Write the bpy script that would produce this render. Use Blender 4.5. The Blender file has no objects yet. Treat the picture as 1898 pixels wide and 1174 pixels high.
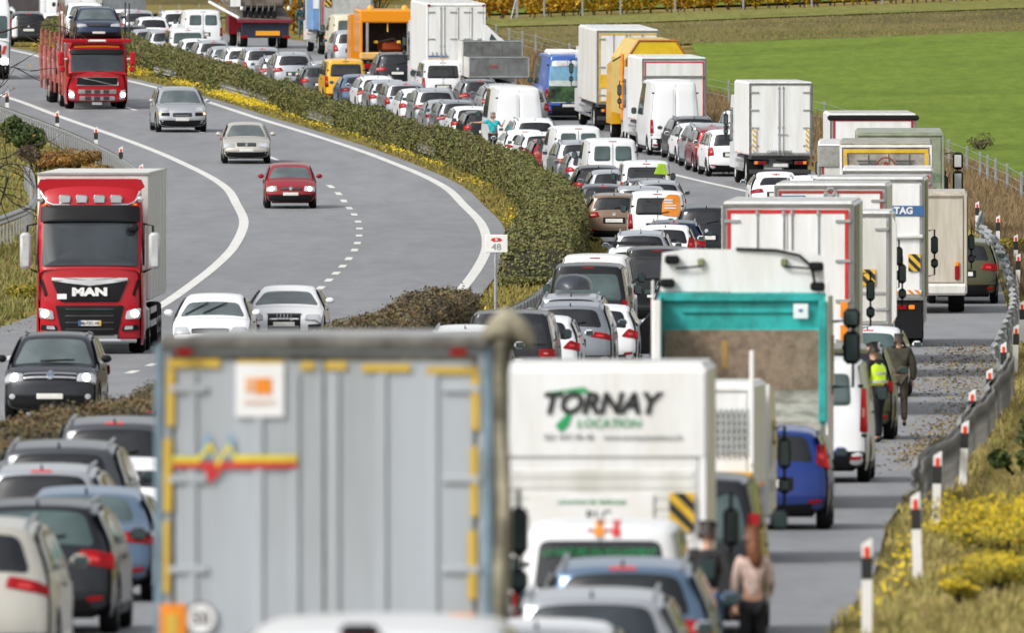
import bpy, math, random
import numpy as np
from mathutils import Vector, Matrix, noise
random.seed(4); RS = np.random.RandomState(7)
R = math.radians
sc = bpy.context.scene
COL = sc.collection
U = 1.2                                   # metres of road per survey step
TILT = R(0.83)
CAMZ = 8.0
# ------------------------------------------------------------------ camera
cd = bpy.data.cameras.new('camera'); cam = bpy.data.objects.new('camera', cd); COL.objects.link(cam); sc.camera = cam
cam.location = (0, 0, CAMZ); cam.rotation_euler = (R(90) - TILT, 0, 0)
cd.sensor_width = 36; cd.lens = 36000 / 1898 * 36; cd.clip_start = 1; cd.clip_end = 6000
cd.dof.use_dof = True; cd.dof.focus_distance = 560; cd.dof.aperture_fstop = 6.6
# ------------------------------------------------------------------ sky, sun, exposure
W = bpy.data.worlds.new('World'); sc.world = W; W.use_nodes = True
nt = W.node_tree; nt.nodes.clear()
sky = nt.nodes.new('ShaderNodeTexSky'); sky.sky_type = 'NISHITA'; sky.sun_disc = False
SUN_EL, SUN_AZ = R(42), R(232)            # azimuth clockwise from +Y
sky.sun_elevation = SUN_EL; sky.sun_rotation = SUN_AZ; sky.dust_density = 3; sky.air_density = 1.2
hs = nt.nodes.new('ShaderNodeHueSaturation'); hs.inputs['Saturation'].default_value = 0.22; hs.inputs['Value'].default_value = 1.0
bg = nt.nodes.new('ShaderNodeBackground'); bg.inputs['Strength'].default_value = 0.135
wo = nt.nodes.new('ShaderNodeOutputWorld')
wtc = nt.nodes.new('ShaderNodeTexCoord'); wn = nt.nodes.new('ShaderNodeTexNoise'); wmp = nt.nodes.new('ShaderNodeMapping'); wmp.inputs['Scale'].default_value = (1, 1, 2.2)
wn.inputs['Scale'].default_value = 2.6; wn.inputs['Detail'].default_value = 5; wn.inputs['Roughness'].default_value = .55
wr = nt.nodes.new('ShaderNodeMapRange'); wr.inputs[1].default_value = .32; wr.inputs[2].default_value = .68; wr.inputs[3].default_value = .62; wr.inputs[4].default_value = 1.38
wm = nt.nodes.new('ShaderNodeVectorMath'); wm.operation = 'SCALE'       # broken overcast
nt.links.new(wtc.outputs['Generated'], wmp.inputs[0]); nt.links.new(wmp.outputs[0], wn.inputs['Vector']); nt.links.new(wn.outputs['Fac'], wr.inputs[0]); nt.links.new(wr.outputs[0], wm.inputs['Scale'])
nt.links.new(sky.outputs[0], hs.inputs['Color']); nt.links.new(hs.outputs[0], wm.inputs[0]); nt.links.new(wm.outputs[0], bg.inputs[0]); nt.links.new(bg.outputs[0], wo.inputs[0])
sd = bpy.data.lights.new('sun', 'SUN'); sd.energy = 1.7; sd.angle = R(14); sd.color = (1, .96, .9)
so = bpy.data.objects.new('sun', sd); COL.objects.link(so)
to_sun = Vector((math.sin(SUN_AZ) * math.cos(SUN_EL), math.cos(SUN_AZ) * math.cos(SUN_EL), math.sin(SUN_EL)))
so.rotation_euler = to_sun.to_track_quat('Z', 'Y').to_euler()
sc.view_settings.view_transform = 'Standard'; sc.view_settings.look = 'None'; sc.view_settings.gamma = 1
sc.view_settings.use_curve_mapping = False; sc.view_settings.exposure = 0.45

# ------------------------------------------------------------------ road survey: heights and alignment
def pchip(k):
    xs = [a for a, b in k]; ys = [b for a, b in k]; n = len(k)
    h = [xs[i+1]-xs[i] for i in range(n-1)]; d = [(ys[i+1]-ys[i])/h[i] for i in range(n-1)]
    m = [d[0]] + [0 if d[i-1]*d[i] <= 0 else (d[i-1]+d[i])/2 for i in range(1, n-1)] + [d[-1]]
    def f(x):
        if x <= xs[0]: return ys[0] + (x-xs[0])*m[0]
        if x >= xs[-1]: return ys[-1] + (x-xs[-1])*m[-1]
        i = 0
        while i < n-2 and x > xs[i+1]: i += 1
        t = (x-xs[i])/h[i]
        return (2*t**3-3*t*t+1)*ys[i]+(t**3-2*t*t+t)*h[i]*m[i]+(-2*t**3+3*t*t)*ys[i+1]+(t**3-t*t)*h[i]*m[i+1]
    return f
_c = [(0,-5.6),(60,-5.1),(100,-4.6),(127,-4.2),(140,-4.11),(160,-3.8),(182,-3.58),(204,-3.35),(228,-3.02),(261,-2.6),(290,-2.2),(306,-2.0),(330,-1.55),(366,-.85),(417,.1),(450,1.1)]
ZR = pchip(_c + [(484,2.05),(530,3.1),(560,4.1),(590,5.1),(610,5.95),(640,7.25),(670,8.7),(704,10.1),(745,11.9),(770,12.8),(850,14.9),(950,16.6),(1100,19),(1500,24)])
ZL = pchip(_c + [(484,2.2),(530,3.5),(570,5.2),(600,6.55),(640,8.2),(670,9.4),(704,10.5),(745,12.0),(770,12.8),(850,14.9),(950,16.6),(1100,19),(1500,24)])
AX = pchip([(0,-18),(100,-14.3),(127,-13.4),(183,-11.4),(202,-10.5),(236,-9.25),(265,-7.85),(300,-6.3),(353,-4.1),(400,-2.35),(441,-1.31),(467,-.85),(480,-.75),(496,-.81),(518,-1.09),(535,-1.59),(553,-2.32),(578,-4.43),(606,-7.47),(628,-9.9),(649,-12.05),(669,-14.3),(690,-16.33),(733,-20.6),(800,-27.5),(900,-38.5),(1000,-50),(1500,-110)])
def sst(a, b, x):
    t = max(0., min(1., (x-a)/(b-a))); return t*t*(3-2*t)
def hz(x, y):
    """height of the land, metres, at lateral metres x and survey step y"""
    off = x - AX(y)
    t = sst(1.2, 3.4, off)
    z = ZL(y)*(1-t) + ZR(y)*t
    if off > 16: z += min(off-16, 6)*.05*(1-sst(430, 520, y))
    if off > 22: z += .038*(off-22)*sst(560, 760, y)
    if off > 21:
        yb = 762 - 3*sst(5, -3, x)
        z += .72*sst(0, 1, (y-yb)/38)*sst(21, 24, off)
    if off < -11: z += -.25*sst(-11, -13, off)
    return z
def P(x, y, h=0):
    return Vector((x, y*U, CAMZ + hz(x, y) + h - y*U*math.tan(TILT)))
def PO(off, y, h=0):
    return P(AX(y)+off, y, h)
def head(y):
    """heading of the road (radians, 0 = straight away from the camera)"""
    return math.atan2((AX(y+6)-AX(y-6)), 12*U)

# ------------------------------------------------------------------ materials
MATS = {}
def ramp(nt, fac, stops):
    r = nt.nodes.new('ShaderNodeValToRGB'); e = r.color_ramp.elements
    while len(e) < len(stops): e.new(.5)
    for i, (p, c) in enumerate(stops):
        e[i].position = p; e[i].color = (*c, 1)
    nt.links.new(fac, r.inputs[0]); return r.outputs[0]
def newmat(name):
    m = bpy.data.materials.new(name); m.use_nodes = True
    b = m.node_tree.nodes['Principled BSDF']; MATS[name] = m
    return m, m.node_tree, b
def noise_tex(nt, scale, detail=4, rough=.6, coord='Object', vscale=None):
    tc = nt.nodes.new('ShaderNodeTexCoord'); n = nt.nodes.new('ShaderNodeTexNoise')
    n.inputs['Scale'].default_value = scale; n.inputs['Detail'].default_value = detail; n.inputs['Roughness'].default_value = rough
    if vscale:
        mp = nt.nodes.new('ShaderNodeMapping'); mp.inputs['Scale'].default_value = vscale
        nt.links.new(tc.outputs[coord], mp.inputs[0]); nt.links.new(mp.outputs[0], n.inputs['Vector'])
    else: nt.links.new(tc.outputs[coord], n.inputs['Vector'])
    return n.outputs['Fac']
def mixc(nt, fac, a, b, mode='MIX'):
    m = nt.nodes.new('ShaderNodeMix'); m.data_type = 'RGBA'; m.blend_type = mode
    for i, v in ((0, fac), (6, a), (7, b)):
        if hasattr(v, 'is_linked'): nt.links.new(v, m.inputs[i])
        else: m.inputs[i].default_value = v if i == 0 else (*v, 1)
    return m.outputs[2]
def plain(name, c, rough=.5, metal=0, spec=.5, dirt=.12, ds=2.5, coat=0):
    """surface with slight uneven wear"""
    if name in MATS: return MATS[name]
    m, nt, b = newmat(name)
    f = noise_tex(nt, ds, 5, .65, vscale=(1.6, 1.6, .22) if name.startswith(('truck', 'trailer', 'horse')) else None)
    dark = tuple(x*(1-dirt*2.2)*k for x, k in zip(c, (1, .98, .93)))
    nt.links.new(ramp(nt, f, [(.35, dark), (.62, c)]), b.inputs['Base Color'])
    b.inputs['Roughness'].default_value = rough; b.inputs['Metallic'].default_value = metal
    b.inputs['Specular IOR Level'].default_value = spec
    if coat: b.inputs['Coat Weight'].default_value = coat; b.inputs['Coat Roughness'].default_value = .06
    return m
def paint(name, c, metal=0.0):
    """car paint with clear coat and road grime that thickens low on the body"""
    name = 'paint_'+name
    if name in MATS: return MATS[name]
    m, nt, b = newmat(name)
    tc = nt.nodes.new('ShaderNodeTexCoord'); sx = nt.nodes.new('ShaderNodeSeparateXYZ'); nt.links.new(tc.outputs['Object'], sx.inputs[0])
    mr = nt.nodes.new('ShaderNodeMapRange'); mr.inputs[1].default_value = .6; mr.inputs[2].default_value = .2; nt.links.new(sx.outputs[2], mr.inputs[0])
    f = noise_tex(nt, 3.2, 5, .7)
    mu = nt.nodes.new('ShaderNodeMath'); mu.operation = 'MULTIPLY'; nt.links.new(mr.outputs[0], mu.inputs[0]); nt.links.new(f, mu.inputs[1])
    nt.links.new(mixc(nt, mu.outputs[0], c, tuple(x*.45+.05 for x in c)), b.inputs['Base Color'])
    b.inputs['Metallic'].default_value = metal; b.inputs['Roughness'].default_value = .3 if metal else .3
    b.inputs['Coat Weight'].default_value = .4; b.inputs['Coat Roughness'].default_value = .06; b.inputs['Specular IOR Level'].default_value = .35
    return m
def lit(name, c, strength, base=None):
    if name in MATS: return MATS[name]
    m, nt, b = newmat(name); b.inputs['Base Color'].default_value = (*(base or c), 1)
    b.inputs['Emission Color'].default_value = (*c, 1); b.inputs['Emission Strength'].default_value = strength
    b.inputs['Roughness'].default_value = .2; return m
def glassy(name, c, rough=.08):
    if name in MATS: return MATS[name]
    m, nt, b = newmat(name)
    f = noise_tex(nt, 1.3, 2, .5)
    nt.links.new(ramp(nt, f, [(.4, tuple(x*.6 for x in c)), (.65, c)]), b.inputs['Base Color'])
    b.inputs['Roughness'].default_value = rough; b.inputs['Specular IOR Level'].default_value = .6
    b.inputs['Coat Weight'].default_value = .25; b.inputs['Coat Roughness'].default_value = .03
    return m
GL = glassy('glass_dark', (.01, .012, .015)); GLG = glassy('glass_sky_green', (.07, .11, .11)); GLB = glassy('glass_smoke', (.028, .037, .045))  # green glass has the reflected sky mixed into its base colour
GLW = glassy('windscreen_glass', (.11, .14, .145), .05)  # pale base colour stands in for sky reflected on windscreens
RUB = plain('rubber', (.01, .01, .011), .8, dirt=.1, spec=.2); BLK = plain('black_plastic', (.009, .009, .011), .45, spec=.25)
RIM = plain('alloy', (.42, .43, .45), .3, .8); CHR = plain('chrome', (.7, .7, .72), .15, 1, dirt=.03)
TAIL = plain('tail_red', (.33, .003, .006), .3, dirt=.15, spec=.3); TAILO = lit('tail_orange', (.9, .25, .02), .05)
TAILW = plain('lamp_clear', (.6, .22, .2), .2); SEGR = plain('lamp_soft_red', (.6, .05, .05), .3, dirt=.02); CLEAR = plain('mirror_pale', (.6, .62, .62), .15, dirt=.03); BRAKE = lit('brake_lit', (1, .02, .01), 1.2, (.5, .01, .01))
HEAD = glassy('headlamp_glass', (.5, .52, .55), .1); HEADON = lit('headlamp_on', (1, .86, .62), 9); HEADW = lit('headlamp_white', (1, .98, .95), 9)
PLATE = plain('plate_white', (.75, .75, .72), .4, dirt=.05); DARK = plain('underbody', (.012, .012, .013), .9)
REDP = plain('red_marking', (.62, .03, .03), .4); ORG = plain('orange_marking', (.85, .28, .02), .4); YEL = plain('yellow_marking', (.8, .5, .04), .4)
BLKP = plain('black_print', (.02, .02, .02), .5); BLUEP = plain('blue_print', (.04, .14, .34), .5); GRNP = plain('green_print', (.02, .35, .12), .5)
WHT = plain('white_print', (.8, .8, .8), .4, dirt=.03)
TW = plain('truck_white', (.82, .83, .83), .35, dirt=.06, ds=2.2); TWD = plain('truck_white_dirty', (.7, .7, .67), .4, dirt=.1, ds=1.0)
TG = plain('truck_grey_frame', (.24, .24, .23), .4, .3); ALU = plain('aluminium', (.5, .51, .52), .35, .6, dirt=.1); STEEL = plain('steel_dark', (.06, .06, .065), .5, .3)
GALV = plain('galvanised', (.42, .44, .46), .45, .5, dirt=.15, ds=1.5)
OLV = plain('olive_shade_and_paint', (.22, .25, .12), .5, dirt=.2)  # plain olive, also used as painted shade on vehicle sides
SKIN = plain('skin', (.55, .3, .2), .5, dirt=.06)
def paintc(k):
    C = dict(white=((.82,.83,.84),0), offwhite=((.66,.65,.6),0), silver=((.5,.52,.55),.6), grey=((.1,.106,.115),.6), midgrey=((.3,.32,.35),.6), dark=((.014,.016,.021),.2), black=((.004,.0045,.006),.1),
      navy=((.02,.035,.08),.4), blue=((.01,.035,.2),.2), steelblue=((.13,.2,.3),.5), beige=((.5,.43,.34),.5), champagne=((.6,.57,.5),.5), red=((.27,.006,.012),.1), darkred=((.22,.012,.02),.3), trucked=((.4,.003,.012),0),
      yellow=((.8,.42,.02),0), orange=((.8,.28,.01),0), olive=((.07,.07,.03),0), tan=((.23,.16,.11),.3), teal=((.01,.36,.34),0), cream=((.72,.66,.5),0), vanblue=((.04,.12,.42),0))
    c, m = C[k]; return paint(k, c, m)

# ------------------------------------------------------------------ mesh building
class MB:
    def __init__(s): s.v = []; s.f = []; s.m = []; s.mats = []
    def mi(s, mat):
        if mat not in s.mats: s.mats.append(mat)
        return s.mats.index(mat)
    def add(s, vs, fs, mat):
        o = len(s.v); i = s.mi(mat); s.v += [tuple(v) for v in vs]; s.f += [tuple(a+o for a in f) for f in fs]; s.m += [i]*len(fs); return s
    def box(s, c, d, mat, b=0.0, rx=0, rz=0):
        x, y, z = d[0]/2, d[1]/2, d[2]/2
        if b <= 0:
            vs = [(i*x, j*y, k*z) for k in (-1, 1) for j in (-1, 1) for i in (-1, 1)]
            fs = [(0,2,3,1),(4,5,7,6),(0,1,5,4),(2,6,7,3),(0,4,6,2),(1,3,7,5)]
        else:
            b = min(b, x*.9, y*.9, z*.9); vs = []; idx = {}
            for k in (-1, 1):
                for j in (-1, 1):
                    for i in (-1, 1):
                        for a in range(3):
                            q = [i*(x-b), j*(y-b), k*(z-b)]; q[a] = (i*x, j*y, k*z)[a]; idx[i, j, k, a] = len(vs); vs.append(tuple(q))
            fs = []
            for a in range(3):
                u, w = [t for t in range(3) if t != a]
                for sg in (-1, 1):
                    q = []
                    for su, sw in ((-1,-1),(1,-1),(1,1),(-1,1)):
                        k = [0,0,0]; k[a] = sg; k[u] = su; k[w] = sw; q.append(idx[(*k, a)])
                    fs.append(tuple(q) if (sg > 0) == (a != 1) else tuple(q[::-1]))
            for a in range(3):
                u, w = [t for t in range(3) if t != a]
                for su in (-1, 1):
                    for sw in (-1, 1):
                        k1 = [0,0,0]; k2 = [0,0,0]; k1[u] = k2[u] = su; k1[w] = k2[w] = sw; k1[a] = -1; k2[a] = 1
                        q = (idx[(*k1, u)], idx[(*k2, u)], idx[(*k2, w)], idx[(*k1, w)]); fs.append(q)
            for i in (-1, 1):
                for j in (-1, 1):
                    for k in (-1, 1): fs.append((idx[i,j,k,0], idx[i,j,k,1], idx[i,j,k,2]))
        if rx or rz:
            M = Matrix.Rotation(rz, 3, 'Z') @ Matrix.Rotation(rx, 3, 'X'); vs = [M @ Vector(v) for v in vs]
        return s.add([(v[0]+c[0], v[1]+c[1], v[2]+c[2]) for v in vs], fs, mat)
    def tube(s, pts, r, mat, n=8, caps=True):
        pts = [Vector(p) for p in pts]; vs = []; fs = []; rr = r if isinstance(r, (list, tuple)) else [r]*len(pts)
        for i, p in enumerate(pts):
            t = (pts[min(i+1, len(pts)-1)] - pts[max(i-1, 0)]).normalized()
            a = t.cross(Vector((0, 0, 1)) if abs(t.z) < .9 else Vector((1, 0, 0))).normalized(); b = t.cross(a)
            for k in range(n):
                w = 2*math.pi*k/n; vs.append(p + (a*math.cos(w) + b*math.sin(w))*rr[i])
        for i in range(len(pts)-1):
            for k in range(n): fs.append((i*n+k, i*n+(k+1)%n, (i+1)*n+(k+1)%n, (i+1)*n+k))
        if caps: fs += [tuple(range(n))[::-1], tuple(range((len(pts)-1)*n, len(pts)*n))]
        return s.add(vs, fs, mat)
    def lathe(s, prof, c, axis, mat, n=24):
        """prof: (radius, along) pairs turned about axis 'X'/'Y'/'Z' through c"""
        vs = []; fs = []
        for r, h in prof:
            for k in range(n):
                w = 2*math.pi*k/n; p = {'X': (h, r*math.cos(w), r*math.sin(w)), 'Y': (r*math.sin(w), h, r*math.cos(w)), 'Z': (r*math.cos(w), r*math.sin(w), h)}[axis]
                vs.append((p[0]+c[0], p[1]+c[1], p[2]+c[2]))
        for i in range(len(prof)-1):
            for k in range(n): fs.append((i*n+k, i*n+(k+1)%n, (i+1)*n+(k+1)%n, (i+1)*n+k))
        return s.add(vs, fs, mat)
    def prism(s, poly, y0, y1, mat, plane='XZ'):
        """polygon in (x,z) extruded along y, or in (y,z) extruded along x, or (x,y) along z"""
        n = len(poly); f = {'XZ': lambda a, b, t: (a, t, b), 'YZ': lambda a, b, t: (t, a, b), 'XY': lambda a, b, t: (a, b, t)}[plane]
        vs = [f(a, b, y0) for a, b in poly] + [f(a, b, y1) for a, b in poly]
        fs = [tuple(range(n)), tuple(range(2*n-1, n-1, -1))] + [(i, i+n, (i+1) % n+n, (i+1) % n) for i in range(n)]
        return s.add(vs, fs, mat)
    def mesh(s, name, smooth=None):
        me = bpy.data.meshes.new(name); me.from_pydata(s.v, [], s.f)
        for m in s.mats: me.materials.append(m)
        me.polygons.foreach_set('material_index', s.m)
        me.validate()
        import bmesh
        bm = bmesh.new(); bm.from_mesh(me); bmesh.ops.recalc_face_normals(bm, faces=bm.faces); bm.to_mesh(me); bm.free()
        if smooth is not None:
            me.polygons.foreach_set('use_smooth', [True]*len(me.polygons))
            try: me.set_sharp_from_angle(angle=R(smooth))
            except Exception: pass
        return me
    def build(s, name, parent=None, smooth=None, loc=None, **kw):
        return put(name, s.mesh(name, smooth), parent, loc, **kw)
def put(name, me, parent=None, loc=None, label=None, kind=None):
    o = bpy.data.objects.new(name, me); COL.objects.link(o)
    if parent is not None: o.parent = parent
    if loc is not None: o.location = loc
    if label: o['label'] = label
    if kind: o['kind'] = kind
    return o
def thing(name, label, cat, group=None, loc=(0, 0, 0), rot=(0, 0, 0)):
    o = bpy.data.objects.new(name, None); COL.objects.link(o); o.location = loc; o.rotation_euler = rot
    o['label'] = label; o['category'] = cat; o.empty_display_size = .2
    if group: o['group'] = group
    return o
def tag(o, label, cat, group=None):
    o['label'] = label; o['category'] = cat
    if group: o['group'] = group
    return o
def pose(o, x, y, oncoming=False, L=0, turn=0, lift=0, dy=0):
    """stand a vehicle on the road: x, y is the end that faces the camera"""
    h = head(y) + turn
    dirv = Vector((math.sin(h), math.cos(h)))
    cx, cy = x + dirv.x*L/2, y + dirv.y*L/2/U
    a, b = P(x + dirv.x*L, y + dirv.y*L/U), P(x, y)
    fwd = (a-b).normalized() if L else Vector((dirv.x, dirv.y, 0))
    c = (a+b)/2 if L else b
    if oncoming: fwd = -fwd
    rt = fwd.cross(Vector((0, 0, 1))).normalized(); up = rt.cross(fwd)
    M = Matrix((rt, fwd, up)).transposed().to_4x4(); M.translation = c + up*lift
    o.matrix_world = M; o.location = M.translation; o.rotation_euler = M.to_euler()
def txt(body, size, mat, name='lettering', parent=None, loc=(0, 0, 0), rot=(R(90), 0, 0), align='CENTER', sx=1, bold=0, shear=0, thick=.004):
    cu = bpy.data.curves.new('t', 'FONT'); cu.body = body; cu.size = size; cu.align_x = align; cu.align_y = 'CENTER'; cu.extrude = thick; cu.offset = bold; cu.shear = shear; cu.resolution_u = 3
    t = bpy.data.objects.new('t', cu); COL.objects.link(t)
    me = bpy.data.meshes.new_from_object(t); bpy.data.objects.remove(t); me.materials.clear(); me.materials.append(mat)
    o = put(name, me, parent, kind='stuff' if len(body) > 3 else None); o.location = loc; o.rotation_euler = rot; o.scale = (sx, 1, 1); return o
def dup(src, parent):
    c = src.copy(); COL.objects.link(c); c.parent = parent
    for ch in src.children: dup(ch, c)
    return c

# ------------------------------------------------------------------ car bodies
def catmull(pts, n=3):
    out = []
    for i in range(len(pts)-1):
        p0 = pts[max(i-1, 0)]; p1 = pts[i]; p2 = pts[i+1]; p3 = pts[min(i+2, len(pts)-1)]
        for k in range(n):
            t = k/n
            out.append(tuple((b*(1-t)+c*t)*.45+.275*((2*b)+(-a+c)*t+(2*a-5*b+4*c-d)*t*t+(-a+3*b-3*c+d)*t**3) for a, b, c, d in zip(p0, p1, p2, p3)))
    out.append(pts[-1]); return out
class Shell:
    def __init__(s, L, W, H, outline, belt, tum, axf, axr, wr, cend=.13, croof=.045, r=.05, gc=.18):
        s.L, s.W, s.H, s.belt, s.tum, s.axf, s.axr, s.wr = L, W, H, belt, tum, axf, axr, wr
        s.cend, s.croof, s.r, s.gc = cend, croof, r, gc
        s.o = catmull(outline, 3); n = len(s.o); s.n = []
        for i in range(n):
            a = s.o[max(i-1, 0)]; b = s.o[min(i+1, n-1)]; t = Vector((b[0]-a[0], b[1]-a[1])).normalized()
            s.n.append((t[1], -t[0]))
        s.top = max(range(n), key=lambda i: s.o[i][1])
    def X(s, y, z):
        t = abs(y)/(s.L/2); w = s.W/2*(1-.085*t**5)
        if z < .42: w -= .05*((.42-z)/.25)**1.5 if z > .17 else .05
        w -= .035*max(0, (z-.55)/(s.belt-.55))**2 if z < s.belt else .035
        if z > s.belt:
            q = (z-s.belt)/(s.H-s.belt); w -= s.tum*q**1.15
        return w
    def disp(s, i, v):
        c = s.croof + (s.cend-s.croof)*min(1, abs(s.n[i][0])**1.2); a = abs(v)
        return c*a**2.6 + s.r*max(0, (a-.86)/.14)**2
    def grid(s):
        vs = []; V = [-1, -.97, -.93, -.86, -.6, -.3, 0, .3, .6, .86, .93, .97, 1]
        for i, (y, z) in enumerate(s.o):
            hw = s.X(y, z)
            for v in V:
                d = s.disp(i, v); vs.append((v*hw, y-s.n[i][0]*d, z-s.n[i][1]*d))
        m = len(V); fs = [(i*m+k, i*m+k+1, (i+1)*m+k+1, (i+1)*m+k) for i in range(len(s.o)-1) for k in range(m-1)]
        return vs, fs
    def body(s, mat):
        mb = MB(); vs, fs = s.grid(); mb.add(vs, fs, mat)
        E = [(y-s.n[i][0]*s.disp(i, 1), z-s.n[i][1]*s.disp(i, 1)) for i, (y, z) in enumerate(s.o)]
        iF = max(range(len(E)), key=lambda i: E[i][0]); iB = min(range(len(E)), key=lambda i: E[i][0])
        up = sorted(E[iF:iB+1]); lo = sorted(E[:iF+1] + E[iB:])
        def itp(a, y):
            if y <= a[0][0]: return a[0][1]
            for p, q in zip(a, a[1:]):
                if y <= q[0]: return p[1] + (q[1]-p[1])*(y-p[0])/max(1e-6, q[0]-p[0])
            return a[-1][1]
        fr = [p for p in lo if p[0] > 0]; rr = [p for p in lo if p[0] <= 0]
        yf0 = fr[0][0]; yr1 = rr[-1][0]
        def bot(y):
            b = itp(fr, y) if y > yf0 else itp(rr, y) if y < yr1 else .2
            for ax in (s.axf, s.axr):
                q = s.wr+.06; d = abs(y-ax)
                if d < q: b = max(b, math.sqrt(q*q-d*d)+s.wr*.98)
            return b
        ys = set(round(p[0], 4) for p in E)
        for ax in (s.axf, s.axr):
            for k in range(13): ys.add(round(ax-(s.wr+.06)*math.cos(math.pi*k/12), 4))
        ys = [y for y in sorted(ys) if E[iB][0] <= y <= E[iF][0]]
        for sg in (-1, 1):
            vs = []; K = 9
            for y in ys:
                t = itp(up, y); b = min(bot(y), t-.005)
                for k in range(K):
                    z = b + (t-b)*k/(K-1); vs.append((sg*s.X(y, z), y, z))
            fs = [(i*K+k, i*K+k+1, (i+1)*K+k+1, (i+1)*K+k) for i in range(len(ys)-1) for k in range(K-1)]
            mb.add(vs, fs, mat)
        return mb
    def onend(s, x, z, off, rear):
        idx = range(s.top, len(s.o)) if rear else range(s.top, -1, -1); pr = s.top
        j = None
        for i in idx:
            if s.o[i][1] < z: j = i; break
            pr = i
        if j is None: j = pr; t = 0
        else: t = (s.o[pr][1]-z)/max(1e-6, s.o[pr][1]-s.o[j][1])
        y = s.o[pr][0]*(1-t)+s.o[j][0]*t; ny = s.n[pr][0]*(1-t)+s.n[j][0]*t; nz = s.n[pr][1]*(1-t)+s.n[j][1]*t
        v = max(-1, min(1, x/max(.1, s.X(y, z)))); d = s.disp(pr, v)*(1-t)+s.disp(j, v)*t-off
        return (x, y-ny*d, z-nz*d)
    def rear(s, x, z, off): return s.onend(x, z, off, True)
    def front(s, x, z, off): return s.onend(x, z, off, False)
    def side(s, sg): return lambda y, z, off: (sg*(s.X(y, z)+off), y, z)
    def roof(s, x, y, off):
        i = min(range(len(s.o)), key=lambda k: abs(s.o[k][0]-y)+(0 if s.o[k][1] > s.belt else 9))
        return (x, y, s.o[i][1]-s.disp(i, x/s.X(y, s.o[i][1]))+off)
def rpoly(c, r=.04, step=.12, k=3):
    """round the corners of a polygon and subdivide its long edges"""
    out = []; n = len(c)
    for i in range(n):
        p = Vector(c[i]); a = Vector(c[i-1]); b = Vector(c[(i+1) % n])
        ra = min(r, (a-p).length*.45); rb = min(r, (b-p).length*.45)
        q0 = p+(a-p).normalized()*ra; q1 = p+(b-p).normalized()*rb
        for t in range(k+1):
            w = t/k; out.append(q0*(1-w)**2+p*2*w*(1-w)+q1*w*w)
    res = []
    for i, p in enumerate(out):
        q = out[(i+1) % len(out)]; res.append(tuple(p)); m = int((q-p).length/step)
        for t in range(1, m+1): res.append(tuple(p+(q-p)*t/(m+1)))
    return res
def patch(mb, poly, f, off, mat, skirt=.02, bev=.004, r=.04, step=.12):
    poly = rpoly(poly, r, step) if r else poly
    n = len(poly); cx = sum(p[0] for p in poly)/n; cy = sum(p[1] for p in poly)/n; vs = []; fs = []
    rings = [(1, off-skirt), (1, off-bev), (.97, off), (.65, off), (.33, off)]
    for sc_, o in rings:
        for a, b in poly: vs.append(f(cx+(a-cx)*sc_, cy+(b-cy)*sc_, o))
    vs.append(f(cx, cy, off)); m = len(rings)
    for k in range(m-1):
        for i in range(n): fs.append((k*n+i, k*n+(i+1) % n, (k+1)*n+(i+1) % n, (k+1)*n+i))
    for i in range(n): fs.append(((m-1)*n+i, (m-1)*n+(i+1) % n, m*n))
    return mb.add(vs, fs, mat)
def mirx(poly): return [(-a, b) for a, b in poly][::-1]
_PM = {}
def pmesh(key, fn):
    if key not in _PM: _PM[key] = fn()
    return _PM[key]
def wheel_meshes(r, w, steel=False):
    def tyre():
        mb = MB(); mb.lathe([(r*.62, -w/2), (r*.9, -w/2), (r*.985, -w*.36), (r, 0), (r*.985, w*.36), (r*.9, w/2), (r*.62, w/2)], (0, 0, 0), 'X', RUB, 24); return mb.mesh('tyre', 40)
    def rim():
        mb = MB(); mt = TWD if steel else RIM
        mb.lathe([(r*.64, -w*.46), (r*.6, -w*.3), (r*.58, w*.3), (r*.64, w*.46)], (0, 0, 0), 'X', mt, 20)
        for sg in (-1, 1):
            mb.lathe([(r*.58, sg*w*.2), (.001, sg*w*.16)], (0, 0, 0), 'X', BLK, 16)
            mb.lathe([(r*.16, sg*w*.2), (r*.15, sg*w*.42), (.001, sg*w*.44)], (0, 0, 0), 'X', mt, 12)
            for k in range(5):
                a = 2*math.pi*k/5; y1, z1 = math.cos(a), math.sin(a)
                mb.tube([(sg*w*.38, y1*r*.1, z1*r*.1), (sg*w*.4, y1*r*.6, z1*r*.6)], r*.075, mt, 5)
        return mb.mesh('rim', 40)
    return pmesh(('tyre', r, w), tyre), pmesh(('rim', r, w, steel), rim)
def add_wheel(root, x, y, r, w, steel=False):
    t, rm = wheel_meshes(r, w, steel)
    o = put('wheel', t, root, (x, y, r)); put('rim', rm, o)

def O(L, H, hood, cowl, cz, wst, rr, rrz, rgb, rgz, tail, tz, bz=.58, nose=.62):
    """side outline from plain measures; y positions measured from front (hood, cowl, wst) and from rear (rr, rgb, tail)"""
    f, b = L/2, -L/2
    return [(f-.2, .2), (f-.04, .3), (f, .48), (f-.03, nose), (f-.1, hood-.1), (f-.3, hood), (f-(cowl+.3)/2, (hood+cz)/2+.035), (f-cowl, cz), (f-(cowl*.5+wst*.5), (cz+H-.1)/2+.02), (f-wst, H-.1), (f-wst-.35, H-.025),
            ((f-wst+b+rr)/2, H), (b+rr+.45, (H+rrz)/2+.01), (b+rr, rrz), ((b+rr+b+rgb)/2, (rrz+rgz)/2+.015), (b+rgb, rgz), (b+tail, tz), (b+.01, bz), (b, .45), (b+.05, .3), (b+.2, .22)]
TYPES = {}
def deft(n, **k): TYPES[n] = k
def q4(x0, x1, z0, z1, dx=0, x2=None, x3=None): return [(x0, z0), (x1, z0), (x1-dx if x2 is None else x2, z1), (x0 if x3 is None else x3, z1)]
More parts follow.
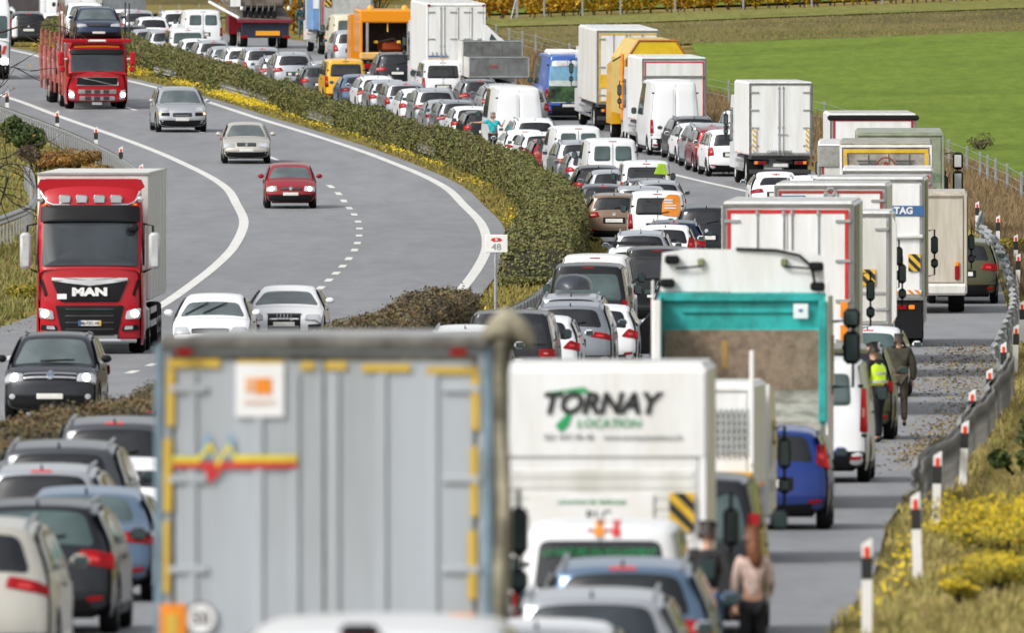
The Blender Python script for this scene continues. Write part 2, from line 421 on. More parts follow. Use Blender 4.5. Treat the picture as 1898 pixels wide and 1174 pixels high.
# tail lamps as polygons on the right-hand side (x, z) of the rear; headlamps likewise on the front
deft('hatch', L=4.15, W=1.76, H=1.47, o=O(4.15, 1.47, .8, 1.0, .97, 1.75, .42, 1.38, .1, .96, .05, .8), belt=.95, tum=.2, ax=(.82, .78), wr=.31,
     rw=(.98, 1.34, .62, .52), tl=[(.5, .78), (.86, .74), (.86, .96), (.66, .98)], hl=[(.42, .6), (.8, .64), (.82, .8), (.5, .76)], gr=(.42, .62, .72), low=.36, rails=0)
deft('wagon', L=4.55, W=1.8, H=1.49, o=O(4.55, 1.49, .8, 1.15, .96, 1.95, .4, 1.4, .16, .98, .06, .84), belt=.95, tum=.22, ax=(.88, .95), wr=.32,
     rw=(1.0, 1.36, .66, .53), tl=[(.44, .8), (.88, .76), (.88, .98), (.5, .95)], hl=[(.44, .6), (.84, .64), (.84, .82), (.52, .76)], gr=(.4, .58, .74), low=.38, rails=1)
deft('suv', L=4.5, W=1.88, H=1.68, o=O(4.5, 1.68, .95, 1.1, 1.08, 1.8, .4, 1.57, .14, 1.12, .05, .95, .7, .72), belt=1.08, tum=.22, ax=(.86, .9), wr=.36,
     rw=(1.14, 1.52, .68, .55), tl=[(.46, .9), (.9, .86), (.9, 1.1), (.54, 1.06)], hl=[(.46, .78), (.86, .8), (.86, .97), (.5, .9)], gr=(.42, .76, .9), low=.5, rails=1)
deft('sedan', L=4.5, W=1.8, H=1.43, o=O(4.5, 1.43, .78, 1.15, .94, 1.95, 1.05, 1.33, .5, 1.0, .07, .95), belt=.94, tum=.24, ax=(.88, 1.0), wr=.31,
     rw=(1.03, 1.31, .62, .5), tl=[(.48, .76), (.87, .74), (.87, .92), (.52, .9)], hl=[(.46, .6), (.84, .64), (.84, .78), (.52, .74)], gr=(.4, .56, .72), low=.36, rails=0)
deft('coupe', L=4.5, W=1.84, H=1.37, o=O(4.5, 1.37, .74, 1.25, .92, 2.1, .75, 1.24, .25, .96, .07, .88), belt=.92, tum=.26, ax=(.9, .9), wr=.33,
     rw=(.98, 1.2, .6, .46), tl=[(.44, .76), (.88, .74), (.88, .9), (.5, .88)], hl=[(.46, .58), (.84, .62), (.86, .74), (.5, .7)], gr=(.34, .36, .72), low=.34, rails=0)
deft('mpv', L=4.4, W=1.82, H=1.65, o=O(4.4, 1.65, .95, .85, 1.08, 1.75, .3, 1.56, .1, 1.08, .04, .9, .62, .7), belt=1.05, tum=.17, ax=(.85, .75), wr=.32,
     rw=(1.1, 1.5, .7, .6), tl=[(.66, .76), (.88, .74), (.86, 1.08), (.7, 1.08)], hl=[(.46, .7), (.84, .74), (.84, .92), (.54, .88)], gr=(.44, .7, .82), low=.4, rails=0)
deft('caddy', L=4.4, W=1.8, H=1.83, o=O(4.4, 1.83, .98, .8, 1.1, 1.65, .14, 1.76, .06, 1.1, .03, .9, .55, .7), belt=1.1, tum=.11, ax=(.85, .95), wr=.32,
     rw=(1.12, 1.62, .66, .6), tl=[(.73, .7), (.88, .7), (.86, 1.16), (.75, 1.16)], hl=[(.46, .74), (.84, .78), (.84, .98), (.54, .92)], gr=(.44, .74, .88), low=.42, rails=0, cend=.05, van=1)
deft('t5', L=4.9, W=1.9, H=1.97, o=O(4.9, 1.97, 1.05, .65, 1.2, 1.6, .18, 1.9, .06, 1.2, .03, .95, .55, .75), belt=1.18, tum=.15, ax=(.95, 1.0), wr=.34,
     rw=(1.14, 1.72, .78, .66), tl=[(.76, .84), (.92, .84), (.9, 1.16), (.78, 1.16)], hl=[(.5, .82), (.88, .86), (.88, 1.06), (.6, 1.0)], gr=(.5, .86, 1.0), low=.42, rails=0, cend=.06, van=1)
deft('trafic', L=4.95, W=1.93, H=1.98, o=O(4.95, 1.98, 1.05, .7, 1.25, 1.7, .14, 1.9, .06, 1.2, .03, .95, .5, .78), belt=1.2, tum=.12, ax=(.9, 1.0), wr=.34,
     rw2=(1.22, 1.72), tl=[(.78, .68), (.92, .68), (.9, 1.12), (.8, 1.12)], hl=[(.5, .84), (.88, .88), (.88, 1.12), (.6, 1.02)], gr=(.5, .8, .96), low=.5, rails=0, cend=.05, van=1, panel=1)
deft('sprinter', L=5.9, W=2.0, H=2.7, o=O(5.9, 2.7, 1.1, .6, 1.35, 1.5, .16, 2.6, .05, 1.4, .03, 1.0, .5, .8), belt=1.35, tum=.16, ax=(1.0, 1.1), wr=.35,
     tl=[(.83, .8), (.96, .8), (.95, 1.3), (.85, 1.3)], hl=[(.5, .8), (.9, .84), (.9, 1.1), (.62, 1.0)], gr=(.5, .76, .98), low=.62, rails=0, cend=.04, van=1, panel=1)
LAB = {}
def car(kind, col, x, y, label, cat='car', group=None, on=False, lights=False, turn=0, H=1.0, name=None, rails=None, box=0, brake=0, tail=None, winmat=None, rear_dark=False, scale=1.0, lift=0, plate='', mat=None):
    t = TYPES[kind]; van_ = t.get('van') and kind != 'sprinter'; L, Wd, Hh = t['L'], t['W'], t['H']
    root = thing(name or {'caddy': 'small_van', 't5': 'minibus', 'trafic': 'van', 'sprinter': 'tall_van', 'suv': 'suv_car', 'sedan': 'sedan_car', 'wagon': 'estate_car', 'hatch': 'hatchback_car', 'coupe': 'coupe_car', 'mpv': 'people_carrier'}[kind], label, cat, group)
    pose(root, x, y, on, L*scale, turn, lift)
    if H != 1 or scale != 1: root.scale = (scale, scale, H)
    S = t.get('S')
    if S is None:
        S = t['S'] = Shell(L, Wd, Hh, t['o'], t['belt'], t['tum'], L/2-t['ax'][0], -L/2+t['ax'][1], t['wr'], t.get('cend', .13))
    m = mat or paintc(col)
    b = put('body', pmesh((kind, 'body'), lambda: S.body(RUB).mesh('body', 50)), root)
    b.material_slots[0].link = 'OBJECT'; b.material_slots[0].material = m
    def part(nm, fn, key=None, **kw):
        return put(nm, pmesh((kind, key or nm), lambda: fn(MB())), root, **kw)
    def recolor(o, mt): o.material_slots[0].link = 'OBJECT'; o.material_slots[0].material = mt; return o
    # glass
    B, Hg = t['belt'], Hh
    cz = t['o'][7][1]
    part('windscreen', lambda mb: patch(mb, q4(-Wd/2+.16, Wd/2-.16, cz+.03, Hh-.13, 0, Wd/2-t['tum']-.13, -Wd/2+t['tum']+.13), S.front, .006, GLW, r=.08).mesh('windscreen', 40))
    if 'rw' in t:
        z0, z1, w0, w1 = t['rw']
        o = part('rear_window', lambda mb: patch(mb, q4(-w0, w0, z0, z1, 0, w1, -w1), S.rear, .008, GL, r=.09).mesh('rear_window', 40))
        if winmat: recolor(o, winmat)
        part('wiper', lambda mb: mb.tube([S.rear(0, z0+.02, .03), S.rear(w0*.5, z0+.09, .035)], .012, BLK, 5).mesh('wiper'))
    if 'rw2' in t:
        z0, z1 = t['rw2']
        for sg in (-1, 1):
            o = part('rear_window', lambda mb: patch(mb, [(sg*.09, z0), (sg*.66, z0), (sg*.63, z1), (sg*.09, z1)][::sg], S.rear, .01, GLG, r=.09).mesh('rear_window', 40), ('rw', sg))
    if t.get('van') and kind != 't5':
        part('door_seam', lambda mb: mb.tube([S.rear(0, z, .002) for z in (.5, .9, 1.3, min(1.7, Hh-.3), Hh-.16)], .008, BLK, 4).mesh('door_seam'))
        for sg in (-1, 1):
            for zz in (.75, Hh-.45): part('hinge', lambda mb: mb.box(Vector(S.rear(sg*(Wd/2-.1-.06*(zz > B)), zz, .01)), (.1, .04, .05), BLK, .01).mesh('hinge'), ('hinge', sg, zz))
    if kind == 'sprinter':
        for sg in (-1, 1): part('door_panel', lambda mb: patch(mb, [(sg*.06, .72), (sg*.78, .72), (sg*.68, 2.42), (sg*.06, 2.42)][::sg], S.rear, .012, MATS.get('paint_white') or paintc('white'), r=.1).mesh('door_panel', 40), ('dp', sg))
    # side glass
    f, r_ = L/2, -L/2; y0 = f-t['o'][7][0]*0-(L/2-t['o'][7][0])-.12; yt = t['o'][9][0]-.12; yr_t = t['o'][13][0]-.05; yr_b = t['o'][15][0]+.3
    if kind in ('sedan', 'coupe'): yr_b += .25
    z0, z1 = B+.04, Hh-.14-.03*(Hh > 1.9)
    mid = (y0+yr_b)/2+.05
    for sg in (-1, 1):
        fn = S.side(sg)
        def sw(mb, a=sg):
            g = S.side(a)
            return patch(mb, [(y0, z0), (mid+.03, z0), (mid+.03, z1), (yt, z1)], g, .006, GLB, r=.05).mesh('side_window', 40)
        part('side_window', sw, ('sw', 0, sg))
        if not t.get('panel'):
            part('side_window', lambda mb, a=sg: patch(mb, [(mid-.04, z0), (yr_b, z0), (max(yr_t, yr_b-.1) if Hh < 1.6 else yr_t+.35, z1), (mid-.04, z1)], S.side(a), .006, GLB, r=.05).mesh('side_window', 40), ('sw', 1, sg))
        o = part('mirror', lambda mb, a=sg: mb.box((a*(Wd/2+.09), y0-.12, B+.1+.05*(Hh > 1.8)), (.2, .12, .14 if Hh < 1.8 else .24), RUB, .05).mesh('mirror', 40), ('mir', sg))
        recolor(o, BLK if t.get('van') or col in ('black', 'dark') else m)
        mbk = ('mg', sg)
        part('mirror_glass', lambda mb, a=sg: mb.box((a*(Wd/2+.1), y0-.185, B+.1+.05*(Hh > 1.8)), (.15, .012, .1 if Hh < 1.8 else .19), GLG, .004).mesh('mirror_glass'), mbk)
        ya, yb = L/2-t['ax'][0], -L/2+t['ax'][1]
        part('sill', lambda mb, a=sg: patch(mb, [(ya-t['wr']-.08, .2), (yb+t['wr']+.08, .2), (yb+t['wr']+.08, .32), (ya-t['wr']-.08, .32)], S.side(a), .012, BLK, r=.02, step=.5).mesh('sill', 40), ('sill', sg))
        if kind != 'sprinter': part('door_handle', lambda mb, a=sg: mb.box((a*(S.X(0, B-.12)+.015), mid+.2, B-.12), (.03, .2, .035), BLK, .01).mesh('door_handle'), ('dh', sg))
        if (t['rails'] if rails is None else rails):
            part('roof_rail', lambda mb, a=sg: mb.tube([S.roof(a*(Wd/2-t['tum']-.1), yy, hh) for yy, hh in ((yt-.25, .0), (yt-.4, .05), (0, .06), (yr_t+.35, .05), (yr_t+.2, .0))], .02, RIM, 6).mesh('roof_rail', 60), ('rail', sg))
        # lamps
        tlp = tail or t['tl']
        o = part('tail_light', lambda mb, a=sg: patch(mb, tlp if a > 0 else mirx(tlp), S.rear, .014, TAIL, r=.035, step=.08, skirt=.05).mesh('tail_light', 40), ('tl', sg, str(tlp)))
        cx = sum(p[0] for p in tlp)/4; czz = sum(p[1] for p in tlp)/4; dx = (max(p[0] for p in tlp)-min(p[0] for p in tlp)); dz = max(p[1] for p in tlp)-min(p[1] for p in tlp)
        lp = [(cx-dx*.22, czz-dz*.16), (cx+dx*.1, czz-dz*.16), (cx+dx*.1, czz+dz*.06), (cx-dx*.22, czz+dz*.06)]
        inner = put('lamp_segment', pmesh((kind, 'tls', sg, str(tlp)), lambda: patch(MB(), lp if sg > 0 else mirx(lp), S.rear, .019, TAILW if sum(map(ord, kind)) % 2 else SEGR, r=.02).mesh('lamp_segment', 40)), o)
        if brake:
            recolor(o, BRAKE)
        o = part('headlight', lambda mb, a=sg: patch(mb, t['hl'] if a > 0 else mirx(t['hl']), S.front, .012, HEAD, r=.04, step=.08, skirt=.05).mesh('headlight', 40), ('hl', sg))
        if lights:
            hx = sum(p[0] for p in t['hl'])/4; hh_ = sum(p[1] for p in t['hl'])/4
            put('lamp_bulb', pmesh((kind, 'bulb', sg, lights), lambda: patch(MB(), [(sg*(hx+.07*math.cos(k*math.pi/4)), hh_+.07*math.sin(k*math.pi/4)) for k in range(8)][::sg], S.front, .02, HEADON if lights == 1 else HEADW, r=0).mesh('lamp_bulb', 40)), o)
        part('reflector', lambda mb, a=sg: patch(mb, [(a*(Wd/2-.32), .36), (a*(Wd/2-.14), .36), (a*(Wd/2-.14), .41), (a*(Wd/2-.32), .41)][::a], S.rear, .022, TAIL, r=.01).mesh('reflector'), ('refl', sg))
    lo = t['low']; ww = Wd/2-.07
    part('rear_bumper', lambda mb: patch(mb, [(-ww, .23), (ww, .23), (ww, lo), (-ww, lo)], S.rear, .014, BLK, r=.05, step=.1).mesh('rear_bumper', 40))
    part('front_bumper', lambda mb: patch(mb, [(-ww+.1, .23), (ww-.1, .23), (ww-.02, lo), (-ww+.02, lo)], S.front, .012, BLK, r=.05, step=.1).mesh('front_bumper', 40))
    gw, g0, g1 = t['gr']
    gp = part('grille', lambda mb: patch(mb, [(-gw, g0), (gw, g0), (gw, g1), (-gw, g1)], S.front, .012, BLK, r=.03).mesh('grille', 40))
    for k in range(2): put('grille_bar', pmesh((kind, 'gbar', k), lambda: MB().tube([S.front(xx*gw*.92, g0+(g1-g0)*(.33+.34*k), .02) for xx in (-1, -.5, 0, .5, 1)], .008, CHR, 4).mesh('grille_bar')), gp)
    zp = .62 if 'rw' in t and B < 1 else .72
    if kind in ('hatch',): zp = .6
    if kind == 'sprinter': zp = .55
    pl = part('number_plate', lambda mb: patch(mb, [(-.26, zp), (.26, zp), (.26, zp+.11), (-.26, zp+.11)], S.rear, .018, PLATE, r=.01, step=.2).mesh('number_plate'))
    part('number_plate', lambda mb: patch(mb, [(-.25, .44), (.25, .44), (.25, .54), (-.25, .54)], S.front, .022, PLATE, r=.01, step=.2).mesh('number_plate'), 'fplate')
    part('plate_surround', lambda mb: patch(mb, [(-.34, zp-.03), (.34, zp-.03), (.34, zp+.15), (-.34, zp+.15)], S.rear, .01, BLK, r=.02, step=.2).mesh('plate_surround'))
    part('badge', lambda mb: patch(mb, [(.055*math.cos(k*math.pi/5), zp+.24+.055*math.sin(k*math.pi/5)) for k in range(10)], S.rear, .014, CHR, r=0).mesh('badge'))
    zb = Hh-.1-.02*(Hh > 1.8); nl = len(LAB)
    if (nl % 3 == 0 and kind != 'sprinter') or van_: part('high_brake_light', lambda mb: patch(mb, [(-.13, zb), (.13, zb), (.13, zb+.022), (-.13, zb+.022)], S.rear, .012, SEGR if not van_ else TAIL, r=.008).mesh('high_brake_light'))
    part('floor_pan', lambda mb: mb.box((0, 0, .3), (Wd-.5, L-.7, .24), DARK, .03).mesh('floor_pan'))
    if t['H'] < 1.9: part('aerial', lambda mb: mb.tube([S.roof(0, t['o'][13][0]+.12, 0), S.roof(0, t['o'][13][0]+.02, .09)], [.02, .006], BLK, 5).mesh('aerial'))
    for ax in (L/2-t['ax'][0], -L/2+t['ax'][1]):
        for sg in (-1, 1): add_wheel(root, sg*(Wd/2-.12), ax, t['wr'], .21)
    if box:
        bb = MB(); vs = []
        for i in range(9):
            yy = -1.0+2.0*i/8; e = math.sqrt(max(0, 1-(i/4-1)**4))
            for k in range(10):
                a = math.pi*k/9; vs.append((.42*math.cos(a)*(.3+.7*e), yy+.1, Hh+.05+.34*math.sin(a)**.6*(.25+.75*e)))
        bb.add(vs, [(i*10+k, i*10+k+1, (i+1)*10+k+1, (i+1)*10+k) for i in range(8) for k in range(9)]+[tuple(range(10)), tuple(range(80, 90))], plain('roofbox', (.05, .055, .07), .35, .2))
        bx = bb.build('roof_box', None, 50); bx.matrix_world = root.matrix_world.copy()
        tag(bx, 'dark rounded roof box strapped on top of the silver estate car', 'roof box')
    LAB[root.name] = (kind, x, y, L*scale)
    return root

# ------------------------------------------------------------------ lorries
def stripes(mb, x0, x1, z0, z1, y, n=4, a=YEL, b=BLKP, back=None):
    """warning plate with slanting bars on a plate facing -Y"""
    mb.box(((x0+x1)/2, y, (z0+z1)/2), (x1-x0, .012, z1-z0), a, .002)
    w, h = x1-x0, z1-z0; st = (w+h)/n
    for k in range(n):
        s0 = k*st; poly = []
        for s in (s0, s0+st*.5):
            pass
        # clip band s0<u+v<s0+st/2 to the plate
        def edge(s): return [(min(s, w), max(0, s-w)), (max(0, s-h), min(s, h))]
        p, q = edge(s0), edge(s0+st*.5)
        poly = [p[0], q[0]] + ([(w, 0)] if False else []) + [q[1], p[1]]
        if s0 < w < s0+st*.5: poly.insert(1, (w, 0))
        if s0 < h < s0+st*.5: poly.insert(len(poly)-1, (0, h))
        vs = [(x0+u, y-.012, z0+v) for u, v in poly]; mb.add(vs, [tuple(range(len(vs)))], b)
    return mb
def frame_rect(mb, x0, x1, z0, z1, y, w, d, mat, sides='lrtb'):
    if 't' in sides: mb.box(((x0+x1)/2, y, z1-w/2), (x1-x0, d, w), mat, .006)
    if 'b' in sides: mb.box(((x0+x1)/2, y, z0+w/2), (x1-x0, d, w), mat, .006)
    za, zb = z0+(w if 'b' in sides else 0), z1-(w if 't' in sides else 0)
    if 'l' in sides: mb.box((x0+w/2, y, (za+zb)/2), (w, d, zb-za), mat, .006)
    if 'r' in sides: mb.box((x1-w/2, y, (za+zb)/2), (w, d, zb-za), mat, .006)
    return mb
def truck(x, y, label, w=2.5, h=4.0, L=9, floor=1.1, col=TW, side=None, fr=TG, border=None, bw=.06, bsides='lrt', doors=2, rods=4, hinges=3, cab='white', cabgap=.4, group=None, name='box_lorry', cat='lorry', turn=0, doormat=None, roofmat=None, tl='bar', mud=True, cabh=None, lower=True, hingecol=ALU, extra=None, rwheel=.5, bevel=.05, lift=0, cabw=None, deflector=False):
    root = thing(name, label, cat, group); pose(root, x, y, False, L+2.3, turn, lift)
    T = L+2.3; r = -T/2; bf = r+L    # rear and front of the box
    side = side or col
    mb = MB(); mb.box((0, r+L/2, (floor+h)/2), (w, L, h-floor), side, bevel); mb.build('box_body', root)
    mb = MB(); mb.box((0, r+L/2, h+.012), (w-.1, L-.1, .03), roofmat or col, .01)
    for k in range(int(L/1.2)): mb.box((0, r+.6+k*1.2, h+.03), (w-.12, .03, .012), ALU)
    mb.build('roof', root)
    # rear frame
    mb = MB(); frame_rect(mb, -w/2+.01, w/2-.01, floor-.02, h-.015, r-.02, .065, .05, fr); mb.build('rear_frame', root)
    dm = doormat or col; x0, x1 = -w/2+.1, w/2-.1
    if doors:
        dw = (x1-x0)/doors
        for k in range(doors):
            c = x0+dw*(k+.5); mb = MB(); mb.box((c, r-.02, (floor+h)/2-.02), (dw-.02, .04, h-floor-.22), dm, .008)
            o = mb.build('rear_door', root)
            e = c-dw/2+.03 if k == 0 else c+dw/2-.03
            for j in range(hinges):
                zz = floor+.35+(h-floor-.7)*j/max(1, hinges-1); mb = MB(); mb.box((e+(.08 if k == 0 else -.08), r-.055, zz), (.3, .03, .06), hingecol, .008); mb.build('hinge', o)
            if rods:
                for j in range(rods//2):
                    rx = (c+dw/2-.08-j*.0) if k == 0 else (c-dw/2+.08)
                    if j == 1: rx = c
                    mb = MB(); mb.tube([(rx, r-.06, floor+.02), (rx, r-.06, h-.12)], .016, ALU, 6)
                    for zz in (floor+.06, (floor+h)/2-.3, h-.2): mb.box((rx, r-.05, zz), (.07, .03, .09), ALU, .005)
                    mb.box((rx+.06, r-.07, floor+.75), (.22, .02, .03), ALU, .005)
                    mb.build('lock_rod', o)
    else:
        mb = MB(); mb.box((0, r-.015, (floor+h)/2-.02), (x1-x0, .03, h-floor-.2), dm, .008); mb.build('rear_panel', root)
        for k in range(6): pass
    if border:
        mb = MB(); frame_rect(mb, x0+.01, x1-.01, floor+.08, h-.13, r-.048, bw, .01, border, bsides); mb.build('border_strip', root)
    # chassis, bumper, lights
    mb = MB()
    for sg in (-1, 1): mb.box((sg*.42, 0, .92), (.09, T-.8, .26), STEEL, .01)
    mb.box((0, r+L/2, floor-.09), (w-.2, L-.1, .1), STEEL); mb.build('chassis', root)
    if lower:
        mb = MB(); mb.box((0, r+.15, .52), (w-.1, .12, .16), STEEL, .02); mb.build('bumper_bar', root)
        mb = MB(); mb.box((0, r+.11, .75), (.52, .012, .12), PLATE, .004); mb.build('number_plate', root)
        for sg in (-1, 1):
            mb = MB(); mb.box((sg*(w/2-.42), r+.1, .84), (.46, .06, .15), STEEL, .02); o = mb.build('tail_light', root)
            for k, mt in enumerate((TAIL, TAIL, TAILO)):
                mb = MB(); mb.box((sg*(w/2-.56+.14*k), r+.06, .84), (.12, .03, .11), mt, .01); mb.build('lamp_segment', o)
    if mud:
        for sg in (-1, 1):
            mb = MB(); mb.box((sg*(w/2-.36), r+1.0, .55), (.55, .02, .62), RUB, .004); mb.build('mudflap', root)
            mb = MB(); a = [(-.62*math.cos(t*math.pi/8)+0, .62*math.sin(t*math.pi/8)) for t in range(9)]; b = [(-.66*math.cos(t*math.pi/8), .66*math.sin(t*math.pi/8)) for t in range(8, -1, -1)]
            for t in range(8):
                p0, p1, p2, p3 = a[t], a[t+1], b[8-t-1], b[8-t]
                mb.prism([(q[0]+r+1.9, q[1]+.5) for q in (p0, p1, p2, p3)], sg*(w/2-.62), sg*(w/2-.06), BLK, 'YZ')
            mb.build('mudguard', root)
    wr = rwheel
    axs = [r+1.9] + ([r+3.2] if L > 9.5 else []) + [T/2-1.3]
    for ay in axs:
        for sg in (-1, 1):
            add_wheel(root, sg*(w/2-.28), ay, wr, .42 if ay < T/2-2 else .3, True)
    # cab
    cw = cabw or min(w-.1, 2.42); ch = cabh or min(h-.45, 3.2); cm = paintc(cab)
    mb = MB(); yb, yf = bf+.15, T/2
    mb.prism([(yb, .55), (yf-.03, .55), (yf, 1.0), (yf-.02, 1.45), (yf-.35, ch-.35), (yf-.6, ch-.05), (yb, ch)], -cw/2, cw/2, cm, 'YZ'); mb.build('cab', root)
    for sg in (-1, 1):
        mb = MB(); mb.prism([(yb+.9, 1.5), (yf-.12, 1.45), (yf-.38, ch-.5), (yb+.9, ch-.5)], sg*(cw/2+.004), sg*(cw/2+.014), GLG, 'YZ'); mb.build('cab_window', root)
        ml = MB(); mx = sg*(max(cw, w)/2+.12); my = yf-.35
        ml.tube([(sg*cw/2, my, ch-.62), (mx, my, ch-.58), (mx, my, ch-1.65), (sg*cw/2, my, ch-1.7)], .022, BLK, 6)
        ar = ml.build('mirror_arm', root)
        for zz, hh in ((ch-.95, .42), (ch-1.38, .22)):
            mm = MB(); mm.box((mx, my+.02, zz), (.17, .13, hh), BLK, .05); mo = mm.build('mirror', ar) 
            mm = MB(); mm.box((mx, my-.052, zz), (.12, .012, hh-.1), GLG, .01)
            me = mm.build('mirror_glass', root)
    mb = MB(); mb.prism([(-cw/2+.1, 1.5), (cw/2-.1, 1.5), (cw/2-.16, ch-.5), (-cw/2+.16, ch-.5)], yf-.0, yf+.0, GLB, 'XZ')
    mb = MB(); z0, z1 = 1.55, ch-.45
    yy = lambda z: yf-.02-.33*(z-1.45)/(ch-.35-1.45)
    vs = [(-cw/2+.1, yy(z0)+.012, z0), (cw/2-.1, yy(z0)+.012, z0), (cw/2-.1, yy(z1)+.012, z1), (-cw/2+.1, yy(z1)+.012, z1)]
    mb.add(vs+[(v[0], v[1]-.03, v[2]) for v in vs], [(0,1,2,3),(7,6,5,4),(0,4,5,1),(1,5,6,2),(2,6,7,3),(3,7,4,0)], GLB); mb.build('windscreen', root)
    for sg in (-1, 1): mb = MB(); mb.box((sg*(cw/2-.3), yf, .8), (.36, .06, .2), HEAD, .03); mb.build('headlight', root)
    mb = MB(); mb.box((0, yf+.005, 1.1), (cw-.8, .05, .35), BLK, .02); mb.build('grille', root)
    mb = MB(); mb.box((0, yf-.02, .62), (cw-.05, .1, .2), BLK, .03); mb.build('front_bumper', root)
    # side guard and side markers
    for sg in (-1, 1):
        mb = MB()
        for zz in (.55, .85): mb.box((sg*(w/2-.06), (axs[0]+axs[-1])/2, zz), (.03, (axs[-1]-axs[0])-1.9, .11), ALU, .005)
        mb.build('side_guard', root)
        for k in range(3): mb = MB(); mb.box((sg*(w/2+.006), r+1+k*(L-2)/2, floor+.06), (.02, .12, .05), TAILO, .004); mb.build('side_marker', root)
    if extra: extra(root, r, w, h, floor, T)
    LAB[root.name] = ('truck', x, y, T)
    return root
def bits(root, nm, fn, smooth=None):
    mb = MB(); fn(mb); return mb.build(nm, root, smooth)

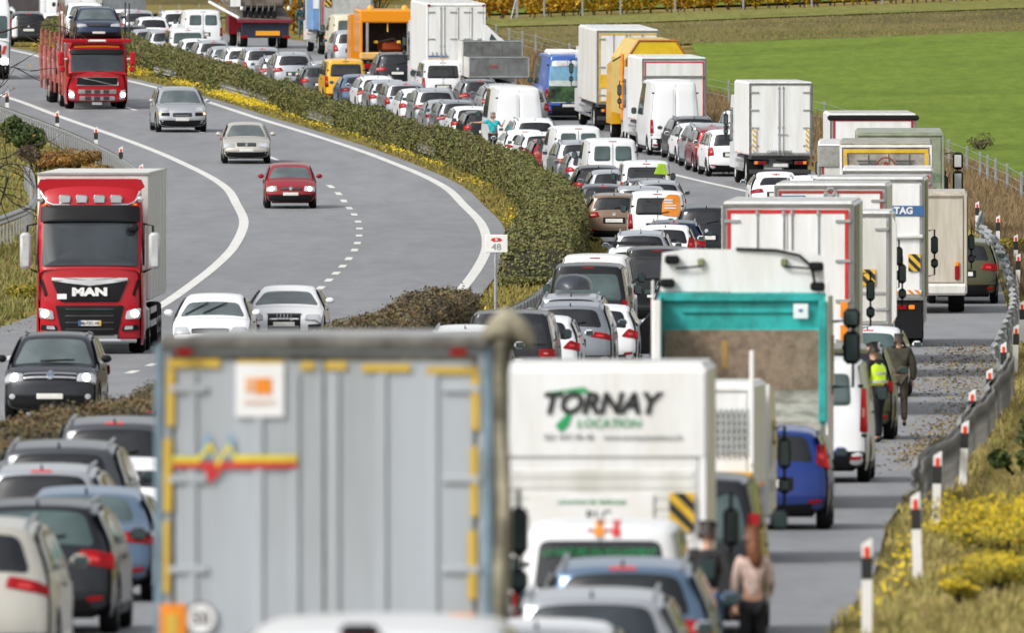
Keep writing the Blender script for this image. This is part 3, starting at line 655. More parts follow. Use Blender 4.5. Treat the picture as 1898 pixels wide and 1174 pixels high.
# ------------------------------------------------------------------ people
def skinmesh(name, pts, edges, mat, parent=None, sub=2, root=0):
    me = bpy.data.meshes.new('s'); me.from_pydata([p[:3] for p in pts], edges, []); o = bpy.data.objects.new('s', me); COL.objects.link(o)
    o.modifiers.new('k', 'SKIN'); sv = me.skin_vertices[0].data
    for i, p in enumerate(pts):
        r = p[3]; sv[i].radius = r if isinstance(r, tuple) else (r, r)
    sv[root].use_root = True
    m = o.modifiers.new('d', 'SUBSURF'); m.levels = sub; m.render_levels = sub
    dg = bpy.context.evaluated_depsgraph_get(); me2 = bpy.data.meshes.new_from_object(o.evaluated_get(dg)); bpy.data.objects.remove(o)
    me2.materials.clear(); me2.materials.append(mat); me2.polygons.foreach_set('use_smooth', [True]*len(me2.polygons))
    return put(name, me2, parent)
def person(label, x, y, face, H=1.75, top=None, legs=None, hairc=(.05, .03, .02), hair='short', vest=None, arms=((.0, -.02), (.0, -.02)), stride=.12, female=False, lean=0, skin=SKIN, hands=None, sleeve=1, bend=0, lift=0, group=None, bulk=1.5):
    """arms: per side either (elbow, hand) as 3-D points relative to the shoulder in fractions of height, or None for hanging"""
    root = thing('person', label, 'person', group); root.location = P(x, y, lift); root.rotation_euler = (0, 0, face)
    k = H; sw = .105*k*(.9 if female else 1.05); hw = .052*k
    fx = lean
    hip = .525*k; neckz = .845*k; sh = .8*k
    def tors(z): return fx*(z-hip)/(neckz-hip) if z > hip else 0
    # legs: feet at +-stride
    J = {}
    J['pel'] = (0, 0, hip+.02*k); J['chest'] = (0, tors(.7*k), .7*k); J['waist'] = (0, tors(.61*k), .61*k); J['neck'] = (0, tors(neckz), neckz-.005*k); J['head'] = (0, tors(neckz)+.02*k, .93*k)
    for s, sg in (('l', -1), ('r', 1)):
        st = stride*sg
        J['hip'+s] = (sg*hw, 0, hip-.02*k); J['kn'+s] = (sg*hw*1.1, st*.55+.02*k, .285*k); J['an'+s] = (sg*hw*1.15, st-(.0), .05*k); J['to'+s] = (sg*hw*1.3, st+.085*k, .02*k)
        J['sh'+s] = (sg*sw, tors(sh), sh)
        a = arms[0 if s == 'l' else 1]
        if isinstance(a[0], tuple): e, h_ = a; J['el'+s] = tuple(J['sh'+s][i]+e[i]*k for i in range(3)); J['ha'+s] = tuple(J['sh'+s][i]+h_[i]*k for i in range(3))
        else: J['el'+s] = (sg*(sw+.035*k), tors(sh)-.03*k, sh-.17*k); J['ha'+s] = (sg*(sw+.045*k), tors(sh)+.03*k, sh-.32*k)
    def chain(names, rad, grow=0): return [(*J[n], r*k+grow) for n, r in zip(names, rad)]
    b = [(*J['pel'], .062*k), (*J['waist'], .056*k), (*J['chest'], .066*k), (*J['neck'], .03*k), (J['head'][0], J['head'][1]-.012*k, J['head'][2]-.045*k, .036*k), (*J['head'], .05*k), (J['head'][0], J['head'][1], .967*k, .036*k)]
    e = [(0,1),(1,2),(2,3),(3,4),(4,5),(5,6)]
    for s in 'lr':
        o = len(b); b += [(*J['sh'+s], .03*k), (*J['el'+s], .022*k), (*J['ha'+s], .015*k)]; e += [(2, o), (o, o+1), (o+1, o+2)]
        o = len(b); b += [(*J['hip'+s], .048*k), (*J['kn'+s], .03*k), (*J['an'+s], .02*k), (*J['to'+s], .018*k)]; e += [(0, o), (o, o+1), (o+1, o+2), (o+2, o+3)]
    body = skinmesh('body', b, e, skin, root)
    hp = Vector(J['head'])
    # face
    f = MB()
    f.lathe([(.001, .0), (.006*k, .004*k), (.008*k, .012*k), (.004*k, .02*k)], (hp.x, hp.y+.045*k, hp.z-.012*k), 'Y', skin, 8); f.build('nose', root, 60)
    for sg in (-1, 1):
        f = MB(); f.lathe([(.001, .0), (.004*k, .002*k), (.005*k, .006*k)], (hp.x+sg*.017*k, hp.y+.045*k, hp.z+.002*k), 'Y', BLKP, 8); f.build('eye', root)
        f = MB(); f.box((hp.x+sg*.047*k, hp.y-.003*k, hp.z-.005*k), (.01*k, .02*k, .035*k), skin, .004*k); f.build('ear', root, 60)
    f = MB(); f.box((hp.x, hp.y+.044*k, hp.z-.032*k), (.026*k, .008*k, .006*k), plain('lips', (.35, .1, .09), .5), .002); f.build('mouth', root)
    # hands with separate bent fingers
    for s, sg in (('l', -1), ('r', 1)):
        w = Vector(J['ha'+s]); d = (w-Vector(J['el'+s])).normalized(); n = d.cross(Vector((0, 1, 0))); n = (n if n.length > .2 else d.cross(Vector((0, 0, 1)))).normalized(); q = d.cross(n)
        pts = [(*w, .014*k), (*(w+d*.03*k), .017*k)]; ed = [(0, 1)]
        for i in range(4):
            a = w+d*.05*k+q*(i-1.5)*.0105*k; ln = (.024, .028, .026, .02)[i]*k
            o = len(pts); pts += [(*a, .006*k), (*(a+d*ln*.6+n*.003*k), .005*k), (*(a+d*ln*1.0+n*ln*.45), .0045*k)]; ed += [(1, o), (o, o+1), (o+1, o+2)]
        o = len(pts); a = w+d*.022*k-q*.018*k; pts += [(*a, .0065*k), (*(a+d*.022*k-q*.008*k+n*.004*k), .005*k)]; ed += [(1, o), (o, o+1)]
        skinmesh('hand', pts, ed, skin, root, 1)
    # clothes
    if top:
        g = .012*k*(.6 if female else bulk)
        c = [(*J['pel'], .064*k+g), (*J['waist'], .057*k+g*(0.6 if female else 1.2)), (*J['chest'], .069*k+g), (J['neck'][0], J['neck'][1], neckz-.02*k, .036*k+g*.5)]; e = [(0,1),(1,2),(2,3)]
        for s in 'lr':
            a = Vector(J['el'+s]); h_ = Vector(J['ha'+s]); o = len(c)
            c += [(*J['sh'+s], (.034 if not female else .028)*k+g), (*(a*(1 if sleeve else .6)+Vector(J['sh'+s])*(0 if sleeve else .4)), .025*k+g*.7)]; e += [(2, o), (o, o+1)]
            if sleeve: c.append((*(h_*.95+a*.05), .018*k+g*.5)); e.append((o+1, o+2))
        skinmesh('jacket' if not female else 'jumper', c, e, top, root)
    if vest:
        g = .012*k*2.6; c = [(*J['pel'], .066*k+g), (*J['waist'], .06*k+g), (*J['chest'], .082*k+g), (J['neck'][0], J['neck'][1], neckz-.03*k, .035*k+g)]; e = [(0,1),(1,2),(2,3)]
        for s in 'lr': c.append((*[J['sh'+s][i]*.8+J['chest'][i]*.2 for i in range(3)], .04*k+g)); e.append((2, len(c)-1))
        v = skinmesh('safety_vest', c, e, vest, root)
        for zz in (.6, .68):
            mb = MB(); mb.lathe([(.107*k, -.012*k), (.108*k, .012*k)], (0, tors(zz*k), zz*k), 'Z', plain('reflective', (.75, .77, .78), .2, .3), 20); mb.build('reflective_band', v, 60)
    if legs:
        g = .008*k*(.5 if female else 1.4); c = [(*J['pel'], .066*k+g*.5)]; e = []
        for s in 'lr': o = len(c); c += [(*J['hip'+s], .05*k+g), (*J['kn'+s], .033*k+g), (*J['an'+s], .024*k+g)]; e += [(0, o), (o, o+1), (o+1, o+2)]
        skinmesh('trousers', c, e, legs, root)
    for s in 'lr':
        a = J['an'+s]; t = J['to'+s]
        skinmesh('shoe', [(a[0], a[1]-.025*k, .022*k, .025*k), (a[0], a[1]+.02*k, .024*k, .026*k), (t[0], t[1], .016*k, .018*k)], [(0, 1), (1, 2)], BLK, root, 1)
    hm = plain('hair_%d' % int(hairc[0]*1000), hairc, .6, dirt=.3, ds=30)
    hp = J['head']
    h = [(hp[0], hp[1]-.02*k, .935*k, .05*k), (hp[0], hp[1]-.012*k, .962*k, .042*k), (hp[0], hp[1]-.03*k, .905*k, .042*k)]; e = [(0, 1), (0, 2)]
    if hair == 'long':
        h += [(hp[0], hp[1]-.045*k, .88*k, (.057*k, .055*k)), (hp[0]+.008*k, hp[1]-.06*k, .83*k, (.058*k, .052*k)), (hp[0]+.022*k, hp[1]-.065*k, .78*k, (.05*k, .045*k)), (hp[0]+.032*k, hp[1]-.06*k, .735*k, (.03*k, .028*k))]; e += [(2, 3), (3, 4), (4, 5), (5, 6)]
    skinmesh('hair', h, e, hm, root)
    return root

# ------------------------------------------------------------------ land
def sheet(name, offs, ys, mat, lift=0, kind='structure', hfun=None, smooth=True):
    vs = []; fs = []; m = len(offs)
    for y in ys:
        ofs = [o(y) if callable(o) else o for o in offs]
        for o in ofs:
            x = AX(y)+o; p = P(x, y, lift); 
            if hfun: p.z += hfun(x, y, o)
            vs.append(p[:])
    fs = [(i*m+k, i*m+k+1, (i+1)*m+k+1, (i+1)*m+k) for i in range(len(ys)-1) for k in range(m-1)]
    mb = MB(); mb.add(vs, fs, mat); ob = mb.build(name, None, 60 if smooth else None, kind=kind)
    if mat is M_AS:      # lay the lane offset into the UVs so that wheel tracks follow the road
        me = ob.data; uv = me.uv_layers.new(name='lane'); n = len(ys)
        for lp in me.loops:
            i = lp.vertex_index; y = ys[i//m]; o = offs[i % m]; uv.data[lp.index].uv = ((o(y) if callable(o) else o), y*U)
    return ob
def fr(a, b, st):
    out = []; v = a
    while v < b: out.append(v); v += st
    return out+[b]
def ground_mat():
    m, nt, b = newmat('dry_grass')
    f1 = noise_tex(nt, .22, 6, .6); f2 = noise_tex(nt, 2.6, 8, .75, vscale=(1, .3, 1)); f3 = noise_tex(nt, 14, 3, .7)
    c1 = ramp(nt, f1, [(.33, (.14, .14, .03)), (.45, (.21, .18, .05)), (.56, (.27, .21, .075)), (.7, (.16, .165, .035))])
    c2 = ramp(nt, f2, [(.3, (.45, .42, .4)), (.6, (1.15, 1.1, 1.0))])
    nt.links.new(mixc(nt, .9, c1, c2, 'MULTIPLY'), b.inputs['Base Color']); b.inputs['Roughness'].default_value = .95
    bp = nt.nodes.new('ShaderNodeBump'); bp.inputs['Strength'].default_value = .9; bp.inputs['Distance'].default_value = .12
    nt.links.new(f2, bp.inputs['Height']); nt.links.new(bp.outputs[0], b.inputs['Normal']); b.inputs['Specular IOR Level'].default_value = .1; return m
def field_mat(n, ca, cb, cc):
    m, nt, b = newmat(n)
    f1 = noise_tex(nt, .05, 5, .6); f2 = noise_tex(nt, 1.5, 8, .8, vscale=(1, .12, 1))
    c1 = ramp(nt, f1, [(.35, ca), (.52, cb), (.68, cc)]); c2 = ramp(nt, f2, [(.3, (.6, .64, .5)), (.62, (1.15, 1.12, 1.1))])
    nt.links.new(mixc(nt, .8, c1, c2, 'MULTIPLY'), b.inputs['Base Color']); b.inputs['Roughness'].default_value = .95; b.inputs['Specular IOR Level'].default_value = .05; return m
def asphalt_mat():
    m, nt, b = newmat('asphalt')
    f1 = noise_tex(nt, .12, 5, .6, vscale=(1.5, .08, 1)); f2 = noise_tex(nt, 9, 6, .8); f3 = noise_tex(nt, .9, 6, .7, vscale=(1.2, .15, 1))
    c = ramp(nt, f1, [(.35, (.185, .188, .198)), (.65, (.23, .233, .243))]); c2 = ramp(nt, f3, [(.35, (.84, .84, .84)), (.62, (1.06, 1.06, 1.06))])
    c3 = ramp(nt, f2, [(.3, (.8, .8, .8)), (.7, (1.12, 1.12, 1.12))])
    nt.links.new(mixc(nt, 1, mixc(nt, 1, c, c2, 'MULTIPLY'), c3, 'MULTIPLY'), b.inputs['Base Color'])
    u = nt.nodes.new('ShaderNodeUVMap'); u.uv_map = 'lane'; sx = nt.nodes.new('ShaderNodeSeparateXYZ'); nt.links.new(u.outputs[0], sx.inputs[0])
    def M(op, a, b_=None):
        q = nt.nodes.new('ShaderNodeMath'); q.operation = op
        for i, v in enumerate((a, b_)):
            if v is None: continue
            if hasattr(v, 'is_linked'): nt.links.new(v, q.inputs[i])
            else: q.inputs[i].default_value = v
        return q.outputs[0]
    w = M('COSINE', M('MULTIPLY', M('ADD', sx.outputs[0], 1.0), 2*math.pi/1.88)); n4 = noise_tex(nt, .5, 4, .6, vscale=(1, .06, 1))
    fac = M('MULTIPLY', M('MAXIMUM', w, 0), M('MULTIPLY', n4, 1.15))
    mpn = nt.nodes.new('ShaderNodeMapping'); mpn.inputs['Scale'].default_value = (2.2, .03, 1); nt.links.new(u.outputs[0], mpn.inputs[0]); ns = nt.nodes.new('ShaderNodeTexNoise'); ns.inputs['Scale'].default_value = 1.2; ns.inputs['Detail'].default_value = 5; nt.links.new(mpn.outputs[0], ns.inputs['Vector'])
    c = mixc(nt, 1, c, ramp(nt, ns.outputs['Fac'], [(.35, (.86, .86, .87)), (.65, (1.08, 1.08, 1.08))]), 'MULTIPLY')
    c = mixc(nt, fac, c, (.11, .11, .115))
    b.inputs['Roughness'].default_value = .62; b.inputs['Specular IOR Level'].default_value = .5
    bp = nt.nodes.new('ShaderNodeBump'); bp.inputs['Strength'].default_value = .5; bp.inputs['Distance'].default_value = .01
    nt.links.new(f2, bp.inputs['Height']); nt.links.new(bp.outputs[0], b.inputs['Normal']); return m
M_GR = ground_mat(); M_AS = asphalt_mat()
M_FD = field_mat('meadow_green', (.115, .17, .028), (.145, .205, .034), (.1, .15, .026))
M_LINE = plain('road_paint', (.72, .72, .7), .5, dirt=.08, ds=1.5)
M_BTOP = field_mat('bank_top_grass', (.15, .16, .045), (.2, .2, .06), (.15, .13, .05))
M_WOOD = field_mat('added_wooded_slope', (.03, .04, .015), (.06, .065, .025), (.09, .07, .03))
M_BANK = field_mat('bank_grass', (.09, .075, .035), (.17, .14, .06), (.12, .11, .035))
YS = fr(20, 1100, 6)
REDGE = pchip([(0,15.0),(183,15.0),(236,14.8),(386,14.7),(484,14.8),(560,16.0),(600,17.6),(640,18.8),(680,17.8),(740,16.8),(1500,16.8)])
LEDGE = -10.3
offs = [-400, -250, -150, -100, -60, -40, -30, -25, -20, -17, -15, -13, -12, -11, LEDGE, LEDGE+1, 0, .8, 1.2, 1.6, 2.0, 2.4, 2.8, 3.2, 3.6, 4, 10, REDGE, lambda y: REDGE(y)+.6, lambda y: REDGE(y)+1.5, lambda y: REDGE(y)+3, 22, 24, 26, 30, 36, 44, 55, 70, 90, 130, 200, 300, 450]
def rough(x, y, o):
    if LEDGE-.5 < o < .9 or 3.2 < o < REDGE(y)+.3: return -.05
    v = noise.noise(Vector((x*.35, y*.3, 0)))*.12
    return v*min(1, abs(o)/3)-.02
sheet('ground', offs, fr(-400, 10, 30)[:-1]+fr(11, 1250, 3), M_GR, 0, hfun=rough)
sheet('road_left', [LEDGE, -9, -6, -3, 0, .65], YS, M_AS, 0)
sheet('road_right', [3.6, 6, 9, 12, lambda y: REDGE(y)], YS, M_AS, 0)
# painted lines
def stripe(name, off, w, ya, yb, lift=.006, parent=None):
    f = off if callable(off) else (lambda y: off)
    ys = fr(ya, yb, 3 if yb-ya > 20 else .8)
    vs = []
    for y in ys:
        h = head(y); hc = 1/math.cos(h)
        for s in (-.5, .5): vs.append(P(AX(y)+f(y)+s*w*hc, y, lift)[:])
    mb = MB(); mb.add(vs, [(2*i, 2*i+1, 2*i+3, 2*i+2) for i in range(len(ys)-1)], M_LINE); return mb.build(name, parent, kind=None if parent else 'structure')
stripe('edge_line', 0, .3, 40, 1090); stripe('edge_line', -7.5, .3, 40, 1090)
stripe('edge_line', 4.3, .25, 40, 1090); stripe('edge_line', 11.9, .25, 40, 1090)
mk = bpy.data.objects.new('lane_marking', None); COL.objects.link(mk); mk['kind'] = 'structure'
dash = [553.0, 546.3, 539.2, 531.7, 524.1, 514.4, 503.8, 493.4, 483.8, 476.1, 467.4, 460.1, 453.4, 446.8, 439.9]
for y in dash + [432-7*k for k in range(13)]: stripe('dash', lambda yy: -3.87, .2, y-1.3, y+1.4, parent=mk)
for y in [566+15*k for k in range(30)]+[336-15*k for k in range(16)]: stripe('dash', lambda yy: -3.87, .17, y-2.4, y+2.4, parent=mk)
for y in [60+15*k for k in range(66)]: stripe('dash', lambda yy: 8.1, .17, y-2.4, y+2.4, parent=mk)
# faint dark joint and patch marks on the carriageways
M_TAR = plain('tar_joint', (.05, .05, .053), .45)
def seam(off, ya, yb, w=.05):
    ys = fr(ya, yb, 3); vs = []
    for y in ys:
        for s in (-.5, .5): vs.append(P(AX(y)+off+s*w+.03*math.sin(y*.7), y, .004)[:])
    mb = MB(); mb.add(vs, [(2*i, 2*i+1, 2*i+3, 2*i+2) for i in range(len(ys)-1)], M_TAR); mb.build('tar_joint', None, kind='structure')
seam(7.9, 60, 500); seam(11.2, 100, 420, .08)
# meadow, bank and vineyard ground
def sheet_xy(name, xa, xb, nx, ya, yb, ny, mat, lift, kind='structure'):
    vs = [P(xa(y)+(xb(y)-xa(y))*i/nx, y, lift)[:] for y in [ya+(yb-ya)*j/ny for j in range(ny+1)] for i in range(nx+1)]
    m = nx+1; fs = [(j*m+i, j*m+i+1, (j+1)*m+i+1, (j+1)*m+i) for j in range(ny) for i in range(nx)]
    mb = MB(); mb.add(vs, fs, mat); return mb.build(name, None, 60, kind=kind)
FEN = pchip([(300, 18.2), (500, 18.6), (548, 19.3), (571, 20.6), (595, 22.3), (641, 23.6), (668, 22.7), (749, 22.4), (1500, 22.4)])
def fld_left(y): return max(AX(y)+FEN(y)+.8+.25*math.sin(y*.31)+.2*math.sin(y*.83), 8.4 if y > 690 else -99)
sheet_xy('field', lambda y: fld_left(y), lambda y: 320, 60, 430, 757, 170, M_FD, .06)
sheet_xy('bank', lambda y: AX(y)+FEN(y)+2.2, lambda y: 320, 60, 757.5, 802, 30, M_BANK, .05)
sheet_xy('bank', lambda y: AX(y)+FEN(y)+3, lambda y: 320, 60, 787, 802.5, 14, M_BTOP, .1)
sheet_xy('field', lambda y: AX(y)+27, lambda y: AX(y)+300, 30, 830, 1090, 60, M_FD, .09)
# sky stays the world; distant hill closes the horizon
def hills_and_added_ring():
    vs = []; n = 60
    for j in range(12):
        for i in range(n+1):
            x = -1500+3000*i/n; yy = 1900+j*130; h = -4+j*16+10*math.sin(i*.5)+8*noise.noise(Vector((i*.3, j*.4, 2)))
            vs.append((x, yy, h))
    mb = MB(); mb.add(vs, [(j*(n+1)+i, j*(n+1)+i+1, (j+1)*(n+1)+i+1, (j+1)*(n+1)+i) for j in range(11) for i in range(n)], M_BANK)
    ring = []; na = 72                                   # unseen wooded ring added behind the bridge to darken reflections
    for j in range(9):
        for k in range(na+1):
            a = math.pi*(.96+1.08*k/na); rr = 460+j*80; hgt = -3+(j/8)**.8*(95+22*math.sin(k*.6)+14*math.sin(k*1.7))+5*noise.noise(Vector((k*.9, j, 5)))
            ring.append((math.cos(a)*rr*1.6, math.sin(a)*rr, hgt))
    mb.add(ring, [(j*(na+1)+i, j*(na+1)+i+1, (j+1)*(na+1)+i+1, (j+1)*(na+1)+i) for j in range(8) for i in range(na)], M_WOOD); mb.build('hills_and_added_ring', None, 60, kind='structure')
hills_and_added_ring()
# far ground out to the hills
mb = MB(); z = P(0, 1240).z; mb.add([(-2500, 1240*U, z-.5), (2500, 1240*U, z-.5), (2500, 3600, z+6), (-2500, 3600, z+6)], [(0, 1, 2, 3)], M_GR); mb.build('far_ground', None, kind='structure')

# ------------------------------------------------------------------ leaves, hedges, shrubs
def leaf_mat(name, stops, rough=.6, ns=.35, rnd=.34, vs=None):
    m, nt, b = newmat(name); g = nt.nodes.new('ShaderNodeNewGeometry'); f = noise_tex(nt, ns, 3, .6, vscale=vs)
    a = nt.nodes.new('ShaderNodeMath'); a.operation = 'MULTIPLY_ADD'; a.inputs[1].default_value = rnd; a.inputs[2].default_value = -rnd/2
    nt.links.new(g.outputs['Random Per Island'], a.inputs[0])
    s = nt.nodes.new('ShaderNodeMath'); s.operation = 'ADD'; nt.links.new(a.outputs[0], s.inputs[0]); nt.links.new(f, s.inputs[1])
    nt.links.new(ramp(nt, s.outputs[0], stops), b.inputs['Base Color']); b.inputs['Roughness'].default_value = rough
    b.inputs['Specular IOR Level'].default_value = .3; return m
def cards(name, P_, N_, size, mat, parent=None, kind='stuff', aspect=1.6, jit=.6, seed=1, label=None):
    """leaf quads at points P_ facing roughly N_"""
    rs = np.random.RandomState(seed); n = len(P_); P_ = np.asarray(P_); N_ = np.asarray(N_)+rs.normal(0, jit, (n, 3)); N_ /= np.linalg.norm(N_, axis=1)[:, None]+1e-9
    A = np.cross(N_, rs.normal(0, 1, (n, 3))); A /= np.linalg.norm(A, axis=1)[:, None]+1e-9; B = np.cross(N_, A)
    s = (np.full(n, size) if np.isscalar(size) else size)*rs.uniform(.6, 1.35, n); A *= (s*aspect/2)[:, None]; B *= (s/2)[:, None]
    V = np.stack([P_-A, P_+B*.9-A*.1, P_+A, P_-B*.9-A*.1], 1).reshape(-1, 3)
    me = bpy.data.meshes.new(name); me.vertices.add(4*n); me.vertices.foreach_set('co', V.ravel().astype(np.float32)); me.loops.add(4*n); me.loops.foreach_set('vertex_index', np.arange(4*n, dtype=np.int32))
    me.polygons.add(n); me.polygons.foreach_set('loop_start', np.arange(0, 4*n, 4, dtype=np.int32)); me.update(calc_edges=True); me.materials.append(mat)
    return put(name, me, parent, kind=kind, label=label)
M_CORE = plain('hedge_twigs', (.035, .03, .02), .9, dirt=.3, ds=5)
M_HEDGE = leaf_mat('hedge_leaves', [(.25, (.06, .075, .02)), (.36, (.11, .135, .028)), (.44, (.135, .13, .045)), (.51, (.15, .165, .038)), (.59, (.13, .1, .045)), (.66, (.13, .135, .035))], ns=.42, rnd=.2, vs=(1, 1, .25))
M_HBR = leaf_mat('hedge_brown', [(.25, (.06, .045, .03)), (.42, (.1, .075, .05)), (.55, (.13, .12, .045)), (.7, (.17, .09, .04))], ns=.5)
def hedge(label, ya, yb, o0, o1, hfun, mat, dens=120, size=.11, seed=3, group=None):
    root = thing('hedge', label, 'hedge', group, loc=PO((o0(ya)+o1(ya))/2, ya)); base = root.location.copy()
    ys = fr(ya, yb, 1.0); prof = [(0, -.1), (0, .35), (.0, .85), (.07, .98), (.5, 1.01), (.93, .98), (1.0, .85), (1.0, .35), (1, -.1)]
    vs = []; m = len(prof); pts = []; nrm = []; rs = np.random.RandomState(seed); rows = []
    for y in ys:
        H = hfun(y); a, b = o0(y), o1(y); row = []
        taper = min(1, (y-ya)/1.2+.25, (yb-y)/1.2+.25)
        for (u, w) in prof:
            q = noise.noise(Vector((y*.45, u*2.5, w*1.2+seed)))*.3+noise.noise(Vector((y*1.6, u*4, w*3)))*.14
            uu = .5+(u-.5)*(.8+q*.9); x = AX(y)+a+(b-a)*uu; row.append(P(x, y, H*w*(.95+q*.28)*(taper if w > 0 else 1)))
        rows.append(row); vs += [tuple(p-base) for p in row]
    fs = [(i*m+k, i*m+k+1, (i+1)*m+k+1, (i+1)*m+k) for i in range(len(ys)-1) for k in range(m-1)]+[tuple(range(m)), tuple(range((len(ys)-1)*m, len(ys)*m))]
    mb = MB(); mb.add(vs, fs, M_CORE); mb.build('stem', root, kind='stuff')
    for i in range(len(rows)-1):
        for k in range(m-1):
            a, b, c, d = rows[i][k], rows[i][k+1], rows[i+1][k+1], rows[i+1][k]
            nn = (b-a).cross(d-a); ar = nn.length; nn = -nn.normalized() if ar else Vector((0, 0, 1))
            cen = (a+b+c+d)/4; mid = (rows[i][0]+rows[i][-1])/2+Vector((0, 1.2 if i < 2 else -1.2 if i > len(rows)-4 else 0, .6))
            if nn.dot(cen-mid) < 0: nn = -nn
            cnt = rs.poisson(ar*dens)
            for _ in range(cnt):
                u, v = rs.rand(), rs.rand(); p = a*(1-u)*(1-v)+b*u*(1-v)+c*u*v+d*(1-u)*v + nn*rs.normal(.03, .07)
                pts.append((p-base)[:]); nrm.append(nn[:])
    for row, sgn in ((rows[0], -1), (rows[-1], 1)):      # the two clipped ends
        c0 = sum(row, Vector())/len(row); t = Vector((0, sgn, 0))
        for _ in range(int(dens*11)):
            k = rs.randint(m-1); u, v = rs.rand(), rs.rand()**.5; p = c0+(row[k]*(1-u)+row[k+1]*u-c0)*v+t*abs(rs.normal(.05, .08)); pts.append((p-base)[:]); nrm.append((0, sgn, .2))
    cards('leaves', pts, nrm, size, mat, root, seed=seed, jit=.7); return root
def blob(c, r, n, rs):
    v = rs.normal(0, 1, (n, 3)); v /= np.linalg.norm(v, axis=1)[:, None]; rad = rs.uniform(.45, 1, n)**.5
    return np.asarray(c)+v*rad[:, None]*np.asarray(r), v
def shrub(name, label, x, y, w, h, mat, n=900, size=.1, seed=1, cat='shrub', group=None, lobes=7, stem=M_CORE, flowers=None, fs=.07, fn=500, dep=None):
    root = thing(name, label, cat, group, loc=P(x, y)); rs = np.random.RandomState(seed); Pn = []; Nn = []; tops = []
    mb = MB()
    for k in range(lobes):
        a = rs.rand()*6.28; d = rs.rand()**.6*w*.36; c = np.array([math.cos(a)*d, math.sin(a)*d*(dep or 1), h*rs.uniform(.3, .74)]); rr = np.array([w*.24, w*.24*(dep or 1), h*.26])*rs.uniform(.7, 1.25)
        p, v = blob(c, rr, n//lobes, rs); Pn.append(p); Nn.append(v); tops.append((c, rr))
        mb.tube([(0, 0, -.1), tuple(c*.5+np.array([0, 0, -.05])), tuple(c)], [.04, .025, .008], stem, 5)
    mb.build('stem', root)
    cards('foliage', np.vstack(Pn), np.vstack(Nn), size, mat, root, kind='stuff', seed=seed)
    if flowers:
        Q = []
        for c, rr in tops:
            v = rs.normal(0, 1, (fn//lobes, 3)); v[:, 2] = abs(v[:, 2])+.2; v /= np.linalg.norm(v, axis=1)[:, None]; Q.append(c+v*rr*rs.uniform(.7, 1.35, (len(v), 1)))
        Q = np.vstack(Q); cards('blossom', Q, np.tile([0, -.4, 1], (len(Q), 1)), fs, flowers, root, kind='stuff', seed=seed+9, aspect=1.1)
    return root
def tufts(name, pts, h, mat, seed=1, blades=5, wid=.02):
    """bunches of narrow grass blades"""
    rs = np.random.RandomState(seed); pts = np.asarray(pts); n = len(pts)*blades; B = np.repeat(pts, blades, 0)+rs.normal(0, .06, (n, 3))*[1, 1, 0]
    a = rs.rand(n)*6.28; ln = rs.normal(0, .35, (n, 2)); hh = (h if np.isscalar(h) else np.repeat(h, blades))*rs.uniform(.5, 1.2, n); dx = np.stack([np.cos(a), np.sin(a), 0*a], 1)*wid*rs.uniform(.6, 1.6, n)[:, None]
    T = B+np.stack([ln[:, 0]*hh, ln[:, 1]*hh, hh], 1)
    V = np.stack([B-dx, B+dx, T], 1).reshape(-1, 3)
    me = bpy.data.meshes.new(name); me.vertices.add(3*n); me.vertices.foreach_set('co', V.ravel().astype(np.float32)); me.loops.add(3*n); me.loops.foreach_set('vertex_index', np.arange(3*n, dtype=np.int32))
    me.polygons.add(n); me.polygons.foreach_set('loop_start', np.arange(0, 3*n, 3, dtype=np.int32)); me.update(calc_edges=True); me.materials.append(mat)
    return put(name, me, kind='stuff')
def scatter(n, fo, ya, yb, seed, cond=None):
    rs = np.random.RandomState(seed); out = []
    for _ in range(n):
        y = rs.uniform(ya, yb); a, b = fo(y); o = rs.uniform(a, b)
        if cond and not cond(o, y, rs): continue
        out.append(PO(o, y)[:])
    return out
M_TUFT = leaf_mat('grass_blades', [(.2, (.12, .14, .03)), (.4, (.2, .19, .055)), (.55, (.27, .22, .09)), (.7, (.15, .18, .035))], .8, ns=.25)
M_VERGE = leaf_mat('verge_blades', [(.25, (.13, .15, .03)), (.42, (.22, .2, .05)), (.56, (.26, .2, .055)), (.7, (.16, .16, .035))], .8, ns=.25, rnd=.2)
M_TAN = leaf_mat('tan_blades', [(.25, (.21, .2, .045)), (.42, (.31, .26, .09)), (.56, (.36, .29, .11)), (.7, (.23, .23, .05))], .8, ns=.5, rnd=.25)
M_DRY = leaf_mat('dry_blades', [(.3, (.2, .14, .07)), (.5, (.27, .19, .1)), (.7, (.17, .12, .055))], .8, ns=.3)
M_FLOW = leaf_mat('yellow_flowers', [(.3, (.5, .36, .01)), (.6, (.68, .5, .015))], .6)
M_GREEN = leaf_mat('green_leaves', [(.3, (.03, .05, .012)), (.5, (.055, .085, .02)), (.7, (.09, .12, .025))], ns=1.2)
M_AUT = leaf_mat('autumn_leaves', [(.3, (.17, .08, .02)), (.5, (.3, .15, .03)), (.7, (.16, .12, .03))], ns=.9)
M_BRN = leaf_mat('brown_twigs', [(.3, (.05, .035, .022)), (.6, (.1, .07, .04))], ns=.9)
M_YG = leaf_mat('yellow_green_leaves', [(.3, (.16, .14, .02)), (.5, (.3, .24, .02)), (.7, (.12, .13, .02))], ns=.9)
M_VINE = leaf_mat('vine_leaves', [(.3, (.3, .13, .01)), (.45, (.46, .25, .015)), (.6, (.5, .33, .02)), (.75, (.22, .2, .02))], ns=.5)
HO0 = pchip([(441, .9), (480, 1.1), (520, 1.55), (560, 1.95), (620, 2.1), (770, 1.9)]); HO1 = pchip([(441, 3.05), (495, 2.9), (540, 2.85), (570, 2.95), (620, 3.05), (770, 2.9)])
hn = lambda y: .08*math.sin(y*.21)+.06*math.sin(y*.53+1)
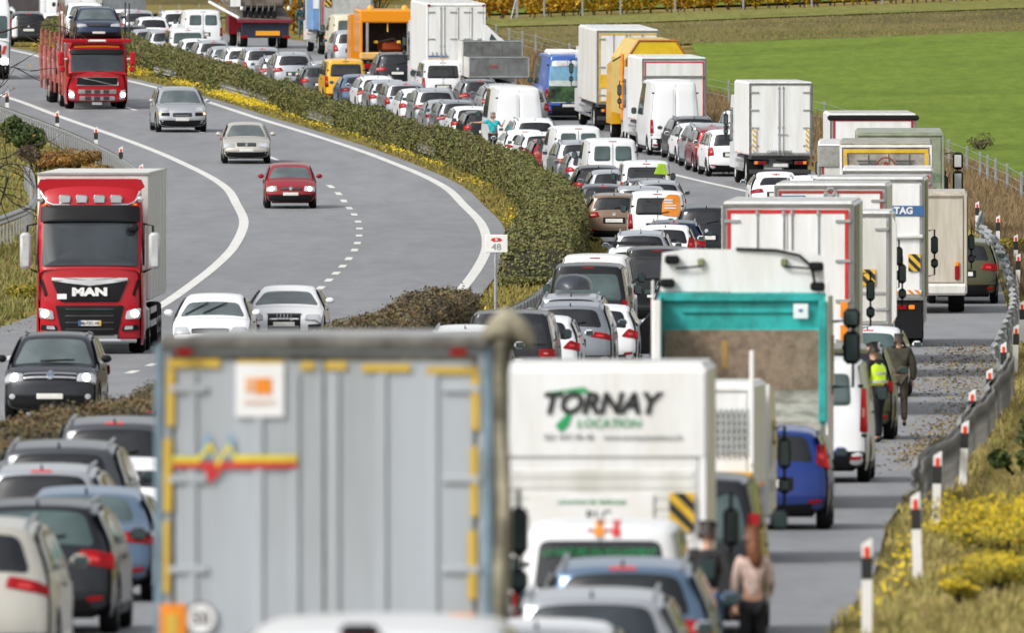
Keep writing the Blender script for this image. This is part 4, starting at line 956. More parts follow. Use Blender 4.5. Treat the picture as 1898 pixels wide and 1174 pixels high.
hedge('long clipped green and brown hedge along the median as far as the tight bend', 441, 770, HO0, HO1, lambda y: 1.45+hn(y)+.2*noise.noise(Vector((y*.3, 3, 0)))-.5*sst(447, 441, y), M_HEDGE, dens=300, size=.065)
hedge('short brown hedge in the median in front of the kilometre sign', 316, 383, lambda y: .9, lambda y: 2.2, lambda y: 1.15+hn(y), M_HBR, dens=480, size=.052, seed=8)
hedge('brown leafy hedge behind the front left queue of stopped cars', 205, 291, lambda y: 1.1, lambda y: 2.4, lambda y: 1.15+hn(y)-.2*sst(262, 292, y), M_HBR, dens=650, size=.045, seed=9)
tufts('grass', scatter(12000, lambda y: (.75, 3.4), 180, 760, 1), .13, M_VERGE, 1, 5, .025)
tufts('grass', scatter(26000, lambda y: (-24, LEDGE-.1), 380, 720, 2, lambda o, y, rs: o > -18 or rs.rand() < .4), .2, M_TUFT, 2, 4, .03)
tufts('grass', scatter(26000, lambda y: (REDGE(y)+.05, REDGE(y)+7), 150, 520, 3), .13, M_TAN, 3, 5, .016)
tufts('dry_grass', scatter(26000, lambda y: (REDGE(y)+.5, FEN(y)+1.2), 430, 760, 4), .5, M_DRY, 4, 4, .03)
tufts('grass', [P(x, y)[:] for x, y in zip(RS.uniform(-6, 40, 9000), RS.uniform(757, 803, 9000)) if x > AX(y)+23], .14, M_TUFT, 5, 4, .03)
def flowers(cl, name='flowering_weeds'):
    pts = []; nr = []
    for (o, y, ro, ry, n, h) in cl:
        for _ in range(n):
            oo, yy = RS.normal(o, ro), RS.normal(y, ry)
            if .7 < oo < 3 or oo < LEDGE-.2 or oo > REDGE(yy)+.1:
                p = PO(oo, yy, abs(RS.normal(h, h*.4))); pts.append(p[:]); nr.append((0, -.5, 1))
    cards(name, pts, nr, .05, M_FLOW, kind='stuff', seed=31)
flowers([(1.2, 735, .35, 12, 1500, .3), (1.2, 702, .3, 5, 350, .25), (1.3, 676, .3, 4, 300, .2), (1.25, 648, .3, 6, 1700, .18), (1.2, 655, .3, 3, 500, .18), (1.4, 628, .3, 2, 90, .12), (1.3, 616, .3, 2, 110, .12), (1.5, 604, .3, 2, 60, .12), (1.3, 588, .25, 3, 160, .1), (1.3, 575, .2, 2, 90, .12), (1.2, 557, .25, 3, 90, .1), (1.1, 512, .2, 6, 260, .12), (.85, 455, .1, 4, 60, .3), (1.2, 395, .3, 6, 300, .2), (1.4, 345, .3, 10, 300, .5),
         (15.3, 200, .12, 9, 60, .14), (15.3, 214, .12, 5, 60, .16)])
fl = leaf_mat('leaf_litter', [(.3, (.13, .085, .035)), (.5, (.26, .19, .06)), (.7, (.18, .14, .05))], ns=3)
lit_p = []
for (o, y, ro, ry, n) in [(14.5, 281, .4, 7, 2200), (14.4, 303, .35, 8, 900), (14.1, 338, .7, 8, 1500), (14.0, 356, .6, 5, 900), (13.9, 370, .5, 4, 500), (14.5, 318, .3, 8, 500), (10.5, 300, 2, 40, 300), (-10.0, 402, .8, 8, 300)]:
    for _ in range(int(n*.8)):
        oo, yy = RS.normal(o, ro), RS.normal(y, ry)
        if oo < REDGE(yy)+1: lit_p.append(PO(oo, yy, abs(RS.normal(.01, .012)))[:])
cards('fallen_leaves', lit_p, [(0, 0, 1)]*len(lit_p), .05, fl, kind='stuff', jit=.35, seed=5)

# ------------------------------------------------------------------ guard rails, posts, fences, sign
WB = [(-.02, .0), (.03, .03), (.06, .08), (.03, .13), (0, .155), (.03, .18), (.06, .23), (.03, .28), (-.02, .31)]
def guardrail(label, off, ya, yb, side=1, top=.75, step=2.0, mat=GALV, posts=True, dip=None, group=None, bendf=None):
    f = off if callable(off) else (lambda y: off)
    root = thing('guard_rail', label, 'guard rail', group, loc=PO(f(ya), ya)); base = root.location.copy(); ys = fr(ya, yb, 1.2); vs = []; m = len(WB)
    for y in ys:
        b = bendf(y) if bendf else 0
        for (d, z) in WB: vs.append((PO(f(y)-side*(d+b), y, top-.31+z - (dip(y) if dip else 0))-base)[:])
    mb = MB(); mb.add(vs, [(i*m+k, i*m+k+1, (i+1)*m+k+1, (i+1)*m+k) for i in range(len(ys)-1) for k in range(m-1)], mat); mb.build('beam', root, 50)
    if posts:
        pm = None; y = ya+.3; k = 0
        while y < yb:
            if pm is None:
                q = MB(); q.box((0, 0, top/2-.05), (.06, .12, top-.1+.1), mat, .008); q.box((side*-.05, 0, top-.16), (.1, .08, .12), mat); pm = q.mesh('post')
            p = put('post', pm, root, PO(f(y)+side*.08, y)-base); p.rotation_euler = (0, 0, -head(y)); y += step/U; k += 1
guardrail('long grey guard rail seen from behind along the outer edge of the left carriageway', LEDGE-.35, 548, 690, side=-1, step=1.3)
guardrail('grey guard rail beside the grass at the left edge behind the red articulated lorry', LEDGE-2.4, 380, 424, side=-1, step=4)
guardrail('old grey barrier further down the left grass slope below the green shrub', lambda y: -14.2+.012*(y-500)*0-.9*sst(510, 470, y), 455, 556, side=-1, top=.95, step=2.2)
guardrail('pale guard rail in the median gap beside the kilometre sign', 2.75, 300, 447, side=1, step=3)
guardrail('short white piece of guard rail glimpsed in the hedge above the beige saloon', lambda y: HO0(y)-.06, 619, 629, side=-1, top=.62, posts=False)
guardrail('white guard rail end peeping from the hedge beside the transporter mirror', lambda y: HO0(y)-.06, 690, 702, side=-1, top=.62, posts=False)
guardrail('rusty white rail fragment low in the hedge before the bend', lambda y: HO0(y)-.06, 582, 588, side=-1, top=.62, posts=False)
guardrail('thin white rail line low in the hedge behind the large silver SUV', lambda y: HO0(y)-.06, 646, 668, side=-1, top=.62, posts=False)
guardrail('bent grey guard rail along the hard shoulder beside the leaf litter', lambda y: 15.15+.05*math.sin(y*.2)+.02*math.sin(y*.6), 231, 330, side=1, top=.82, step=1.4, mat=plain('galvanised_dull', (.3, .3, .29), .6, .2, dirt=.25))
guardrail('dented pale guard rail past the horse box with peeling white reflections', lambda y: 14.75+.05*math.sin(y), 340, 482, side=1, top=.75, step=3)
guardrail('short end piece of guard rail behind the bend in dry grass', lambda y: 14.6+(y-482)*.04, 484, 505, side=1, top=.8, step=4)
def delineator_mesh():
    w = MB(); w.prism([(-.06, -.05), (.06, -.05), (.05, .06), (-.05, .06)], 0, .62, WHT, 'XY'); a = w.mesh('post_body')
    w = MB(); w.prism([(-.062, -.052), (.062, -.052), (.052, .062), (-.052, .062)], .62, .86, BLKP, 'XY'); b = w.mesh('black_band')
    w = MB(); w.add([(-.06, -.05, .86), (.06, -.05, .86), (.05, .06, .86), (-.05, .06, .86), (-.06, -.05, 1.0), (.06, -.05, 1.06), (.05, .06, 1.06), (-.05, .06, 1.0)], [(0,1,2,3),(4,5,6,7),(0,1,5,4),(1,2,6,5),(2,3,7,6),(3,0,4,7)], WHT); c = w.mesh('cap')
    w = MB(); w.box((0, -.056, .91), (.06, .012, .12), plain('reflector_red', (.75, .06, .02), .2, dirt=.02), .004); d = w.mesh('reflector')
    return a, b, c, d
DM = delineator_mesh()
def delineator(label, off, y, h=1.0, lean=0, s=1.0):
    r = thing('delineator_post', label, 'marker post', 'white marker posts with black bands along the road edge', loc=PO(off, y, -.02), rot=(0, lean, -head(y)*.3)); r.scale = (s, s, h)
    for n, m in zip(('post_body', 'black_band', 'cap', 'reflector'), DM): put(n, m, r)
for i, (x, y) in enumerate([(5.0, 203.5), (5.85, 228.5), (7.14, 255)]):
    pass
ordn = ['first', 'second', 'third', 'fourth', 'fifth', 'sixth', 'seventh', 'eighth', 'ninth', 'tenth', 'eleventh', 'twelfth']
rd = [(3.98, 181.5, 1.05, .0), (5.13, 204.6, 1.08, -.03), (6.0, 229.3, 1.05, .03), (7.1, 255, 1.0, .04), (8.0, 282, 1.0, .02), (8.98, 305, 1.0, .02), (9.95, 327, 1.05, -.02), (10.8, 347.6, 1.0, .03), (11.85, 376, 1, .0), (13.62, 436, 1.0, .02), (14.2, 456.2, 1.0, 0), (14.36, 478.3, 1.05, 0), (14.6, 508, 1.0, .0)]
rl = ['marker post in the grass nearest the camera, its foot below the picture edge', 'marker post beside the yellow weeds, second from the camera on the right verge', 'marker post in open grass just before the near end of the bent rail', 'marker post touching the near end of the bent guard rail',
      'marker post by the large patch of fallen leaves', 'marker post above the middle of the bent guard rail', 'marker post at the far end of the bent guard rail', 'marker post half hidden by the green shrub on the right verge', 'marker post in the shrub leaves near the middle leaf patch',
      'marker post beside the pale dented rail below the bend', 'marker post at the top of the pale dented rail', 'marker post in front of the rail end piece', 'marker post directly behind the corner of the horse box roof']
for (x, y, h, l), lb in zip(rd, rl): delineator(lb, x-AX(y), y, h, l)
DLP = [(-19.55, 626.7), (-16.86, 600.0), (-14.96, 582.0), (-13.57, 561.6), (-12.46, 543.9)]
ll = ['marker post at the far left edge behind the bare twigs', 'marker post left of the red car transporter wheels', 'marker post behind the rail above the orange undergrowth', 'marker post just left of the trailer roof of the red lorry', 'marker post showing only its top over the red lorry trailer']
for (x, y), lb in zip(DLP, ll): delineator(lb, x-AX(y), y, 1.05, 0, 1.15)
delineator('marker post on the verge past the small white box lorry', FEN(645)-1.8-.6, 641, 1.0)
# wire fence along the meadow
root = thing('wire_fence', 'wire fence on thin grey posts between the dry verge and the green field', 'fence', loc=P(12, 640)); base = root.location.copy()
q = MB(); q.box((0, 0, .55), (.09, .09, 1.35), GALV, .01); pm = q.mesh('post')
fy = [420+12*k for k in range(8)]+[516, 526, 537, 548, 559, 567, 572, 577, 586, 595, 606, 618, 630, 641, 653, 665, 679, 694, 709, 725, 740, 746, 752]
for y in fy:
    o = put('post', pm, root, PO(FEN(y), y)-base)
for hh in (.25, .55, .85, 1.12):
    q = MB(); q.tube([(PO(FEN(y), y, hh)-base)[:] for y in fy], .008, GALV, 4); q.build('wire', root)
root = thing('pasture_fence', 'grey posted fence at the foot of the far green slope', 'fence', loc=P(-15, 850)); base = root.location.copy()
for i in range(26):
    y = 760+12*i; put('post', pm, root, PO(22.6, y)-base)
for hh in (.5, .9):
    q = MB(); q.tube([(PO(22.6, 760+12*i, hh)-base)[:] for i in range(26)], .012, GALV, 4); q.build('wire', root)
for lb, x, y, H in (('tall pale post with slanting brace before the vineyard', .25, 803, 1.5), ):
    r = thing('braced_post', lb, 'post', loc=P(x, y, -.1)); bits(r, 'post', lambda mb: mb.box((0, 0, H/2), (.12, .1, H), GALV, .01)); bits(r, 'brace', lambda mb: mb.tube([(-.5, 0, -.7), (-.02, 0, H*.85)], .05, GALV, 6))
# kilometre sign
r = thing('kilometre_sign', 'small white kilometre sign with red emblem and number 48 on a grey pole', 'sign', loc=P(-.42, 415, .1)); r.scale = (1, 1, 1)
bits(r, 'pole', lambda mb: mb.tube([(0, 0, -.2), (0, 0, 1.55)], .045, GALV, 10), 40)
bits(r, 'sign_plate', lambda mb: mb.box((.02, -.05, 1.72), (.58, .03, .46), WHT, .012))
def emblem(mb):
    mb.prism([(.02-.15, 1.82), (.02-.09, 1.865), (.02+.09, 1.865), (.02+.15, 1.82), (.02+.09, 1.775), (.02-.09, 1.775)], -.075, -.068, REDP)
    mb.box((.02, -.078, 1.82), (.07, .004, .02), WHT); mb.box((.02, -.0785, 1.82), (.02, .004, .065), WHT)
bits(r, 'emblem', emblem); txt('48', .23, plain('sign_grey', (.3, .31, .32), .5), 'lettering', r, (.02, -.07, 1.63), sx=1.1)
# shrubs on the left bank
shrub('shrub', 'round dark green shrub on the bank below the grey rail', -17.7, 587, 1.7, 1.7, M_GREEN, 2600, .1, 11)
shrub('shrub', 'bare brown bush at the foot of the green shrub', -16.9, 573, 1.5, 1.0, M_BRN, 1800, .06, 12)
shrub('shrub', 'orange red autumn bush spreading on the left bank', -15.5, 571, 2.6, .8, M_AUT, 3400, .07, 13, lobes=11)
shrub('shrub', 'second orange brown bush close behind the lorry trailer roof', -14.3, 559, 1.8, .7, M_AUT, 2200, .07, 33, lobes=9)
shrub('shrub', 'low yellow green bush under the autumn bush', -16.2, 555, 1.4, .7, M_YG, 1300, .08, 14)
shrub('shrub', 'yellow weeds by the rail at the left edge behind the lorry cab', -12.9, 428, 1.2, .5, M_YG, 900, .07, 15)
# right verge
shrub('flowering_shrub', 'large bright yellow flowering shrub on the right verge by the picture edge', 6.6, 213, 2.3, .85, M_YG, 4200, .04, 16, lobes=34, flowers=M_FLOW, fs=.035, fn=4600, dep=3.5)
shrub('flowering_shrub', 'lower yellow flowering plant in front of the large one', 5.95, 198, 1.5, .5, M_YG, 2400, .04, 17, lobes=20, flowers=M_FLOW, fs=.03, fn=1600, dep=3)
shrub('flowering_shrub', 'small yellow plant between marker posts and the large shrub', 5.35, 192, .55, .35, M_YG, 700, .04, 18, flowers=M_FLOW, fs=.035, fn=500)
shrub('shrub', 'leafy yellow green bush hanging over the far right rail', 13.35, 362, 1.7, 1.9, M_GREEN, 4200, .09, 19, lobes=12, flowers=M_YG, fs=.08, fn=1400)
shrub('shrub', 'dense mixed bush behind the bent rail at the right edge', 10.75, 304, 1.9, 1.9, M_YG, 5200, .08, 20, lobes=14, flowers=M_GREEN, fs=.08, fn=2200)
shrub('shrub', 'dark green bush with brown twigs behind the bent rail', 9.1, 270, 1.5, .9, M_GREEN, 2600, .07, 21, lobes=9)
shrub('shrub', 'brown leafy undergrowth behind the middle of the rail', 9.9, 288, 1.6, 1.0, M_AUT, 2400, .07, 22, lobes=9)
shrub('shrub', 'low dark shrub at the dried patch behind the near rail end', 8.2, 262, .9, .5, M_GREEN, 1000, .06, 23)
shrub('shrub', 'low green yellow bushes beside the far pale rail', 14.6, 470, 1.8, .7, M_YG, 1800, .08, 24, lobes=9)
shrub('shrub', 'reddish bare bush standing alone in the green field at the right edge', 17.9, 618, 1.3, .8, M_BRN, 500, .05, 25)
r = thing('low_post', 'short grey fence posts with brace behind the bent rail', 'post', loc=P(8.75, 258)); bits(r, 'post', lambda mb: mb.tube([(0, 0, -.1), (0, 0, .75)], .06, GALV, 8)); bits(r, 'brace', lambda mb: mb.tube([(.08, 0, .3), (.3, 0, -.1)], .03, GALV, 6))
r = thing('low_post', 'taller grey post just behind the braced short one', 'post', loc=P(8.98, 262)); bits(r, 'post', lambda mb: mb.tube([(0, 0, -.1), (0, 0, .95)], .06, GALV, 8)); bits(r, 'cap', lambda mb: mb.lathe([(.07, .93), (.06, .98), (.001, 1.0)], (0, 0, 0), 'Z', GALV, 8))
# vineyard rows at the top of the bank
rs = np.random.RandomState(77)
for row, (yv, dens) in enumerate([(806, 1), (812, .8), (818, .6)]):
    Pn = []; Sn = []; mb = MB(); x0 = AX(yv)+26 if row else AX(yv)+25.5
    for k in range(int((44-x0)/.75)):
        x = x0+k*.75+rs.normal(0, .08)
        if abs(x-.4) < .6 and row == 0: continue
        b = P(x, yv); mb.tube([b[:], (b+Vector((rs.normal(0, .08), 0, .5)))[:], (b+Vector((rs.normal(0, .15), 0, 1.3)))[:]], [.035, .03, .012], M_CORE, 5)
        p, v = blob((b+Vector((0, 0, .95)))[:], (.52, .35, .72), int(330*dens), rs); Pn.append(p); Sn.append(v)
    mb.build('vineyard_stems', None, kind='stuff')
    cards('vineyard_foliage', np.vstack(Pn), np.vstack(Sn), .13, M_VINE, kind='stuff', seed=50+row)
q = MB(); q.box((0, 0, .9), (.09, .09, 1.9), GALV, .01); pm2 = q.mesh('post')
for i, x in enumerate([1.6, 3.5, 5.4, 8.1, 11.5, 14.9, 18.4, 22, 26, 30, 34]):
    o = put('vineyard_post', pm2); o.location = P(x, 804.6, -.1); tag(o, 'thin grey post at the front edge of the yellow vineyard', 'post', 'vineyard end posts')
for i, (x, y, w, h) in enumerate([(-10.5, 835, 5, 3.5), (-7, 842, 6, 4), (-13, 870, 5, 3.5)]):
    shrub('shrub', ['yellow autumn bush behind the flatbed lorry at the top', 'large golden bush rising behind the blue sided lorry', 'tall pale yellow bush behind the crane lorry'][i], x, y, w, h, M_VINE if i < 2 else M_YG, 3500, .2, 60+i, lobes=12)
# bare tree whose twigs reach in at the top left
def bare_tree():
    rs = random.Random(5); root = thing('tree', 'bare tree outside the frame whose dark twigs reach in at the top left', 'tree', loc=P(-17.5, 405)); M_BK = plain('bark', (.05, .04, .03), .9, dirt=.3)
    mb = MB(); mb.tube([(0, 0, -.3), (.05, 0, 1.5), (.0, .1, 3.2), (.2, 0, 5), (.1, .1, 6.5)], [.16, .13, .1, .07, .03], M_BK, 8); mb.build('trunk', root, 60)
    tw = []
    def limb(p, d, ln, r, dep):
        pts = [p]; q = p.copy(); dd = d.copy()
        for k in range(6):
            dd = (dd+Vector((rs.gauss(0, .14), rs.gauss(0, .1), rs.gauss(0, .14)-.03))).normalized(); q = q+dd*ln/6; pts.append(q.copy())
            if dep < 3 and k > 0 and rs.random() < .75: limb(q.copy(), (dd+Vector((rs.gauss(.05, .5), rs.gauss(0, .3), rs.gauss(0, .55)))).normalized(), ln*rs.uniform(.35, .55), r*.55, dep+1)
        mb.tube([v[:] for v in pts], [max(.004, r*(1-i/7.5)) for i in range(7)], M_BK, 5); tw.append(pts[-1])
    for i, (z, d, ln) in enumerate([(3.9, (1, .1, .28), 4.9), (4.3, (1, -.2, .18), 4.7), (4.6, (1, .2, .33), 4.9), (5.0, (1, 0, .25), 4.5), (3.4, (1, .1, .42), 4.6), (4.8, (-1, 0, .5), 3), (5.6, (.5, .3, 1), 3), (5, (-.5, .5, .8), 3), (6.2, (1, 0, .32), 4.6)]):
        mb = MB(); limb(Vector((.1, 0, z)), Vector(d).normalized(), ln, .055, 1); mb.build('limb', root, 60)
    cards('leaves', [(t+Vector((rs.gauss(0, .1), 0, rs.gauss(0, .1))))[:] for t in tw[::3]], [(0, -1, 0)]*len(tw[::3]), .07, M_VINE, root, seed=4)
bare_tree()

# ------------------------------------------------------------------ the queue: cars
QL = 'cars queueing along the median'; QR = 'vehicles stopped in the outer lane'
# kind, colour, x, y, label, options
CARS = [
 # front left queue, nearest first
 ('suv','champagne',-5.6,165,'beige rounded SUV with wide dark tail lights cut by the left edge',dict(tail=[(.42,.98),(.88,.92),(.86,1.06),(.46,1.1)])),
 ('wagon','dark',-5.35,181.5,'dark grey estate car with pale reflecting rear window, next after the beige one',dict(winmat=GLG)),
 ('sedan','steelblue',-5.2,195,'steel blue saloon with clear red lamps ahead of the dark estate',dict(winmat=GLG)),
 ('wagon','silver',-5.9,202,'bluish silver estate whose roof shows above the steel blue saloon',{}),
 ('suv','grey',-5.85,208,'dark grey SUV with tall roof rails, left of the white coupe',{}),
 ('coupe','white',-5.1,214,'white low car with big red lamp squeezed against the grey trailer side',{}),
 ('suv','grey',-5.45,221,'dark SUV with silver rails just below the brown hedge end',{}),
 ('wagon','silver',-4.95,230,'silver estate with open slanting roof rails beside the trailer top corner',{}),
 ('wagon','white',-4.6,239,'white car with a dark rear window at the upper left trailer corner',{}),
 ('hatch','red',-4.9,254,'bright red car of which only a sliver shows left of the trailer',dict(brake=1)),
 ('wagon','white',-4.0,262,'white estate hidden behind the upper edge of the grey trailer',{}),
 ('mpv','black',-3.2,276,'black people carrier behind the trailer top',{}),
 ('wagon','silver',-2.6,290,'silver estate behind the trailer top edge, ahead of the black people carrier',{}),
 ('suv','silver',-1.9,309,'silver car with white bonnet left of the torn trailer roof corner',{}),
 ('wagon','white',-.95,322,'white roofed estate with long red brake strip above the trailer edge',{}),
 ('t5','dark',-.05,329,'dark people carrier with large square red lamps and roof rails',dict(H=.86,tail=[(.6,.86),(.92,.86),(.92,1.06),(.6,1.06)])),
 ('hatch','white',.55,337,'white hatchback with wedge red lamp right of the dark people carrier',{}),
 ('suv','midgrey',1.22,342.5,'grey SUV with horizontal red lamps and silver bumper',dict(H=.96,tail=[(.42,.92),(.88,.86),(.88,1.02),(.5,1.04)])),
 ('hatch','white',1.85,348.5,'white car with open black driver door in the middle queue',{}),
 ('wagon','silver',1.3,360,'silver estate carrying a dark roof box',dict(box=1)),
 ('t5','black',1.72,368,'black minibus with wide pale reflecting rear window',dict(winmat=GLG)),
 ('t5','white',2.0,391,'white minibus directly ahead of the black minibus',dict(H=.98,winmat=GLG)),
 ('t5','black',3.6,400,'black van with big dark rear window right of the white minibus',{}),
 ('hatch','dark',4.15,385,'small dark car half hidden left of the teal tipper cab',{}),
 ('hatch','white',3.2,428,'white car with black ski racks on its roof',{}),
 ('wagon','silver',3.5,440,'silver car with thin red brake strip behind the ski rack car',{}),
 ('hatch','white',4.25,449,'white hatchback with tall red lamps beside the navy roof',dict(tail=[(.6,.8),(.86,.8),(.8,1.2),(.66,1.2)])),
 ('wagon','navy',4.55,455,'car with a navy blue roof just ahead of the white hatchback',{}),
 ('suv','dark',5.55,462,'dark grey SUV with three pointed badge and tinted glass',{}),
 ('wagon','dark',6.35,470,'dark estate beside the left edge of the red framed box lorry',{}),
 ('caddy','white',4.3,478,'white delivery van with orange printed corner',{}),
 ('wagon','tan',3.1,491,'tan brown car close beside the hedge, left of the orange printed van',{}),
 ('mpv','silver',4.0,503,'silver car partly hidden by the orange printed van',{}),
 ('hatch','grey',2.9,515,'grey car close to the hedge ahead of the tan one',{}),
 ('wagon','silver',4.75,522,'silver estate with wide dark rear window above the orange printed van',{}),
 ('wagon','grey',4.45,529,'dark grey estate with roof rails behind the silver estate',{}),
 ('caddy','white',4.45,536,'white van with lime green top corner',{}),
 ('hatch','silver',3.35,541,'silver hatchback left of the lime cornered van',{}),
 ('hatch','black',2.95,547.5,'black hatchback by the hedge, left of the silver hatchback',{}),
 ('trafic','white',3.5,561,'white panel van with two square rear windows',{}),
 ('hatch','silver',2.75,568,'silver hatchback with clear lamps left of the two windowed van',{}),
 ('suv','silver',2.45,575,'silver SUV with its tailgate close to the hedge bend',{}),
 ('trafic','white',2.4,583,'second white panel van beyond the two windowed one',{}),
 ('hatch','darkred',1.55,588.5,'dark red hatchback between white cars at the hedge',{}),
 ('hatch','white',1.15,594,'white hatchback with round red lamp at the hedge bend',{}),
 ('coupe','white',.6,600.5,'white low car with slanted red lamps right of the man in turquoise',dict(tail=[(.5,.78),(.7,.72),(.86,.9),(.8,.94)])),
 ('suv','white',.9,606.5,'white SUV with blacked out rear window and rail blocks',dict(winmat=GL)),
 ('sprinter','white',.28,614,'tall white panel van behind the man in turquoise',dict(H=.97)),
 ('hatch','black',-1.0,622,'black hatchback just left of the man in turquoise',{}),
 ('hatch','white',-1.5,627.5,'white hatchback ahead of the black one',{}),
 ('wagon','midgrey',-2.05,632.5,'grey estate with roof rails at the hedge, two ahead of the black hatchback',{}),
 ('sedan','silver',-2.55,637.5,'silver saloon with rounded rear window at the hedge',{}),
 ('suv','silver',-3.0,642.5,'silver SUV with dark window in the hedge queue',{}),
 ('hatch','white',-3.65,647.5,'white hatchback with greenish window behind the silver SUV',dict(winmat=GLG)),
 ('mpv','silver',-4.25,652.5,'silver car with large dark rear window above the hedge',{}),
 ('hatch','silver',-4.95,657.5,'silver hatchback squeezed left of the large windowed one',{}),
 ('wagon','white',-5.45,662.5,'white low estate with oval rear window',{}),
 ('sedan','steelblue',-6.2,667.3,'pale blue grey saloon right of the yellow van',{}),
 ('caddy','yellow',-6.9,673,'bright yellow delivery van in the queue above the hedge',{}),
 ('hatch','grey',-8.0,679.5,'small grey hatchback left of the yellow van',{}),
 ('wagon','silver',-7.8,685.5,'silver estate directly ahead of the yellow van',{}),
 ('suv','silver',-9.3,691,'silver SUV with full width dark rear window',{}),
 ('wagon','silver',-9.95,696.7,'silver estate whose rails touch the wide windowed SUV',{}),
 ('mpv','silver',-10.8,702,'silver people carrier with white rim around dark glass',{}),
 ('wagon','white',-11.75,707.4,'white estate third left of the wide windowed SUV',{}),
 ('hatch','silver',-12.5,712.7,'silver hatchback with teal tinted rear window',dict(winmat=GLG)),
 ('wagon','silver',-13.2,718,'silver estate beneath the flatbed lorry deck',{}),
 ('hatch','white',-14.0,723.2,'white hatchback right of the square white van',{}),
 ('caddy','white',-14.6,729,'square white van with three red roof lamps',dict(winmat=GLG)),
 ('hatch','silver',-15.7,735.5,'silver hatchback left of the square white van',{}),
 ('hatch','silver',-16.6,740.8,'light silver hatchback peeping over the hedge by the transporter load',{}),
 ('wagon','black',-17.5,746.2,'black car right of the loaded transporter car',{}),
 # second row further out at the top
 ('suv','white',-16.0,775,'big white SUV with flared tail in the upper row',dict(tail=[(.5,.95),(.9,.9),(.9,1.0),(.6,1.02)])),
 ('trafic','white',-14.55,763,'white pickup style van left of the crane lorry',{}),
 ('hatch','white',-17.0,768,'small white car with round red lamp in the upper row',dict(brake=1)),
 ('mpv','silver',-18.0,781,'silver people carrier with blue bag in the rear window',{}),
 ('suv','white',-18.8,789,'white car below the grey box body at the top',{}),
 ('hatch','white',-22.0,783,'white hatchback with wide dark glass at the top left',{}),
 ('mpv','dark',-23.2,777,'dark car with upright red lamps at the top left',dict(tail=[(.78,.8),(.88,.8),(.86,1.4),(.78,1.4)])),
 ('hatch','silver',-20.9,775,'silver hatchback next to the hedge top left of the transporter',{}),
 ('suv','white',-25.0,793,'white SUV with upright red lamps in the top left corner',dict(tail=[(.78,.9),(.9,.9),(.86,1.5),(.78,1.5)])),
 ('wagon','silver',-24.9,783,'silver car behind the white lorry at the left edge',{}),
 # outer lane cars
 ('hatch','blue',3.62,228,'bright blue hatchback with tall red lamp near the shoulder',dict(tail=[(.66,.96),(.86,.94),(.78,1.3),(.68,1.3)])),
 ('suv','olive',5.9,289,'olive green off road vehicle beside the man in the safety vest',{}),
 ('hatch','white',7.15,326,'white car ahead of the olive vehicle by the shoulder',dict(winmat=GLG)),
 ('suv','olive',11.85,425.2,'olive vehicle parked right of the horse box on the shoulder',{}),
 ('suv','white',9.65,520,'white SUV with tinted window left of the banner lorry',dict(winmat=GLG)),
 ('coupe','white',8.8,537,'white low car with dome shaped roof before the small box lorry',dict(H=1.08)),
 ('mpv','white',8.03,590,'white people carrier with square dark window left of the small box lorry',{}),
 ('suv','darkred',7.6,594.9,'dark red SUV behind the white people carrier',dict(scale=.95)),
 ('suv','silver',7.45,599.4,'silver SUV ahead of the dark red one',{}),
 ('hatch','white',7.04,604.2,'white hatchback with dark bumper beside the tall white van',{}),
 ('suv','black',6.9,608.6,'black SUV at the shoulder next to the tall white van',{}),
 ('caddy','white',8.95,609,'small white van on the shoulder beyond the dark red SUV',{}),
 ('sprinter','white',6.2,613.5,'very tall white van with upright red lamp in front of the red framed box body',dict(H=1.06)),
 ('caddy','white',-2.85,670,'white high roofed van left of the dropside lorry',dict(H=1.05)),
 ('trafic','cream',-7.3,740,'cream minibus with twin orange lamps left of the orange lorry',dict(H=1.08)),
 ('sprinter','white',-22.9,860,'tall white van tilted behind the transporter load',{}),
 ('sprinter','white',-25.2,875,'tall white van at the very top left',{}),
 ('sprinter','white',-.92,103,'white van whose blurred roof fills the bottom edge before the grey trailer',dict(H=.955)),
 ('wagon','silver',.72,148.5,'blurred silver estate with tinted window at the bottom edge',dict(winmat=GLB)),
 ('hatch','white',.2,140,'white hatchback cut by the bottom edge beside the trailer',{}),
 ('wagon','steelblue',1.05,155,'steel blue estate between the silver estate and the white delivery van',{}),
 ('caddy','white',.87,160.5,'white delivery van with green window lettering and orange red roof stripes',{}),
 ('t5','dark',1.86,181,'dark grey van with tall red lamp behind the two people',dict(H=.93,tail=[(.76,1.1),(.92,1.1),(.9,1.5),(.78,1.5)],winmat=GLG)),
 ('trafic','white',4.72,257,'white van with smoked tall lamps between the teal tipper and the shoulder',dict(tail=[(.8,.8),(.93,.8),(.9,1.5),(.82,1.5)])),
 ('mpv','midgrey',.62,645.5,'white and grey car with red lamps left of the wrapped van',{}),
 ('wagon','silver',-.33,652,'silver estate behind the dropside lorry',{}),
 ('wagon','grey',-1.25,659,'dark grey estate with triangular red lamp below the dropside lorry',{}),
 ('suv','dark',-4.9,694,'dark SUV in front of the orange road works lorry',{}),
 ('mpv','silver',-7.15,728,'silver car with twin red lamps left of the orange lorry',{}),
]
BYL = {}
for k, c, x, y, lb, op in CARS:
    g = {'caddy': 'van', 'trafic': 'van', 'sprinter': 'van', 't5': 'minibus'}.get(k, 'car')
    op = dict(op); op.setdefault('H', 1+.035*math.sin(len(BYL)*2.3)); ROOT = car(k, c, x, y, lb, g, QL if x < AX(y)+9 else QR, **op); BYL[lb] = ROOT
